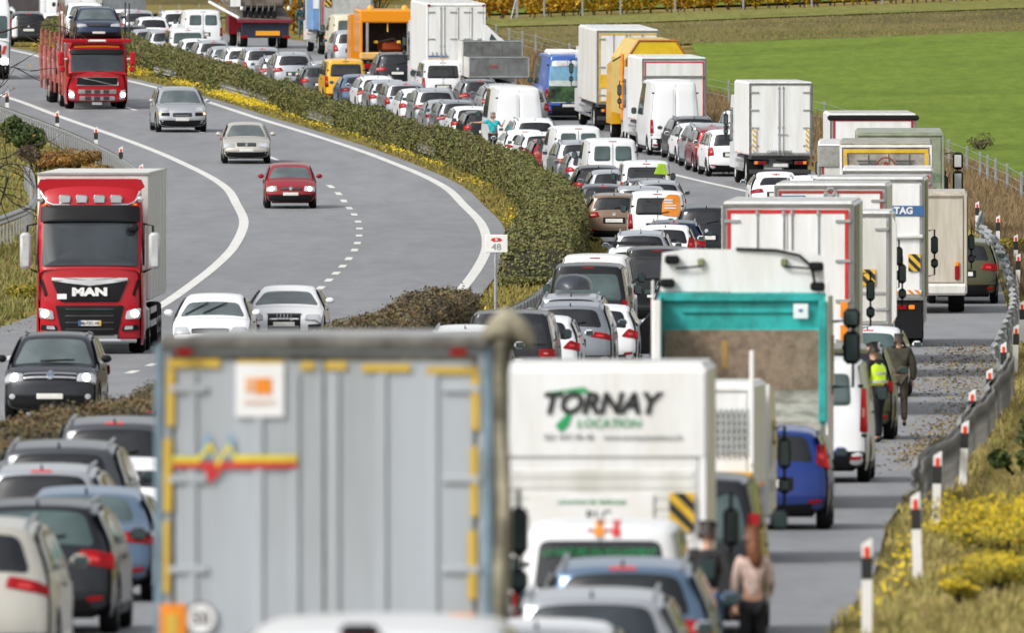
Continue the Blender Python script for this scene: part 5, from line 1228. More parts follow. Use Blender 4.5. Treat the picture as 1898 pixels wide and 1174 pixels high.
# details on single cars
def rear_txt(root, s, size, mat, x, z, L, sx=1, shear=0, off=.03, bold=0):
    return txt(s, size, mat, 'lettering', root, (x, -L/2-off, z), (R(90), 0, 0), sx=sx, shear=shear, bold=bold)
r = [v for k, v in BYL.items() if k.startswith('white delivery van with green')][0]; S = TYPES['caddy']['S']
bits(r, 'roof_stripe', lambda mb: patch(mb, [(-.06, 1.66), (.04, 1.66), (.04, 1.81), (-.06, 1.81)], S.rear, .016, ORG, r=.01)); bits(r, 'roof_stripe', lambda mb: patch(mb, [(.12, 1.66), (.2, 1.66), (.2, 1.81), (.12, 1.81)], S.rear, .016, REDP, r=.01))
rear_txt(r, 'LA NATURE EN MOUVEMENT', .115, GRNP, 0, 1.5, 4.4, .75)
rb = [v for k, v in BYL.items() if 'blurred roof fills' in k][0]
bits(rb, 'roof_lamp', lambda mb: (mb.box((-.06, -2.72, 2.66), (.26, .16, .1), BLK, .04), mb.box((-.06, -2.82, 2.6), (.3, .03, .05), TAIL, .01)))
r = [v for k, v in BYL.items() if 'orange printed corner' in k][0]
bits(r, 'orange_print', lambda mb: patch(mb, [(.12, 1.1), (.7, 1.05), (.64, 1.72), (.3, 1.72), (.14, 1.5)], S.rear, .018, ORG, r=.08)); [bits(r, 'white_line', lambda mb: patch(mb, [(.2, zz), (.55-.1*(zz > 1.4), zz), (.55-.1*(zz > 1.4), zz+.035), (.2, zz+.035)], S.rear, .024, WHT, r=.01)) for zz in (1.3, 1.38, 1.46, 1.54)]
r = [v for k, v in BYL.items() if 'lime green' in k][0]; LIME = plain('lime_print', (.4, .65, .03), .4)
bits(r, 'lime_print', lambda mb: patch(mb, [(.25, 1.4), (.7, 1.38), (.63, 1.74), (.4, 1.74)], S.rear, .018, LIME, r=.03))
r = [v for k, v in BYL.items() if 'open black driver door' in k][0]
def odoor(mb):
    mb.prism([(0, .35), (1.05, .35), (1.08, .95), (.85, 1.33), (.35, 1.4), (0, .98)], -.03, .05, BLK, 'YZ')
d = bits(r, 'door', odoor); d.location = (.86, -.15, 0); d.rotation_euler = (0, 0, R(-62))
bits(d, 'window', lambda mb: mb.prism([(.08, .98), (1.0, .98), (.82, 1.28), (.38, 1.34)], -.036, -.032, GLG, 'YZ')); bits(d, 'mirror', lambda mb: mb.box((-.1, .95, 1.05), (.2, .14, .14), BLK, .04))
r = [v for k, v in BYL.items() if 'ski racks' in k][0]
for yy in (-.9, .3): bits(r, 'roof_rack', lambda mb: (mb.tube([(-.62, yy, 1.55), (.62, yy, 1.55)], .035, BLK, 6), mb.box((-.5, yy, 1.5), (.1, .1, .12), BLK, .02), mb.box((.5, yy, 1.5), (.1, .1, .12), BLK, .02)))

# ------------------------------------------------------------------ queue: lorries
GBL = plain('trailer_bluegrey', (.42, .455, .49), .42, dirt=.1, ds=.8); STRIP = plain('tape_ochre', (.62, .42, .06), .5, dirt=.06); TARP = plain('torn_tarpaulin', (.34, .31, .22), .8, dirt=.35, ds=3)
def ex_trailer(root, r, w, h, floor, T):
    y = r-.06; X = lambda px: (px-603)/236; Z = lambda py: (1578-py)/236
    def strip(x0, x1, y0, y1): bits(root, 'marking_tape', lambda mb: mb.box(((X(x0)+X(x1))/2, y, (Z(y0)+Z(y1))/2), (abs(X(x1)-X(x0)), .008, abs(Z(y0)-Z(y1))), STRIP, .003))
    for a in [(312, 410, 666, 682), (442, 526, 668, 682), (558, 585, 671, 686), (604, 644, 671, 686), (672, 762, 675, 690), (792, 888, 680, 694), (310, 325, 684, 790), (304, 320, 814, 950), (300, 316, 966, 1100), (874, 890, 696, 798), (872, 887, 828, 958), (868, 884, 984, 1112)]: strip(*a)
    bits(root, 'poster', lambda mb: mb.box((X(483), y-.004, Z(724)), (.38, .008, .42), WHT, .003))
    bits(root, 'poster_print', lambda mb: (mb.box((X(490), y-.012, Z(716)), (.13, .006, .13), ORG, .002), mb.box((X(464), y-.012, Z(714)), (.07, .006, .12), plain('pale_orange', (.8, .45, .25), .5), .002)))
    txt('transports', .06, plain('pale_orange', (.8, .45, .25), .5), 'lettering', root, (X(483), y-.012, Z(745)))
    pul = [(322, 852), (370, 852), (390, 825), (398, 838), (404, 862), (425, 826), (436, 850), (552, 850)]
    def zig(mb, dy, mat, yy, th, amp=0):
        pts = [(X(a), Z(b+dy)) for a, b in pul]
        for (a, b), (c, d) in zip(pts, pts[1:]):
            mb.add([(a, yy, b-th), (c, yy, d-th), (c, yy, d+th), (a, yy, b+th)], [(0, 1, 2, 3)], mat)
    bits(root, 'pulse_stripe', lambda mb: (zig(mb, 0, plain('pulse_yellow', (.75, .6, .05), .4), y-.012, .028), mb.add([(X(322), y-.01, Z(868)), (X(552), y-.01, Z(868)), (X(552), y-.01, Z(857)), (X(322), y-.01, Z(857))], [(0, 1, 2, 3)], REDP), mb.add([(X(378), y-.011, Z(860)), (X(390), y-.011, Z(898)), (X(425), y-.011, Z(858)), (X(398), y-.011, Z(872))], [(0, 1, 2, 3)], REDP), mb.add([(X(322), y-.01, Z(848)), (X(552), y-.01, Z(848)), (X(552), y-.01, Z(843)), (X(322), y-.01, Z(843))], [(0, 1, 2, 3)], plain('pulse_blue', (.2, .4, .55), .5)), mb.add([(X(368), y-.01, Z(845)), (X(388), y-.01, Z(800)), (X(396), y-.01, Z(830)), (X(385), y-.01, Z(830))], [(0, 1, 2, 3)], plain('pulse_blue', (.2, .4, .55), .5)), mb.add([(X(415), y-.01, Z(832)), (X(432), y-.01, Z(800)), (X(436), y-.01, Z(845)), (X(428), y-.01, Z(830))], [(0, 1, 2, 3)], plain('pulse_blue', (.2, .4, .55), .5))))
    bits(root, 'warning_plate', lambda mb: (mb.box((X(323), y-.02, Z(1165)), (.21, .02, .38), ORG, .01), mb.box((X(320), y-.034, Z(1172)), (.09, .01, .28), STRIP, .003)))
    bits(root, 'warning_plate', lambda mb: mb.box((X(857), y-.02, Z(1195)), (.21, .02, .5), ORG, .01))
    bits(root, 'speed_sticker', lambda mb: (mb.lathe([(.13, 0), (.001, 0)], (X(373), y-.01, Z(1147)), 'Y', WHT, 20), mb.lathe([(.13, -.002), (.118, -.002)], (X(373), y-.01, Z(1147)), 'Y', BLKP, 20)))
    txt('50', .15, BLKP, 'lettering', root, (X(373), y-.016, Z(1147)))
    for px in (338, 462, 528, 602, 690, 785): bits(root, 'door_rib', lambda mb: mb.box((X(px+20), r-.052, (floor+h)/2-.05), (.07, .02, h-floor-.35), GBL, .008))
    bits(root, 'top_rail', lambda mb: (mb.box((0, r-.05, h+.02), (w, .16, .1), plain('weathered_rail', (.2, .19, .17), .7, dirt=.3), .02), mb.box((-1.1, r-.14, h-.06), (.13, .02, .05), TAIL, .005), mb.box((1.05, r-.14, h-.06), (.13, .02, .05), TAIL, .005)))
    bits(root, 'corner_post', lambda mb: (mb.box((-w/2-.02, r-.02, (floor+h)/2), (.07, .1, h-floor), plain('post_blue', (.2, .29, .36), .5, dirt=.2), .01), mb.box((w/2+.0, r-.02, (floor+h)/2), (.08, .1, h-floor), plain('post_blue', (.2, .29, .36), .5), .01)))
    # torn side curtain bunched at the right rear corner
    mb = MB(); n = 46; m = 17; vs = []
    for i in range(n):
        z = h+.12-(h-.9)*i/(n-1); sp = .07+.05*max(0, 1-i/5)
        for k in range(m):
            a = 2*math.pi*k/(m-1); q = noise.noise(Vector((math.cos(a)*1.6, math.sin(a)*1.6, z*1.1)))
            vs.append((w/2+.1+sp*math.cos(a)*(1+.4*q)+.02*math.sin(z*3), r+.06+.13*math.sin(a)*(1+.3*q), z))
    mb.add(vs, [(i*m+k, i*m+k+1, (i+1)*m+k+1, (i+1)*m+k) for i in range(n-1) for k in range(m-1)], TARP)
    mb.build('side_curtain', root, 50)
    mb = MB(); vs = []; n = 14
    for i in range(n):
        t = i/(n-1); cx = w/2-.06+.42*t; cz = h+.02+.14*math.sin(t*3.1)
        for k in range(12):
            a = 2*math.pi*k/12; q = .11*(.7+.5*math.sin(t*3.1))*(1+.25*noise.noise(Vector((t*5, math.cos(a), math.sin(a)))))
            vs.append((cx, r+.02+q*math.cos(a), cz+q*math.sin(a)))
    mb.add(vs, [(i*12+k, i*12+(k+1)%12, (i+1)*12+(k+1)%12, (i+1)*12+k) for i in range(n-1) for k in range(12)]+[tuple(range(12)), tuple(range((n-1)*12, n*12))], TARP); mb.build('torn_flap', root, 50)
truck(-1.47, 127, 'big grey blue curtain trailer with ochre tape frame, pulse stripe and torn top corner', w=2.56, h=3.98, L=13.4, floor=1.15, col=GBL, side=TARP, fr=GBL, rods=0, hinges=4, hingecol=GBL, group=QR, name='curtain_trailer', extra=ex_trailer, cab='blue', turn=-.02)
def ex_torn(root, r, w, h, floor, T):
    bits(root, 'roof_cap', lambda mb: mb.box((0, r+.02, h-.5), (w+.02, .16, .95), TW, .04)); y = r-.065
    bits(root, 'shutter_slats', lambda mb: [mb.box((0, r-.03, floor+.12+.11*k), (w-.26, .03, .1), TWD, .012) for k in range(11)])
    txt('TORNAY', .3, BLKP, 'lettering', root, (-.05, y-.01, h-.4), shear=.25, bold=.012, sx=.98); txt('LOCATION', .13, GRNP, 'lettering', root, (.05, y-.01, h-.6), shear=.2)
    txt('021 647 48 48    www.tornaylocation.ch', .088, plain('faint_print', (.35, .36, .37), .5), 'lettering', root, (.1, y-.01, h-.74))
    bits(root, 'green_swoosh', lambda mb: (mb.add([(-.62, y-.006, h-.28), (-.2, y-.006, h-.22), (-.1, y-.006, h-.3), (-.3, y-.006, h-.27)], [(0, 1, 2, 3)], GRNP), mb.add([(-.5, y-.006, h-.62), (-.3, y-.006, h-.42), (-.36, y-.006, h-.62), (-.44, y-.006, h-.7)], [(0, 1, 2, 3)], GRNP)))
    bits(root, 'warning_plate', lambda mb: stripes(mb, w/2-.39, w/2-.13, h-1.72, h-1.32, r-.07, 3))
    bits(root, 'lower_sign', lambda mb: mb.box((-.12, r-.06, h-1.48), (1.28, .02, .3), WHT, .004)); txt('RLC', .15, BLKP, 'lettering', root, (-.05, r-.075, h-1.56)); txt('LOCATION DE VEHICULES', .06, GRNP, 'lettering', root, (-.12, r-.075, h-1.42))
truck(.95, 168, 'white rental box van with TORNAY lettering and yellow black warning plate', w=2.15, h=3.2, L=4.6, floor=.85, doors=0, group=QR, name='rental_box_van', cat='van', extra=ex_torn, cabh=2.35, cabw=2.0, fr=TW, rwheel=.36, mud=False)
def ex_pick(root, r, w, h, floor, T):
    bits(root, 'lattice', lambda mb: ([mb.box((.33+.07*k, r-.07, h-.62), (.03, .02, .62), plain('lattice_grey', (.4, .42, .42), .5)) for k in range(9)], [mb.box((.61, r-.066, h-.36-.1*k), (.6, .02, .03), plain('lattice_grey', (.4, .42, .42), .5)) for k in range(6)]))
    bits(root, 'orange_crate', lambda mb: mb.box((.72, r-.16, floor+.16), (.5, .2, .2), plain('crate_orange', (.75, .4, .04), .5), .03)); bits(root, 'corner_post', lambda mb: mb.box((w/2-.03, r-.06, h-.3), (.06, .06, 1.5), TW, .01))
    for sg in (-1, 1): bits(root, 'tail_light', lambda mb: mb.box((sg*(w/2-.15), r-.03, .75), (.12, .05, .24), TAIL, .02))
truck(2.2, 212, 'white works truck with lattice rear panel, orange crate and black mirrors', w=1.95, h=2.35, L=3.3, floor=.95, doors=0, group=QR, name='works_truck', cat='truck', extra=ex_pick, turn=.03, cabh=2.3, cabw=2.02, fr=TW, rwheel=.36, mud=False, bevel=.03)
# teal tipper
def tipper():
    root = thing('tipper_lorry', 'teal open tipper with brown plywood panel and tall white headboard', 'lorry', QR); pose(root, 3.38, 240, False, 9.0); r = -4.5; w = 2.5
    TE = plain('teal_paint', (.03, .42, .4), .4, dirt=.18); PLY = plain('old_plywood', (.29, .205, .145), .8, dirt=.2, ds=7); FL = plain('worn_floor', (.42, .4, .36), .6, dirt=.25)
    f0, f1 = 1.3, 1.72; L = 1.5; hb = r+L
    bits(root, 'bed_floor', lambda mb: mb.add([(-w/2+.05, r, f0), (w/2-.05, r, f0), (w/2-.05, hb, f1), (-w/2+.05, hb, f1), (-w/2+.05, r, f0-.12), (w/2-.05, r, f0-.12), (w/2-.05, hb, f1-.12), (-w/2+.05, hb, f1-.12)], [(0,1,2,3),(7,6,5,4),(0,4,5,1),(1,5,6,2),(2,6,7,3),(3,7,4,0)], FL))
    for sg in (-1, 1):
        bits(root, 'side_wall', lambda mb: mb.prism([(r, f0-.05), (hb, f1-.05), (hb, 3.15), (r, 3.05)], sg*(w/2-.05), sg*(w/2+.01), TE, 'YZ'))
        bits(root, 'corner_post', lambda mb: mb.box((sg*(w/2-.02), r-.02, (f0+3.1)/2), (.12, .1, 3.1-f0), TE if sg > 0 else TW, .015))
        bits(root, 'white_edge', lambda mb: mb.box((sg*(w/2+.045), r+.03, (f0+3.2)/2), (.035, .08, 3.6-f0), TW, .008))
    bits(root, 'headboard', lambda mb: mb.box((0, hb+.05, 2.35), (w, .08, 1.6), TE, .01))
    bits(root, 'headboard_frame', lambda mb: (mb.box((0, hb-.02, 3.14), (w, .1, .14), TE, .02), mb.box((0, hb-.01, 2.93), (w-.7, .04, .06), TE, .01), mb.box((0, hb-.02, 2.62), (w-.1, .06, .1), TE, .01)))
    bits(root, 'plywood_panel', lambda mb: mb.box((0, hb-.05, 2.2), (w-.16, .03, .9), PLY, .004)); bits(root, 'paint_scrape', lambda mb: mb.box((-.27, hb-.068, 2.28), (.08, .006, .42), plain('ochre_scrape', (.42, .24, .07), .7), .002))
    bits(root, 'lower_panel', lambda mb: mb.box((0, hb-.04, 1.66), (w-.14, .04, .2), FL, .004))
    bits(root, 'white_headboard', lambda mb: mb.prism([(-w/2+.02, 3.22), (w/2-.02, 3.22), (w/2-.05, 3.75), (w/2-.4, 3.84), (-w/2+.4, 3.86), (-w/2+.05, 3.8)], hb+.02, hb+.12, TW))
    bits(root, 'sticker', lambda mb: mb.box((w/2-.38, hb-.07, 2.93), (.22, .02, .22), WHT, .004)); bits(root, 'sticker_mark', lambda mb: mb.box((w/2-.38, hb-.083, 2.94), (.06, .006, .04), BLUEP))
    for x, z in ((-1.05, 3.7), (-1.12, 3.35), (1.1, 3.6), (1.12, 3.3)): bits(root, 'clamp', lambda mb: mb.box((x, hb-.06, z), (.22, .14, .13), BLK, .03))
    for x in (-.62, .62): bits(root, 'handle', lambda mb: (mb.box((x, hb-.02, 3.66), (.1, .08, .12), OLV, .02), mb.tube([(x, hb-.05, 3.6), (x*1.6, hb-.05, 3.57)], .016, BLK, 5)))
    bits(root, 'tarp_arm', lambda mb: mb.tube([(-.1, hb, 3.86), (.5, hb-.02, 3.84), (.85, hb-.05, 3.76), (1.03, hb-.08, 3.6), (1.08, hb-.1, 3.35)], .025, BLK, 6), 50)
    bits(root, 'chassis', lambda mb: (mb.box((-.42, 0, .9), (.1, 8.4, .26), STEEL), mb.box((.42, 0, .9), (.1, 8.4, .26), STEEL), mb.box((0, r+.3, .6), (2.3, .14, .14), STEEL, .02)))
    cm = paintc('white'); yf = 4.5
    bits(root, 'cab', lambda mb: mb.prism([(hb+.5, .6), (yf-.03, .6), (yf, 1.1), (yf-.3, 2.6), (yf-.6, 3.1), (hb+.5, 3.15)], -1.2, 1.2, cm, 'YZ'))
    for sg in (-1, 1):
        bits(root, 'cab_window', lambda mb: mb.prism([(yf-1.5, 1.6), (yf-.15, 1.55), (yf-.35, 2.5), (yf-1.5, 2.5)], sg*1.204, sg*1.214, GLG, 'YZ'))
        a = bits(root, 'mirror_arm', lambda mb: mb.tube([(sg*1.2, yf-.3, 2.7), (sg*1.5, yf-.3, 2.72), (sg*1.5, yf-.3, 1.7), (sg*1.2, yf-.3, 1.7)], .025, BLK, 6))
        for z, hh in ((2.75, .3), (2.3, .5)): bits(root, 'mirror', lambda mb: mb.box((sg*1.48, yf-.32, z), (.26, .14, hh), BLK, .06)); bits(root, 'mirror_glass', lambda mb: mb.box((sg*1.48, yf-.4, z), (.18, .012, hh-.1), GLG, .01))
        for k, mt in enumerate((TAIL, TAILO)): bits(root, 'tail_light', lambda mb: mb.box((sg*(1.0-.2*k), r+.2, .82), (.17, .06, .14), mt, .02))
        for ay in (r+1.5, r+2.8, yf-1.3): add_wheel(root, sg*.97, ay, .5, .38 if ay < 2 else .3, True)
    LAB[root.name] = ('truck', 3.38, 240, 9)
tipper()
def ex_red(root, r, w, h, floor, T):
    bits(root, 'painted_side_shade', lambda mb: mb.box((w/2+.012, r+2.5, (floor+h)/2), (.02, 4.6, h-floor-.1), plain('side_shade_olive', (.3, .31, .26), .5, dirt=.2), .005))  # olive grey sheet paints the shade of the right flank
    for z in (2.05, 1.6): bits(root, 'orange_reflector', lambda mb: mb.box((w/2-.19, r-.07, z), (.15, .02, .3), ORG, .01))
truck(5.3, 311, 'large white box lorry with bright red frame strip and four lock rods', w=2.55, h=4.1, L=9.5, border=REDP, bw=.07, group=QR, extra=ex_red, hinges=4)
def ex_2(root, r, w, h, floor, T):
    bits(root, 'slanted_corner', lambda mb: mb.prism([(w/2-.02, floor), (w/2+.1, floor+.2), (w/2+.1, h-.25), (w/2-.02, h-.03)], r-.03, r+.5, TWD)); txt('sec', .12, REDP, 'lettering', root, (.25, r-.07, h-.95))
    bits(root, 'warning_plate', lambda mb: stripes(mb, .35, .75, 1.95, 2.3, r-.07, 3))
    bits(root, 'cross_bar', lambda mb: mb.box((0, r-.06, h-1.7), (w-.3, .02, .05), ALU))
truck(6.95, 343, 'narrow white box lorry with slanted side corner and small red letters', w=2.2, h=3.5, L=5.5, rods=0, hinges=2, group=QR, extra=ex_2, doormat=TWD)
def ex_3(root, r, w, h, floor, T):
    bits(root, 'name_plate', lambda mb: mb.box((-w/2+.42, r-.06, h-.3), (.55, .01, .13), BLUEP, .004)); txt('LAMBERET', .1, WHT, 'lettering', root, (-w/2+.42, r-.072, h-.3), sx=.95)
    bits(root, 'latch_bracket', lambda mb: (mb.tube([(-.12, r-.07, h-.45), (-.14, r-.07, h-.2), (-.05, r-.07, h-.08), (.05, r-.07, h-.08), (.14, r-.07, h-.2), (.12, r-.07, h-.45)], .025, ALU, 6), mb.box((0, r-.08, h-.28), (.12, .03, .16), ALU, .02)))
truck(7.0, 355.5, 'white box lorry with dark red frame and a blue maker plate', w=2.5, h=3.95, L=8, border=plain('dull_red', (.35, .04, .03), .5), bw=.06, group=QR, extra=ex_3, rods=2)
def ex_4(root, r, w, h, floor, T):
    bits(root, 'blue_band', lambda mb: mb.box((.45, r-.055, h-.75), (1.6, .01, .24), BLUEP, .003)); txt('RTAG', .22, WHT, 'lettering', root, (.72, r-.068, h-.75), bold=.008)
    bits(root, 'warning_plate', lambda mb: stripes(mb, .9, 1.18, 1.75, 2.15, r-.07, 3)); bits(root, 'warning_stripe', lambda mb: stripes(mb, .3, 1.2, 1.22, 1.32, r-.07, 6, WHT, ORG))
    bits(root, 'painted_side_shade', lambda mb: mb.box((w/2+.012, r+2.5, (floor+h)/2), (.02, 4.6, h-floor-.1), OLV, .005)); bits(root, 'vent_shelf', lambda mb: mb.box((.3, r-.08, h-1.35), (1.9, .1, .1), TWD, .03)); bits(root, 'mud_board', lambda mb: mb.box((.75, r+.02, .62), (.95, .05, .85), BLK, .01))  # olive sheet on the white flank is shade put into colour
    bits(root, 'tail_cluster', lambda mb: (mb.box((.72, r-.02, .92), (.28, .04, .1), TAIL, .01), mb.box((.98, r-.02, .92), (.14, .04, .1), TAILO, .01)))
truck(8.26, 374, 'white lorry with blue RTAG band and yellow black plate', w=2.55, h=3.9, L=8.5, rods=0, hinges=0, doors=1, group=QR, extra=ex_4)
def ex_5(root, r, w, h, floor, T):
    txt('NES', .26, plain('faded_print', (.3, .28, .25), .6), 'lettering', root, (-.32, r-.07, h-.3)); bits(root, 'rounded_skirt', lambda mb: mb.box((0, r-.02, floor-.1), (w, .2, .3), TWD, .06))
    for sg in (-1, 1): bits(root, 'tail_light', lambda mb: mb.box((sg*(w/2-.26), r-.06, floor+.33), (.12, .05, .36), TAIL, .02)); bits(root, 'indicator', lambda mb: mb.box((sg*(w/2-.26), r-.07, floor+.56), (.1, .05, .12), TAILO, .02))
    bits(root, 'painted_side_shade', lambda mb: mb.box((w/2+.012, r+2.6, (floor+h)/2), (.02, 5, h-floor-.2), OLV, .005)); bits(root, 'ramp_seam', lambda mb: frame_rect(mb, -w/2+.1, w/2-.1, floor+.05, h-.12, r-.03, .02, .02, plain('seam', (.3, .27, .22), .6)))  # shaded right side of the beige body painted as an olive sheet
truck(10.5, 416, 'beige horse box with side shade painted olive and orange upright lamp', w=2.4, h=3.1, L=5.6, floor=.72, col=plain('horsebox_beige', (.56, .51, .43), .45, dirt=.12), fr=plain('horsebox_beige', (.56, .51, .43)), doors=0, group=QR, name='horse_box', cat='horse box', extra=ex_5, rwheel=.38, lower=False, mud=False)
truck(9.9, 426.5, 'white box lorry showing only its roof and red top strip above the horse box', w=2.4, h=3.5, L=5.5, border=REDP, rods=2, group=QR, roofmat=TW)
def ex_6(root, r, w, h, floor, T):
    y = r-.07; bits(root, 'canvas_folds', lambda mb: [mb.tube([(-w/2+.2+.55*k, y+.01, h-.25), (-w/2+.3+.55*k, y+.0, floor+.3)], .02, plain('banner_canvas', (.42, .39, .33), .7, dirt=.25), 5) for k in range(5)])
    DK = plain('emblem_dark', (.09, .1, .1), .5)
    def wing(mb, sg):
        for k in range(4): mb.add([(sg*.26, y-.012, h-.42-.09*k), (sg*(.8-.06*k), y-.012, h-.42-.09*k), (sg*(.75-.06*k), y-.012, h-.47-.09*k), (sg*.26, y-.012, h-.47-.09*k)], [(0, 1, 2, 3)], DK)
    bits(root, 'emblem_wing', lambda mb: wing(mb, 1)); bits(root, 'emblem_wing', lambda mb: wing(mb, -1))
    RR = plain('emblem_red', (.3, .04, .04), .5); bits(root, 'emblem_ring', lambda mb: mb.lathe([(.27, 0), (.23, 0)], (0, y-.015, h-.6), 'Y', RR, 24)); bits(root, 'emblem_figure', lambda mb: (mb.lathe([(.07, 0), (.001, 0)], (0, y-.016, h-.52), 'Y', RR, 10), mb.lathe([(.07, 0), (.001, 0)], (-.09, y-.016, h-.68), 'Y', RR, 10), mb.lathe([(.07, 0), (.001, 0)], (.09, y-.016, h-.68), 'Y', RR, 10)))
truck(10.05, 435, 'lorry with yellow framed canvas rear and round red winged emblem', w=2.5, h=4.0, L=8.5, col=plain('banner_canvas', (.42, .39, .33), .7, dirt=.25), border=YEL, bw=.1, doors=0, group=QR, extra=ex_6, fr=TW)
def ex_7(root, r, w, h, floor, T):
    bits(root, 'warning_plate', lambda mb: stripes(mb, -w/2+.2, -w/2+.5, h-1.45, h-1.05, r-.07, 3)); bits(root, 'top_panel', lambda mb: mb.box((0, r-.07, h-.32), (w-.05, .02, .55), plain('ribbed_grey', (.36, .36, .33), .6, dirt=.2), .005)); bits(root, 'sticker', lambda mb: mb.box((-.15, r-.07, h-1.25), (.09, .01, .22), BLUEP, .002))
truck(9.65, 446, 'tall grey white lorry with red inner frame and yellow black plate behind the banner lorry', w=2.45, h=3.75, L=10, border=plain('dull_red', (.35, .04, .03), .5), bsides='lr', group=QR, extra=ex_7, doormat=TWD)
def ex_8(root, r, w, h, floor, T):
    txt('DIES', .3, plain('green_faded', (.1, .25, .15), .6), 'lettering', root, (.85, r-.07, h-1.25)); a = bits(root, 'mirror_arm', lambda mb: mb.tube([(w/2, T/2-.6, 3.1), (w/2+.45, T/2-.7, 3.15), (w/2+.5, T/2-.7, 1.95), (w/2, T/2-.6, 1.9)], .025, BLK, 6))
    for z, hh in ((2.9, .5), (2.3, .62)): bits(root, 'mirror', lambda mb: mb.box((w/2+.48, T/2-.72, z), (.3, .15, hh), BLK, .07)); bits(root, 'mirror_glass', lambda mb: mb.box((w/2+.48, T/2-.81, z), (.2, .01, hh-.15), CLEAR, .02))
truck(11.0, 458.5, 'pale olive green box lorry with large black mirrors beside the meadow fence', w=2.5, h=3.85, L=9, col=plain('pale_olive', (.3, .34, .24), .5, dirt=.15), fr=plain('pale_olive', (.3, .34, .24)), doors=0, group=QR, extra=ex_8)
def ex_9(root, r, w, h, floor, T):
    bits(root, 'black_canopy', lambda mb: mb.box((0, r-.02, h-.1), (w+.12, .16, .16), BLK, .05)); txt('RAMELET SA', .33, REDP, 'lettering', root, (.2, r-.07, h-1.12), bold=.01); bits(root, 'logo_dot', lambda mb: mb.lathe([(.12, 0), (.09, 0)], (-.75, r-.07, h-1.05), 'Y', plain('logo_grey', (.4, .45, .5), .5), 14))
truck(10.8, 484, 'white lorry with black top edge, dark red frame and red lettering against the meadow', w=2.62, h=4.0, L=11, border=plain('deep_red', (.4, .03, .04), .4), bw=.07, rods=0, hinges=0, doors=1, group=QR, extra=ex_9)
def ex_10(root, r, w, h, floor, T):
    for sg in (-1, 1): bits(root, 'warning_stripe', lambda mb: stripes(mb, sg*(w/2-.2)-.07, sg*(w/2-.2)+.07, floor+.15, floor+.95, r-.075, 5, WHT, YEL))
    txt('CARROSSERIE', .16, BLKP, 'lettering', root, (-.05, r-.07, floor+.12), sx=.9)
truck(9.58, 577, 'small clean white box lorry with yellow striped door edges standing alone', w=2.3, h=3.7, L=5.6, col=TW, fr=plain('frame_dark', (.16, .16, .16), .5), group=QR, extra=ex_10, hinges=4, rods=2)
def ex_11(root, r, w, h, floor, T):
    bits(root, 'warning_plate', lambda mb: stripes(mb, -w/2+.12, -w/2+.42, h-1.4, h-.98, r-.075, 3)); bits(root, 'grey_band', lambda mb: mb.box((0, r-.06, h-.72), (w-.16, .03, .09), TG, .005))
truck(6.2, 619.5, 'white box lorry with red frame, grey cross band and yellow black plate', w=2.5, h=3.55, L=5.5, border=REDP, bw=.05, rods=0, hinges=0, doors=1, group=QR, extra=ex_11)
def yellow_truck():
    root = thing('lorry', 'bright yellow lorry with cut off octagonal rear and dark orange rim', 'lorry', QR); x, y = 5.63, 628; pose(root, x, y, False, 8.5); r = -4.25; w = 2.45; h = 4.0; YP = plain('yellow_body', (.78, .53, .015), .4, dirt=.06)
    oc = [(-w/2, 1.1), (w/2, 1.1), (w/2, h-.75), (w/2-.5, h), (-w/2+.5, h), (-w/2, h-.75)]
    bits(root, 'box_body', lambda mb: mb.prism(oc, r, r+6, plain('yellow_pale', (.62, .45, .12), .5))); bits(root, 'rear_panel', lambda mb: mb.prism([(a*.95, 1.2+(b-1.1)*.955) for a, b in oc], r-.03, r-.001, YP))
    RB = plain('rim_rust', (.45, .16, .02), .5)
    for i in range(6):
        a, b = oc[i], oc[(i+1) % 6]; bits(root, 'rim', lambda mb: mb.tube([(a[0], r-.02, a[1]), (b[0], r-.02, b[1])], .05, RB, 6))
    bits(root, 'ring_emblem', lambda mb: (mb.lathe([(.42, 0), (.39, 0)], (0, r-.05, h-.95), 'Y', BLKP, 24), mb.prism([(-.12, h-.75), (.1, h-.6), (.02, h-.8), (.15, h-1.0), (-.05, h-.85)], r-.06, r-.05, BLUEP)))
    bits(root, 'orange_arm', lambda mb: (mb.box((-w/2-.12, r+.2, 2.2), (.12, .3, 2.6), ORG, .04), mb.tube([(-w/2-.15, r+.2, 3.4), (-w/2-.5, r+.1, 3.2)], .03, BLK, 6)))
    bits(root, 'orange_pillar', lambda mb: mb.box((-w/2+.3, r-.12, 1.3), (.25, .2, 1.6), ORG, .04))
    bits(root, 'chassis', lambda mb: mb.box((0, 0, .9), (1, 8, .3), STEEL)); bits(root, 'cab', lambda mb: mb.prism([(2.0, .6), (4.2, .6), (4.25, 1.1), (3.9, 2.9), (2.0, 3.1)], -1.2, 1.2, paintc('yellow'), 'YZ'))
    for sg in (-1, 1):
        bits(root, 'tail_light', lambda mb: mb.box((sg*.95, r-.05, .85), (.4, .08, .16), TAIL, .02))
        for ay in (r+1.3, r+2.6, 3.0): add_wheel(root, sg*.95, ay, .5, .36, True)
    LAB[root.name] = ('truck', x, y, 8.5)
yellow_truck()
def ex_12(root, r, w, h, floor, T):
    txt('Camion', .16, plain('faint_print', (.35, .36, .37), .5), 'lettering', root, (.35, r-.07, h-.32)); bits(root, 'orange_panel', lambda mb: mb.box((-w/2+.3, r-.055, 2.0), (.3, .01, .55), YEL, .003))
truck(4.58, 642, 'tall white lorry with orange marking tape and long pale side', w=2.5, h=4.03, L=8, border=YEL, bw=.06, bsides='lbt', group=QR, extra=ex_12, side=TWD)
def ex_13(root, r, w, h, floor, T):
    S_ = None
van = car('sprinter', 'vanblue', 2.3, 654, 'blue van wrapped with a green landscape print and white roof bars', 'van', QR, H=1.0)
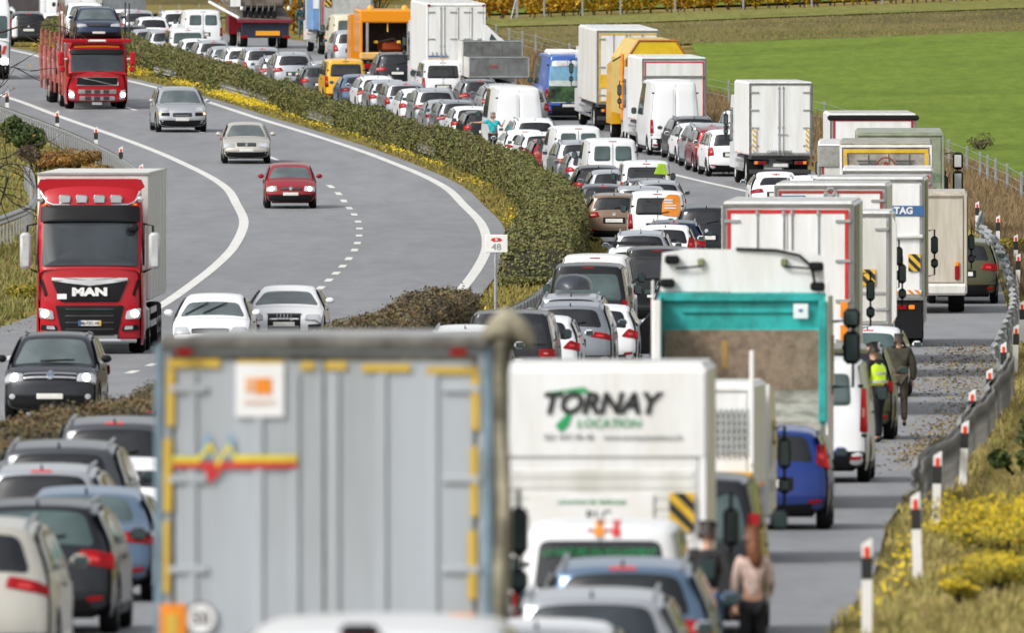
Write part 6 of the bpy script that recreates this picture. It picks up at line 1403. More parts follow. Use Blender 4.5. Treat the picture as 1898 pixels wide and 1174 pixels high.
S = TYPES['sprinter']['S']; SKYP = plain('print_sky', (.2, .42, .6), .4); GRP = plain('print_green', (.06, .13, .05), .4, dirt=.45, ds=2.5)
bits(van, 'sky_print', lambda mb: patch(mb, [(-.8, 1.55), (.8, 1.55), (.74, 2.2), (-.74, 2.2)], S.rear, .022, SKYP, r=.05)); bits(van, 'landscape_print', lambda mb: patch(mb, [(-.86, .75), (.86, .75), (.8, 1.54), (-.8, 1.54)], S.rear, .022, GRP, r=.05)); bits(van, 'pale_print', lambda mb: patch(mb, [(-.8, 1.4), (.8, 1.38), (.8, 1.6), (-.8, 1.62)], S.rear, .027, plain('print_pale', (.6, .68, .65), .4), r=.05))
rear_txt(van, 'OIGNA', .26, WHT, -.1, 2.32, 5.9, off=-.06, bold=.01); bits(van, 'roof_load', lambda mb: mb.box((-.2, -1.6, 2.72), (1.2, 1.6, .25), TW, .08))
def dropside(x, y, lb):
    root = thing('dropside_lorry', lb, 'lorry', QR); pose(root, x, y, False, 7.6); r = -3.8; w = 2.5; GY = plain('dropside_grey', (.2, .21, .21), .5, .2, dirt=.2)
    def bed(y0, y1, z0, z1):
        bits(root, 'bed_floor', lambda mb: mb.box((0, (y0+y1)/2, z0), (w-.1, y1-y0, .08), GY))
        for sg in (-1, 1): bits(root, 'side_board', lambda mb: mb.box((sg*(w/2-.03), (y0+y1)/2, (z0+z1)/2), (.05, y1-y0-.02, z1-z0), TWD if sg < 0 else GY, .008))
        for k in range(3): bits(root, 'tail_board', lambda mb: mb.box(((k-1)*(w-.04)/3, y0, (z0+z1)/2), ((w-.04)/3-.02, .05, z1-z0), GY, .01))
        bits(root, 'front_board', lambda mb: mb.box((0, y1, (z0+z1)/2), (w, .05, z1-z0), GY, .01)); bits(root, 'top_rim', lambda mb: frame_rect(mb, -w/2, w/2, z0, z1+.03, y0-.02, .05, .04, ALU))
    bed(r, r+2.6, 1.3, 2.12); bed(r+2.9, r+5.4, 1.3, 2.72); txt('MEILI', .15, REDP, 'lettering', root, (-.2, r-.05, 1.75))
    bits(root, 'chassis', lambda mb: mb.box((0, 0, .95), (1, 7.2, .3), STEEL)); bits(root, 'cab', lambda mb: mb.prism([(1.8, .6), (3.75, .6), (3.8, 1.2), (3.4, 2.55), (1.8, 2.6)], -1.15, 1.15, paintc('white'), 'YZ'))
    bits(root, 'raised_bonnet', lambda mb: mb.prism([(-.3, 2.7), (.55, 2.72), (.2, 3.0), (-.2, 3.38), (-.3, 3.35)], r+3.4, r+4.6, paintc('white'))); bits(root, 'bonnet_glass', lambda mb: mb.prism([(-.1, 2.78), (.2, 2.78), (-.02, 3.05)], r+3.38, r+3.4, GLG))
    for sg in (-1, 1):
        bits(root, 'tail_light', lambda mb: mb.box((sg*.9, r, .9), (.4, .08, .16), TAIL, .02))
        for ay in (r+1.5, 2.6): add_wheel(root, sg*.95, ay, .45, .36, True)
    LAB[root.name] = ('truck', x, y, 7.6)
dropside(-.54, 667, 'grey dropside lorry with a lower rear bed and raised white bonnet')
def ex_14(root, r, w, h, floor, T):
    for x in (-w/2+.1, w/2-.1): bits(root, 'corner_lamp', lambda mb: mb.box((x, r-.06, h-.06), (.12, .04, .08), TAIL, .01))
    bits(root, 'colour_line', lambda mb: (mb.box((-.75, r-.07, floor+.75), (.85, .01, .06), BLUEP), mb.box((-.75, r-.07, floor+.62), (.85, .01, .08), plain('pale_orange', (.8, .45, .25), .5))))
    bits(root, 'figures_print', lambda mb: [mb.box((-1.0+.18*k, r-.07, floor+.85), (.05, .01, .16), plain('faint_print', (.35, .36, .37), .5)) for k in range(4)])
truck(-2.35, 679, 'very tall white box lorry with four door panels and red corner lamps', w=2.5, h=4.05, L=9, rods=2, doors=4, hinges=3, group=QR, extra=ex_14, fr=TW)
def orange_truck():
    root = thing('road_works_lorry', 'orange open backed road works lorry with beacons on its roof', 'lorry', QR); x, y = -5.4, 704; pose(root, x, y, False, 8.0); r = -4; w = 2.45; h = 3.25; OP = paintc('orange')
    bits(root, 'roof', lambda mb: mb.box((0, r+1.8, h-.28), (w, 3.6, .56), OP, .06)); bits(root, 'tail_shelf', lambda mb: mb.box((0, r+.1, 1.25), (w, .5, .32), plain('cream_orange', (.75, .45, .15), .5), .06))
    for sg in (-1, 1): bits(root, 'side_wall', lambda mb: mb.box((sg*(w/2-.06), r+1.8, 2.05), (.12, 3.6, 1.35), OP, .02)); bits(root, 'silver_post', lambda mb: mb.box((sg*(w/2-.33), r+.05, 2.05), (.12, .1, 1.3), ALU, .02)); bits(root, 'beacon', lambda mb: mb.lathe([(.12, h), (.12, h+.12), (.05, h+.2), (.001, h+.2)], (sg*.75, r+.4, 0), 'Z', lit('beacon_orange', (1, .25, .02), .6), 12), 50)
    bits(root, 'inner_wall', lambda mb: mb.box((0, r+1.9, 2.05), (w-.2, .06, 1.4), plain('inner_dark', (.035, .035, .04), .7))); bits(root, 'orange_machine', lambda mb: (mb.box((.15, r+1.1, 1.65), (.9, .8, .4), plain('machine_red', (.55, .1, .03), .5), .08, rz=.3), mb.tube([(-.6, r+.6, 1.8), (.3, r+.6, 2.0), (.7, r+.6, 1.6)], .05, STEEL, 6)))
    for xx in (-.5, .5): bits(root, 'work_lamp', lambda mb: mb.box((xx, r+.3, 1.85), (.18, .08, .13), YEL, .03))
    bits(root, 'roof_hook', lambda mb: mb.tube([(0, r+.2, 2.75), (0, r+.15, 2.3)], .035, YEL, 6)); bits(root, 'chassis', lambda mb: mb.box((0, 0, .9), (1, 7.6, .3), STEEL)); bits(root, 'lower_box', lambda mb: mb.box((0, r+.9, .9), (w-.3, 1.2, .5), DARK)); bits(root, 'cab', lambda mb: mb.prism([(1.8, .6), (3.95, .6), (4.0, 1.2), (3.6, 2.85), (1.8, 2.95)], -1.2, 1.2, OP, 'YZ')); bits(root, 'crossing_arm', lambda mb: mb.tube([(-.9, r-.02, .5), (.8, r-.02, .7)], .05, TW, 6))
    for sg in (-1, 1):
        bits(root, 'tail_light', lambda mb: mb.box((sg*.85, r-.05, .8), (.4, .08, .2), TAIL, .02))
        for ay in (r+1.4, 2.8): add_wheel(root, sg*.93, ay, .48, .36, True)
    LAB[root.name] = ('truck', x, y, 8)
orange_truck()
def ex_15(root, r, w, h, floor, T):
    SB = plain('side_print_blue', (.16, .3, .55), .5)
    bits(root, 'blue_side', lambda mb: mb.box((-w/2-.015, r+3.9, (floor+h)/2), (.02, 7.6, h-floor-.1), SB, .005)); bits(root, 'blue_corner', lambda mb: mb.box((-w/2-.15, r+.3, (floor+h)/2), (.4, .3, h-floor-.05), SB, .06)); bits(root, 'white_lettering_block', lambda mb: mb.box((-w/2-.15, r+.14, h-1.1), (.26, .01, 1.5), WHT))
    bits(root, 'warning_plate', lambda mb: stripes(mb, -w/2+.25, -w/2+.55, h-1.75, h-1.32, r-.07, 3)); bits(root, 'red_edge', lambda mb: mb.box((-w/2+.14, r-.06, (floor+h)/2-.2), (.05, .012, h-floor-1), REDP)); bits(root, 'orange_tape', lambda mb: mb.box((0, r-.06, floor+.2), (w-.3, .01, .08), ORG))
truck(-7.7, 752, 'lorry with light blue printed side, white letters and pale grey back', w=2.5, h=4.0, L=8.5, col=plain('pale_grey_body', (.5, .51, .5), .5, dirt=.12), doors=0, group=QR, extra=ex_15)
def crane_truck():
    root = thing('flatbed_lorry', 'flatbed crane lorry carrying machinery with dark red edge and orange rear board', 'lorry', QR); x, y = -11.7, 768; pose(root, x, y, False, 10); r = -5; w = 2.55
    DR = plain('dark_red_edge', (.22, .02, .04), .5); WD = plain('deck_timber', (.2, .17, .14), .8, dirt=.3)
    bits(root, 'deck', lambda mb: mb.add([(-w/2, r, 1.45), (w/2, r, 1.3), (w/2, r+6.5, 2.0), (-w/2-.4, r+6.5, 2.35), (-w/2, r, 1.32), (w/2, r, 1.17), (w/2, r+6.5, 1.85), (-w/2-.4, r+6.5, 2.2)], [(0,1,2,3),(7,6,5,4),(0,4,5,1),(1,5,6,2),(2,6,7,3),(3,7,4,0)], WD))
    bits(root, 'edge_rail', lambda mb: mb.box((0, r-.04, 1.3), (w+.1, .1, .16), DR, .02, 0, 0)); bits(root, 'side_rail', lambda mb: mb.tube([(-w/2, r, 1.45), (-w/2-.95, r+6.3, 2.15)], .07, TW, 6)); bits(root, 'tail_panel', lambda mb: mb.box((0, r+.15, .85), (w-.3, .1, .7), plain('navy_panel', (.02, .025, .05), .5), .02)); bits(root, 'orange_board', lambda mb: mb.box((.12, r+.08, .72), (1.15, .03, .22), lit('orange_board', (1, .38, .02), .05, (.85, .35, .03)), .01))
    for k in range(6): bits(root, 'machine_block', lambda mb: (mb.box((-.95+.28*k, r+.5, 1.62), (.2, .4, .34), BLK, .04), mb.tube([(-.95+.28*k, r+.5, 1.7), (-.88+.28*k, r+.7, 2.05)], .05, STEEL, 6)))
    for xx in (-1.1, 1.12): bits(root, 'white_lamp', lambda mb: mb.box((xx, r+.3, 1.9), (.16, .2, .2), TW, .05))
    bits(root, 'wood_load', lambda mb: mb.box((-.1, r+3.4, 2.3), (2.2, 4.5, .75), WD, .1)); bits(root, 'orange_straps', lambda mb: mb.box((.05, r+1.8, 2.72), (1.7, .5, .08), ORG, .02)); bits(root, 'white_board', lambda mb: mb.box((-1.35, r+1.0, 2.2), (.5, .06, .45), TW, .01))
    for k in range(5): bits(root, 'stake_post', lambda mb: mb.box((-1.2+.75*k-.2, r+5.5, 3.2), (.12, .12, 2.4), ALU, .02))
    for k in range(4): bits(root, 'hanging_sheet', lambda mb: mb.box((-1.0+.6*k, r+5.7, 3.5), (.34, .1, 1.9), TWD if k % 2 else plain('dark_green_sheet', (.02, .09, .07), .6), .05))
    bits(root, 'crane_column', lambda mb: (mb.box((-1.75, r+6.9, 2.9), (.2, .25, 1.4), plain('crane_red', (.55, .03, .05), .4), .04), mb.box((-1.75, r+6.9, 3.9), (.2, .25, .7), plain('crane_blue', (.03, .08, .3), .4), .04)))
    bits(root, 'chassis', lambda mb: mb.box((0, 0, .85), (1, 9.6, .3), STEEL)); bits(root, 'cab', lambda mb: mb.prism([(2.6, .6), (4.95, .6), (5, 1.2), (4.6, 2.9), (2.6, 3.0)], -1.2, 1.2, paintc('darkred'), 'YZ'))
    for sg in (-1, 1):
        bits(root, 'tail_light', lambda mb: mb.box((sg*1.0, r-.02, .55), (.35, .08, .12), TAIL, .02))
        for ay in (r+1.4, r+2.6, 3.6): add_wheel(root, sg*.95, ay, .48, .36, True)
    LAB[root.name] = ('truck', x, y, 10)
crane_truck()
truck(-21.7, 905, 'grey box lorry body at the top edge behind the transporter', w=2.5, h=3.6, L=8, col=plain('flat_grey', (.2, .22, .25), .5), side=plain('side_light', (.4, .41, .38), .5), fr=plain('flat_grey', (.2, .22, .25)), doors=0, group=QR)
truck(-26.2, 858, 'dark lorry rear with red light at the top left corner', w=2.4, h=3.2, L=7, col=plain('dark_body', (.07, .06, .06), .6), fr=ALU, doors=0, group=QR)

# ------------------------------------------------------------------ oncoming traffic
OG = 'vehicles driving towards the camera'
TYPES['golf'] = dict({k: v for k, v in TYPES['hatch'].items() if k != 'S'}, W=1.735, gr=(.36, .62, .7), hl=[(.44, .58), (.8, .6), (.8, .78), (.46, .76)], low=.46)
TYPES['passat'] = dict({k: v for k, v in TYPES['sedan'].items() if k != 'S'}, H=1.47, W=1.75, gr=(.34, .63, .73), hl=[(.4, .6), (.82, .63), (.8, .78), (.46, .75)], low=.42)
TYPES['cayenne'] = dict({k: v for k, v in TYPES['suv'].items() if k != 'S'}, W=1.93, gr=(.36, .6, .74), hl=[(.5, .8), (.88, .82), (.82, 1.0), (.56, .94)], low=.46)
TYPES['tiguan'] = dict({k: v for k, v in TYPES['suv'].items() if k != 'S'}, W=1.81, gr=(.5, .8, .95), hl=[(.5, .78), (.86, .8), (.86, .98), (.52, .93)], low=.5)
TYPES['cabby'] = dict({k: v for k, v in TYPES['hatch'].items() if k != 'S'}, W=1.78, H=1.42)
TYPES['audi'] = dict({k: v for k, v in TYPES['coupe'].items() if k != 'S'}, gr=(.38, .3, .74), hl=[(.48, .58), (.86, .62), (.84, .76), (.5, .72)])
g = car('golf', 'red', -7.26, 531, 'small red hatchback with headlights on, last of the three oncoming cars in the bend', 'car', OG, on=True, lights=1, name='hatchback_car')
p = car('passat', 'champagne', -9.43, 575, 'beige silver saloon between the red hatchback and the silver SUV', 'car', OG, on=True, turn=.05, name='sedan_car')
c = car('cayenne', 'silver', -12.4, 609, 'large silver SUV following right behind the red car transporter', 'car', OG, on=True, name='suv_car')
t = car('tiguan', 'dark', -8.74, 306, 'dark SUV with bright headlights and chrome grille beside the brown hedge', 'car', OG, on=True, lights=2, name='suv_car', rails=1)
w_ = car('cabby', 'white', -6.7, 359, 'white hatchback with two raised wipers, cut off by the grey trailer top', 'car', OG, on=True, name='hatchback_car')
a_ = car('audi', 'silver', -5.3, 376, 'white silver sports coupe with a large black four ring grille', 'car', OG, on=True, name='coupe_car', mat=paintc('white'))
S = TYPES['tiguan']['S']
bits(t, 'chrome_bar', lambda mb: (patch(mb, [(-.5, .89), (.5, .89), (.5, .92), (-.5, .92)], S.front, .03, CHR, r=.01), patch(mb, [(-.5, .82), (.5, .82), (.5, .85), (-.5, .85)], S.front, .03, CHR, r=.01)))
def disc(S, x, z, rr, off, mat, n=16): return lambda mb: patch(mb, [(x+rr*math.cos(2*math.pi*k/n), z+rr*math.sin(2*math.pi*k/n)) for k in range(n)], S.front, off, mat, r=0)
bits(t, 'badge', disc(S, 0, .87, .075, .036, CHR)); 
def vw(mb, S, z, s, off):
    for sg in (-1, 1):
        mb.tube([S.front(sg*s*.62, z+s*.62, off), S.front(sg*.02, z-s*.05, off)], s*.09, BLUEP, 4); mb.tube([S.front(sg*s*.8, z-.0, off), S.front(sg*s*.35, z-s*.75, off), S.front(0, z-s*.1, off)], s*.09, BLUEP, 4)
bits(t, 'badge_letters', lambda mb: vw(mb, S, .87, .075, .042))
for sg in (-1, 1): bits(t, 'fog_lamp', disc(S, sg*.72, .48, .06, .03, HEAD, 12)); bits(t, 'wiper', lambda mb: mb.tube([S.front(sg*.05+.2, 1.12, .03), S.front(sg*.05-.35, 1.15, .03)], .012, BLK, 5))
Sg = TYPES['golf']['S']; bits(g, 'badge', disc(Sg, 0, .66, .055, .03, CHR)); Sp = TYPES['passat']['S']; bits(p, 'badge', disc(Sp, 0, .68, .06, .03, CHR)); bits(p, 'chrome_bar', lambda mb: patch(mb, [(-.36, .73), (.36, .73), (.36, .75), (-.36, .75)], Sp.front, .02, CHR, r=.01))
Sc = TYPES['cayenne']['S']
for sg in (-1, 1):
    bits(c, 'side_intake', lambda mb: patch(mb, [(sg*.48, .62), (sg*.8, .64), (sg*.78, .78), (sg*.48, .76)][::sg], Sc.front, .014, BLK, r=.03)); bits(c, 'indicator', lambda mb: patch(mb, [(sg*.8, .7), (sg*.88, .7), (sg*.88, .8), (sg*.8, .8)][::sg], Sc.front, .02, lit('indicator_lamp', (1, .5, .2), 1.5), r=.01))
Sa = TYPES['audi']['S']
for k in range(4): bits(a_, 'ring_badge', lambda mb: mb.tube([Sa.front(-.12+.08*k+.05*math.cos(q*.785), .66+.05*math.sin(q*.785), .035) for q in range(9)], .008, CHR, 5))
bits(a_, 'grille_frame', lambda mb: mb.tube([Sa.front(x, z, .02) for x, z in ((-.38, .3), (-.4, .72), (.4, .72), (.38, .3), (-.38, .3))], .014, CHR, 5))
for sg in (-1, 1): bits(a_, 'side_intake', lambda mb: patch(mb, [(sg*.56, .33), (sg*.84, .36), (sg*.84, .5), (sg*.56, .48)][::sg], Sa.front, .014, BLK, r=.03))
Sw = TYPES['cabby']['S']
for x0, x1 in ((-.25, .2), (.15, .6)): bits(w_, 'wiper', lambda mb: mb.tube([Sw.front(x1, 1.02, .03), Sw.front(x0-.05, 1.24, .04)], .014, BLK, 5))

def cabshell(H=3.75, W=2.48, L=2.3, rake=.32, top=.95, wz=(2.0, 3.0)):
    f = L/2
    o = [(f-.12, .28), (f-.03, .36), (f, .7), (f, 1.1), (f-.02, 1.5), (f-.05, wz[0]-.05), (f-.07, wz[0]), (f-.07-rake, wz[1]), (f-.1-rake, wz[1]+.1), (f-.25-rake, (wz[1]+H)/2+.1), (f-top, H-.04), (f-top-.5, H), (-f+.3, H), (-f+.02, H-.05), (-f, H-.3), (-f, 2), (-f, 1.2), (-f, .7), (-f+.02, .5), (-f+.1, .4)]
    return Shell(L, W, H, o, 3.0 if H > 3.2 else 2.2, .1, 9, 9, .3, .09, .04, .06)
def big_cab(root, S, col, wz, ww, black=None):
    L = S.L; b = S.body(paintc(col)) if not hasattr(S, 'b') else None
    return b
S.axf = S.axf
def man():
    root = thing('articulated_lorry', 'red articulated lorry with MAN on its black grille and four roof spotlights', 'lorry', OG); x, y = -9.55, 366; pose(root, x, y, True, 16.2, -.022); F = 8.1
    Sh = cabshell(3.9, 2.46, 2.3, .3, .8, (1.97, 3.0)); sub = bpy.data.objects.new('cab', Sh.body(paintc('trucked')).mesh('cab', 50)); COL.objects.link(sub); sub.parent = root; sub.location = (0, F-1.15, 0)
    def part(nm, poly, off, mat, r=.04, st=.15): o = bits(sub, nm, lambda mb: patch(mb, poly, Sh.front, off, mat, r=r, step=st), 40); return o
    part('windscreen', q4(-1.09, 1.09, 2.0, 3.0, 0, 1.06, -1.06), .035, GLB, .08); part('sun_visor', q4(-1.13, 1.13, 2.98, 3.34, 0, 1.12, -1.12), .1, BLK, .05)
    part('upper_grille', [(-.86, 1.66), (-.66, 1.18), (.66, 1.18), (.86, 1.66)], .03, BLK, .05); part('chrome_bar', [(-.86, 1.66), (-.5, 1.6), (0, 1.54), (.5, 1.6), (.86, 1.66), (.86, 1.73), (-.86, 1.73)], .045, CHR, .02)
    part('lower_grille', [(-.62, .4), (.62, .4), (.78, 1.1), (-.78, 1.1)], .025, BLK, .05)
    for z in (.55, .7, .85, 1.0): part('grille_bar', q4(-.55, .55, z, z+.03), .04, STEEL, .01)
    for sg in (-1, 1):
        part('headlight', [(sg*.8, .78), (sg*1.14, .8), (sg*1.16, 1.05), (sg*.84, .98)][::sg], .03, HEAD, .05); part('lamp_bulb', [(sg*1.02+.09*math.cos(k*.785), .92+.09*math.sin(k*.785)) for k in range(8)][::sg], .045, HEADW if False else HEADON, 0)
        part('fog_lamp', [(sg*.72, .52), (sg*1.12, .54), (sg*1.1, .66), (sg*.76, .64)][::sg], .03, BLK, .03); part('fog_glass', [(sg*.78, .55), (sg*.98, .56), (sg*.98, .64), (sg*.8, .63)][::sg], .04, HEAD, .02)
        part('air_slot', [(sg*.96, 1.35), (sg*1.02, 1.3), (sg*1.14, 1.68), (sg*1.08, 1.7)][::sg], .03, BLK, .02)
        part('wiper', [(sg*.1+.05, 2.02), (sg*.1+.6*1, 2.05), (sg*.1+.6, 2.08), (sg*.1+.05, 2.05)], .03, BLK, .005)
        bits(sub, 'mirror_arm', lambda mb: mb.tube([(sg*1.2, .75, 2.95), (sg*1.42, .8, 2.9), (sg*1.42, .8, 1.95), (sg*1.2, .75, 1.85)], .03, BLK, 6)); bits(sub, 'mirror', lambda mb: mb.box((sg*1.46, .88, 2.34), (.26, .16, .82), plain('mirror_silver', (.6, .61, .62), .3, .2), .06), 40)
        bits(sub, 'horn_lamp', lambda mb: mb.lathe([(.06, 0), (.075, .1), (.001, .12)], (sg*1.13, .5, 3.5), 'Y', CHR, 12), 40); bits(sub, 'corner_lamp', lambda mb: mb.box((sg*1.02, .64, 3.38), (.08, .05, .04), TAILO, .01))
        bits(sub, 'side_window', lambda mb: mb.prism([(-.2, 2.0), (.85, 2.0), (.62, 2.95), (-.2, 2.95)], sg*1.225, sg*1.238, GLB, 'YZ'))
    bits(sub, 'near_mirror', lambda mb: mb.box((-.98, .98, 2.85), (.26, .16, .2), BLK, .06), 40)
    bits(sub, 'roof_spoiler', lambda mb: mb.prism([(-1.22, 3.78), (-1.02, 3.6), (1.02, 3.6), (1.22, 3.78), (1.14, 3.95), (-1.14, 3.95)], .1, .42, paintc('trucked')), None); bits(sub, 'spoiler_slot', lambda mb: mb.prism([(-.52, 3.66), (.52, 3.66), (.44, 3.72), (-.44, 3.72)], .42, .44, BLKP))
    bits(sub, 'light_bar', lambda mb: mb.tube([(-1.12, .4, 3.66), (-1.0, .55, 3.44), (-.85, .62, 3.37), (.85, .62, 3.37), (1.0, .55, 3.44), (1.12, .4, 3.66)], .035, CHR, 8), 50)
    for xx in (-.58, -.2, .2, .58):
        o = bits(sub, 'spotlight', lambda mb: mb.box((xx, .62, 3.5), (.28, .1, .2), CHR, .04), 40); bits(o, 'spot_glass', lambda mb: mb.box((xx, .675, 3.5), (.23, .012, .15), HEAD, .003))
    lt = txt('MAN', .24, WHT, 'lettering', sub, (0, 1.15+.05, 1.4), (R(90), 0, R(180)), sx=1.5, bold=.016, thick=.012)
    part('number_plate', q4(-.26, .26, .64, .76), .05, PLATE, .01); part('plate_blue', q4(.2, .26, .64, .76), .054, BLUEP, 0); part('plate_yellow', q4(-.26, -.21, .64, .76), .054, YEL, 0); txt('86-OC-10', .1, BLKP, 'lettering', sub, (0, 1.21, .7), (R(90), 0, R(180)))
    part('sticker', q4(.52, .74, 1.24, 1.36), .045, WHT, .01)
    bits(sub, 'bull_bar', lambda mb: (mb.tube([(-1.05, 1.1, .3), (-.7, 1.2, .3), (.7, 1.2, .3), (1.05, 1.1, .3)], .05, CHR, 8), mb.box((0, 1.12, .38), (1.3, .1, .12), CHR, .03)))
    bits(sub, 'roof_deflector', lambda mb: mb.box((0, -.5, 3.86), (2.2, .8, .2), paintc('trucked'), .06))
    bits(root, 'trailer_box', lambda mb: mb.box((-.0, -1.3, 2.63), (2.55, 13.4, 2.92), TWD, .04)); bits(root, 'trailer_rim', lambda mb: (mb.box((0, 5.38, 4.06), (2.57, .1, .06), ALU, .01), mb.box((-1.26, -1.3, 4.07), (.06, 13.4, .05), ALU)))
    for k in range(11): bits(root, 'trailer_seam', lambda mb: (mb.box((1.278, -7.3+1.2*k, 2.63), (.008, .03, 2.8), ALU), mb.box((-1.278, -7.3+1.2*k, 2.63), (.008, .03, 2.8), ALU)))
    bits(root, 'chassis', lambda mb: mb.box((0, -.4, .95), (1, 14.6, .32), STEEL))
    for sg in (-1, 1):
        bits(root, 'side_guard', lambda mb: (mb.box((sg*1.2, .3, .9), (.04, 4.5, .14), ALU), mb.box((sg*1.2, .3, .6), (.04, 4.5, .14), ALU))); bits(root, 'fuel_tank', lambda mb: mb.box((sg*.95, 4.3, .75), (.55, 1.3, .6), ALU, .1))
        for ay in (F-1.5, F-5.2, -3.2, -4.5, -5.8): add_wheel(root, sg*1.03, ay, .5, .36, True)
    LAB[root.name] = ('truck', x, y, 16.2)
man()
def volvo():
    root = thing('car_transporter', 'red car transporter lorry with diagonal grille badge and a dark car above its cab', 'lorry', OG); x, y = -16.4, 640; pose(root, x, y, True, 17); F = 8.5
    Sh = cabshell(2.75, 2.48, 2.1, .22, .6, (1.45, 2.28)); sub = bpy.data.objects.new('cab', Sh.body(paintc('trucked')).mesh('cab', 50)); COL.objects.link(sub); sub.parent = root; sub.location = (0, F-1.05, 0)
    def part(nm, poly, off, mat, r=.04): return bits(sub, nm, lambda mb: patch(mb, poly, Sh.front, off, mat, r=r, step=.15), 40)
    part('windscreen', q4(-1.06, 1.06, 1.46, 2.2, 0, 1.03, -1.03), .03, GLB, .1); part('sun_visor', q4(-1.08, 1.08, 2.18, 2.36), .08, BLK, .04)
    part('grille', q4(-.8, .8, .97, 1.26), .03, BLK, .03); part('grille_badge', [(-.65, .98), (-.55, .98), (.62, 1.25), (.52, 1.25)], .045, CHR, .005)
    bits(sub, 'grille_frame', lambda mb: mb.tube([Sh.front(a, b, .04) for a, b in ((-.82, .96), (-.82, 1.27), (.82, 1.27), (.82, .96), (-.82, .96))], .02, CHR, 5))
    for k, (z0, z1, hw) in enumerate(((.62, .78, .76), (.36, .52, .7))):
        part('lower_grille', q4(-hw, hw, z0, z1), .03, CHR, .03)
        for xx in (-.36, 0, .36): part('grille_vent', q4(xx-.12, xx+.12, z0+.01, z1-.01), .036, STEEL, .01)
    for sg in (-1, 1):
        part('headlight', [(sg*.88, .38), (sg*1.12, .4), (sg*1.14, .78), (sg*.92, .74)][::sg], .03, HEAD, .06); part('lamp_bulb', [(sg*1.02+.1*math.cos(k*.785), .58+.1*math.sin(k*.785)) for k in range(8)][::sg], .045, HEADW, 0)
        bits(sub, 'mirror', lambda mb: (mb.box((sg*1.42, .85, 2.0), (.24, .16, .55), paintc('trucked'), .06), mb.box((sg*1.38, .85, 1.58), (.22, .16, .24), paintc('trucked'), .06))); bits(sub, 'mirror_arm', lambda mb: mb.box((sg*1.25, .85, 2.0), (.14, .06, .06), TW, .01))
    part('number_plate', q4(-.2, .2, .22, .3), .04, PLATE, .01); part('roof_lamps', q4(-.9, .9, 2.45, 2.52), .02, TAILO, .01); part('wiper', [(-.5, 1.46), (.1, 1.5), (.1, 1.53), (-.5, 1.49)], .03, BLK, .003); txt('VOLVO', .1, CHR, 'lettering', sub, (-.02, 1.1, 1.34), (R(90), 0, R(180)))
    bits(root, 'header_beam', lambda mb: (mb.box((0, F-.3, 2.72), (2.75, .25, .14), paintc('trucked'), .03), mb.box((0, F-.3, 2.72), (.7, .27, .08), WHT, .01)))
    bits(root, 'upper_deck', lambda mb: [mb.box((sg*.75, 2.2, 2.6), (.5, 12, .08), paintc('trucked')) for sg in (-1, 1)])
    PK = plain('faded_red_frame', (.45, .12, .1), .6, dirt=.3)
    for yy in (6.2, 4, 1, -2, -5, -8): 
        for sg in (-1, 1): bits(root, 'frame_post', lambda mb: (mb.box((sg*1.22, yy, 1.7), (.1, .14, 2.4), PK, .02), mb.tube([(sg*1.22, yy, .7), (sg*1.22, yy-1.4, 2.2)], .045, PK, 6)))
    for yy in (F-.6, 5.5): bits(root, 'stanchion', lambda mb: (mb.tube([(-1.3, yy, 2.6), (-1.3, yy, 4.2)], .035, STEEL, 6), mb.tube([(1.3, yy, 2.6), (1.3, yy, 4.2)], .035, PK, 6)))
    bits(root, 'lower_deck', lambda mb: (mb.box((0, -1.5, .95), (2.2, 14, .16), PK), mb.box((0, 0, .7), (1, 15, .25), STEEL)))
    for sg in (-1, 1):
        for ay in (F-1.4, F-4.8, -3.5, -4.8): add_wheel(root, sg*1.02, ay, .48, .36, True)
    LAB[root.name] = ('truck', x, y, 17)
    return root
volvo()
top = car('suv', 'navy', -16.35, 640.5, 'dark blue SUV carried on the upper deck above the transporter cab', 'car', on=True, lift=2.62, H=.84, lights=0, name='suv_car')
car('hatch', 'white', -16.9, 645.5, 'white car on the transporter upper deck behind the dark one', 'car', on=True, lift=2.62)
car('hatch', 'silver', -17.3, 650, 'silver car on the transporter lower deck', 'car', on=True, lift=1.05)
def white_truck():
    root = thing('white_lorry', 'white lorry with red grille stripe cut off by the left edge', 'lorry', OG); x, y = -22.7, 694; pose(root, x, y, True, 10); F = 5
    Sh = cabshell(3.6, 2.48, 2.2, .25, .7, (1.75, 2.75)); sub = bpy.data.objects.new('cab', Sh.body(paintc('white')).mesh('cab', 50)); COL.objects.link(sub); sub.parent = root; sub.location = (0, F-1.1, 0)
    def part(nm, poly, off, mat, r=.04): return bits(sub, nm, lambda mb: patch(mb, poly, Sh.front, off, mat, r=r, step=.15), 40)
    part('windscreen', q4(-1.08, 1.08, 1.78, 2.74), .012, GLG, .1); part('grille', q4(-.8, .8, .6, 1.5), .025, BLK, .05); part('front_bumper', q4(-1.15, 1.15, .3, .62), .03, BLK, .05)
    for sg in (-1, 1): part('red_stripe', [(sg*.82, 1.1), (sg*.95, 1.1), (sg*1.05, 1.45), (sg*.9, 1.45)][::sg], .03, REDP, .02); part('headlight', q4(min(sg*.75, sg*1.1), max(sg*.75, sg*1.1), .68, .88), .04, HEADW, .05); bits(sub, 'mirror', lambda mb: mb.box((sg*1.4, .85, 2.2), (.24, .16, .8), TW, .06))
    bits(root, 'box_body', lambda mb: mb.box((0, -1.3, 2.4), (2.5, 7.2, 2.7), TW, .04)); bits(root, 'chassis', lambda mb: mb.box((0, -.3, .9), (1, 9, .3), STEEL))
    for sg in (-1, 1):
        for ay in (F-1.4, -2.5): add_wheel(root, sg*1.0, ay, .48, .36, True)
    LAB[root.name] = ('truck', x, y, 10)
white_truck()

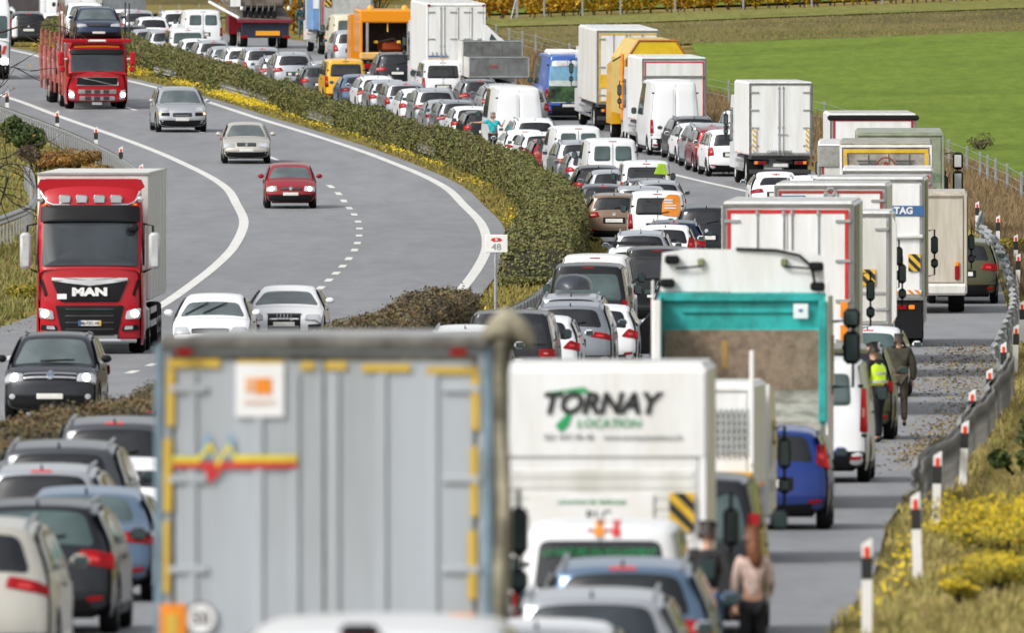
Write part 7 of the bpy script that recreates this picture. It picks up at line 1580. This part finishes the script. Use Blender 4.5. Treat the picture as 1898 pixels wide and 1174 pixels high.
# ------------------------------------------------------------------ people
CL = lambda n, c, r=.85: plain(n, c, r, dirt=.25, ds=9)
person('woman seen from behind with long red brown hair, pale pink jumper and black trousers', 2.42, 162.5, 0, 1.68, CL('pink_knit', (.74, .55, .48)), CL('black_cloth', (.012, .013, .018)), (.22, .075, .025), 'long', female=True, arms=(((-.03, -.02, -.16), (-.045, .04, -.3)), ((.03, .03, -.16), (.03, .14, -.2))), stride=.03).scale = (.87, .9, 1)
person('man in black jacket and blue jeans standing left of the woman', 1.98, 165.2, -.3, 1.66, CL('black_jacket', (.015, .015, .018)), CL('jeans', (.06, .13, .28)), (.03, .02, .015), arms=(((-.03, .02, -.16), (.0, .1, -.28)), ((.06, -.06, -.16), (.09, -.08, -.31))), stride=.05, lean=.05)
person('person in olive brown hooded jacket walking away along the hard shoulder', 7.23, 302.5, .0, 1.74, CL('olive_jacket', (.055, .05, .032)), CL('olive_trousers', (.07, .06, .042)), (.05, .035, .025), bulk=2.6, arms=(((-.045, .02, -.16), (-.03, .1, -.26)), ((.045, -.01, -.17), (.045, .03, -.32))), stride=.09)
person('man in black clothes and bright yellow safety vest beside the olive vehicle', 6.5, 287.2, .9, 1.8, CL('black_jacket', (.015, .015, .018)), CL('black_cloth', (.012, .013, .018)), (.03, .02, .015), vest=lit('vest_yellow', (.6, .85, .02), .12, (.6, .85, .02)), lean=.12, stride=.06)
person('man in turquoise shirt reaching to the left beside the hedge', -.72, 610, .15, 1.76, CL('turquoise_shirt', (.03, .5, .58)), CL('dark_trousers', (.03, .03, .04)), (.35, .25, .16), arms=(((-.16, .02, -.02), (-.3, .05, -.02)), ((.08, .02, -.12), (.14, .1, -.02))), sleeve=0)
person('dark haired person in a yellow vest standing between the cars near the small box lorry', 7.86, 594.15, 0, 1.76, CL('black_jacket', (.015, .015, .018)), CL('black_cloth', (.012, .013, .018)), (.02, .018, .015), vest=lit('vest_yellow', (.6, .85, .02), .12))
person('dark figure standing behind the car on the transporter', -20.4, 803, 0, 1.8, CL('navy_cloth', (.015, .018, .04)), CL('black_cloth', (.012, .013, .018)), (.01, .01, .012))
person('person in dark teal clothes walking on the dry verge at the top', -10.6, 815, 0, 1.75, CL('teal_cloth', (.03, .12, .15)), CL('teal_trousers', (.05, .12, .16)), (.05, .04, .03))
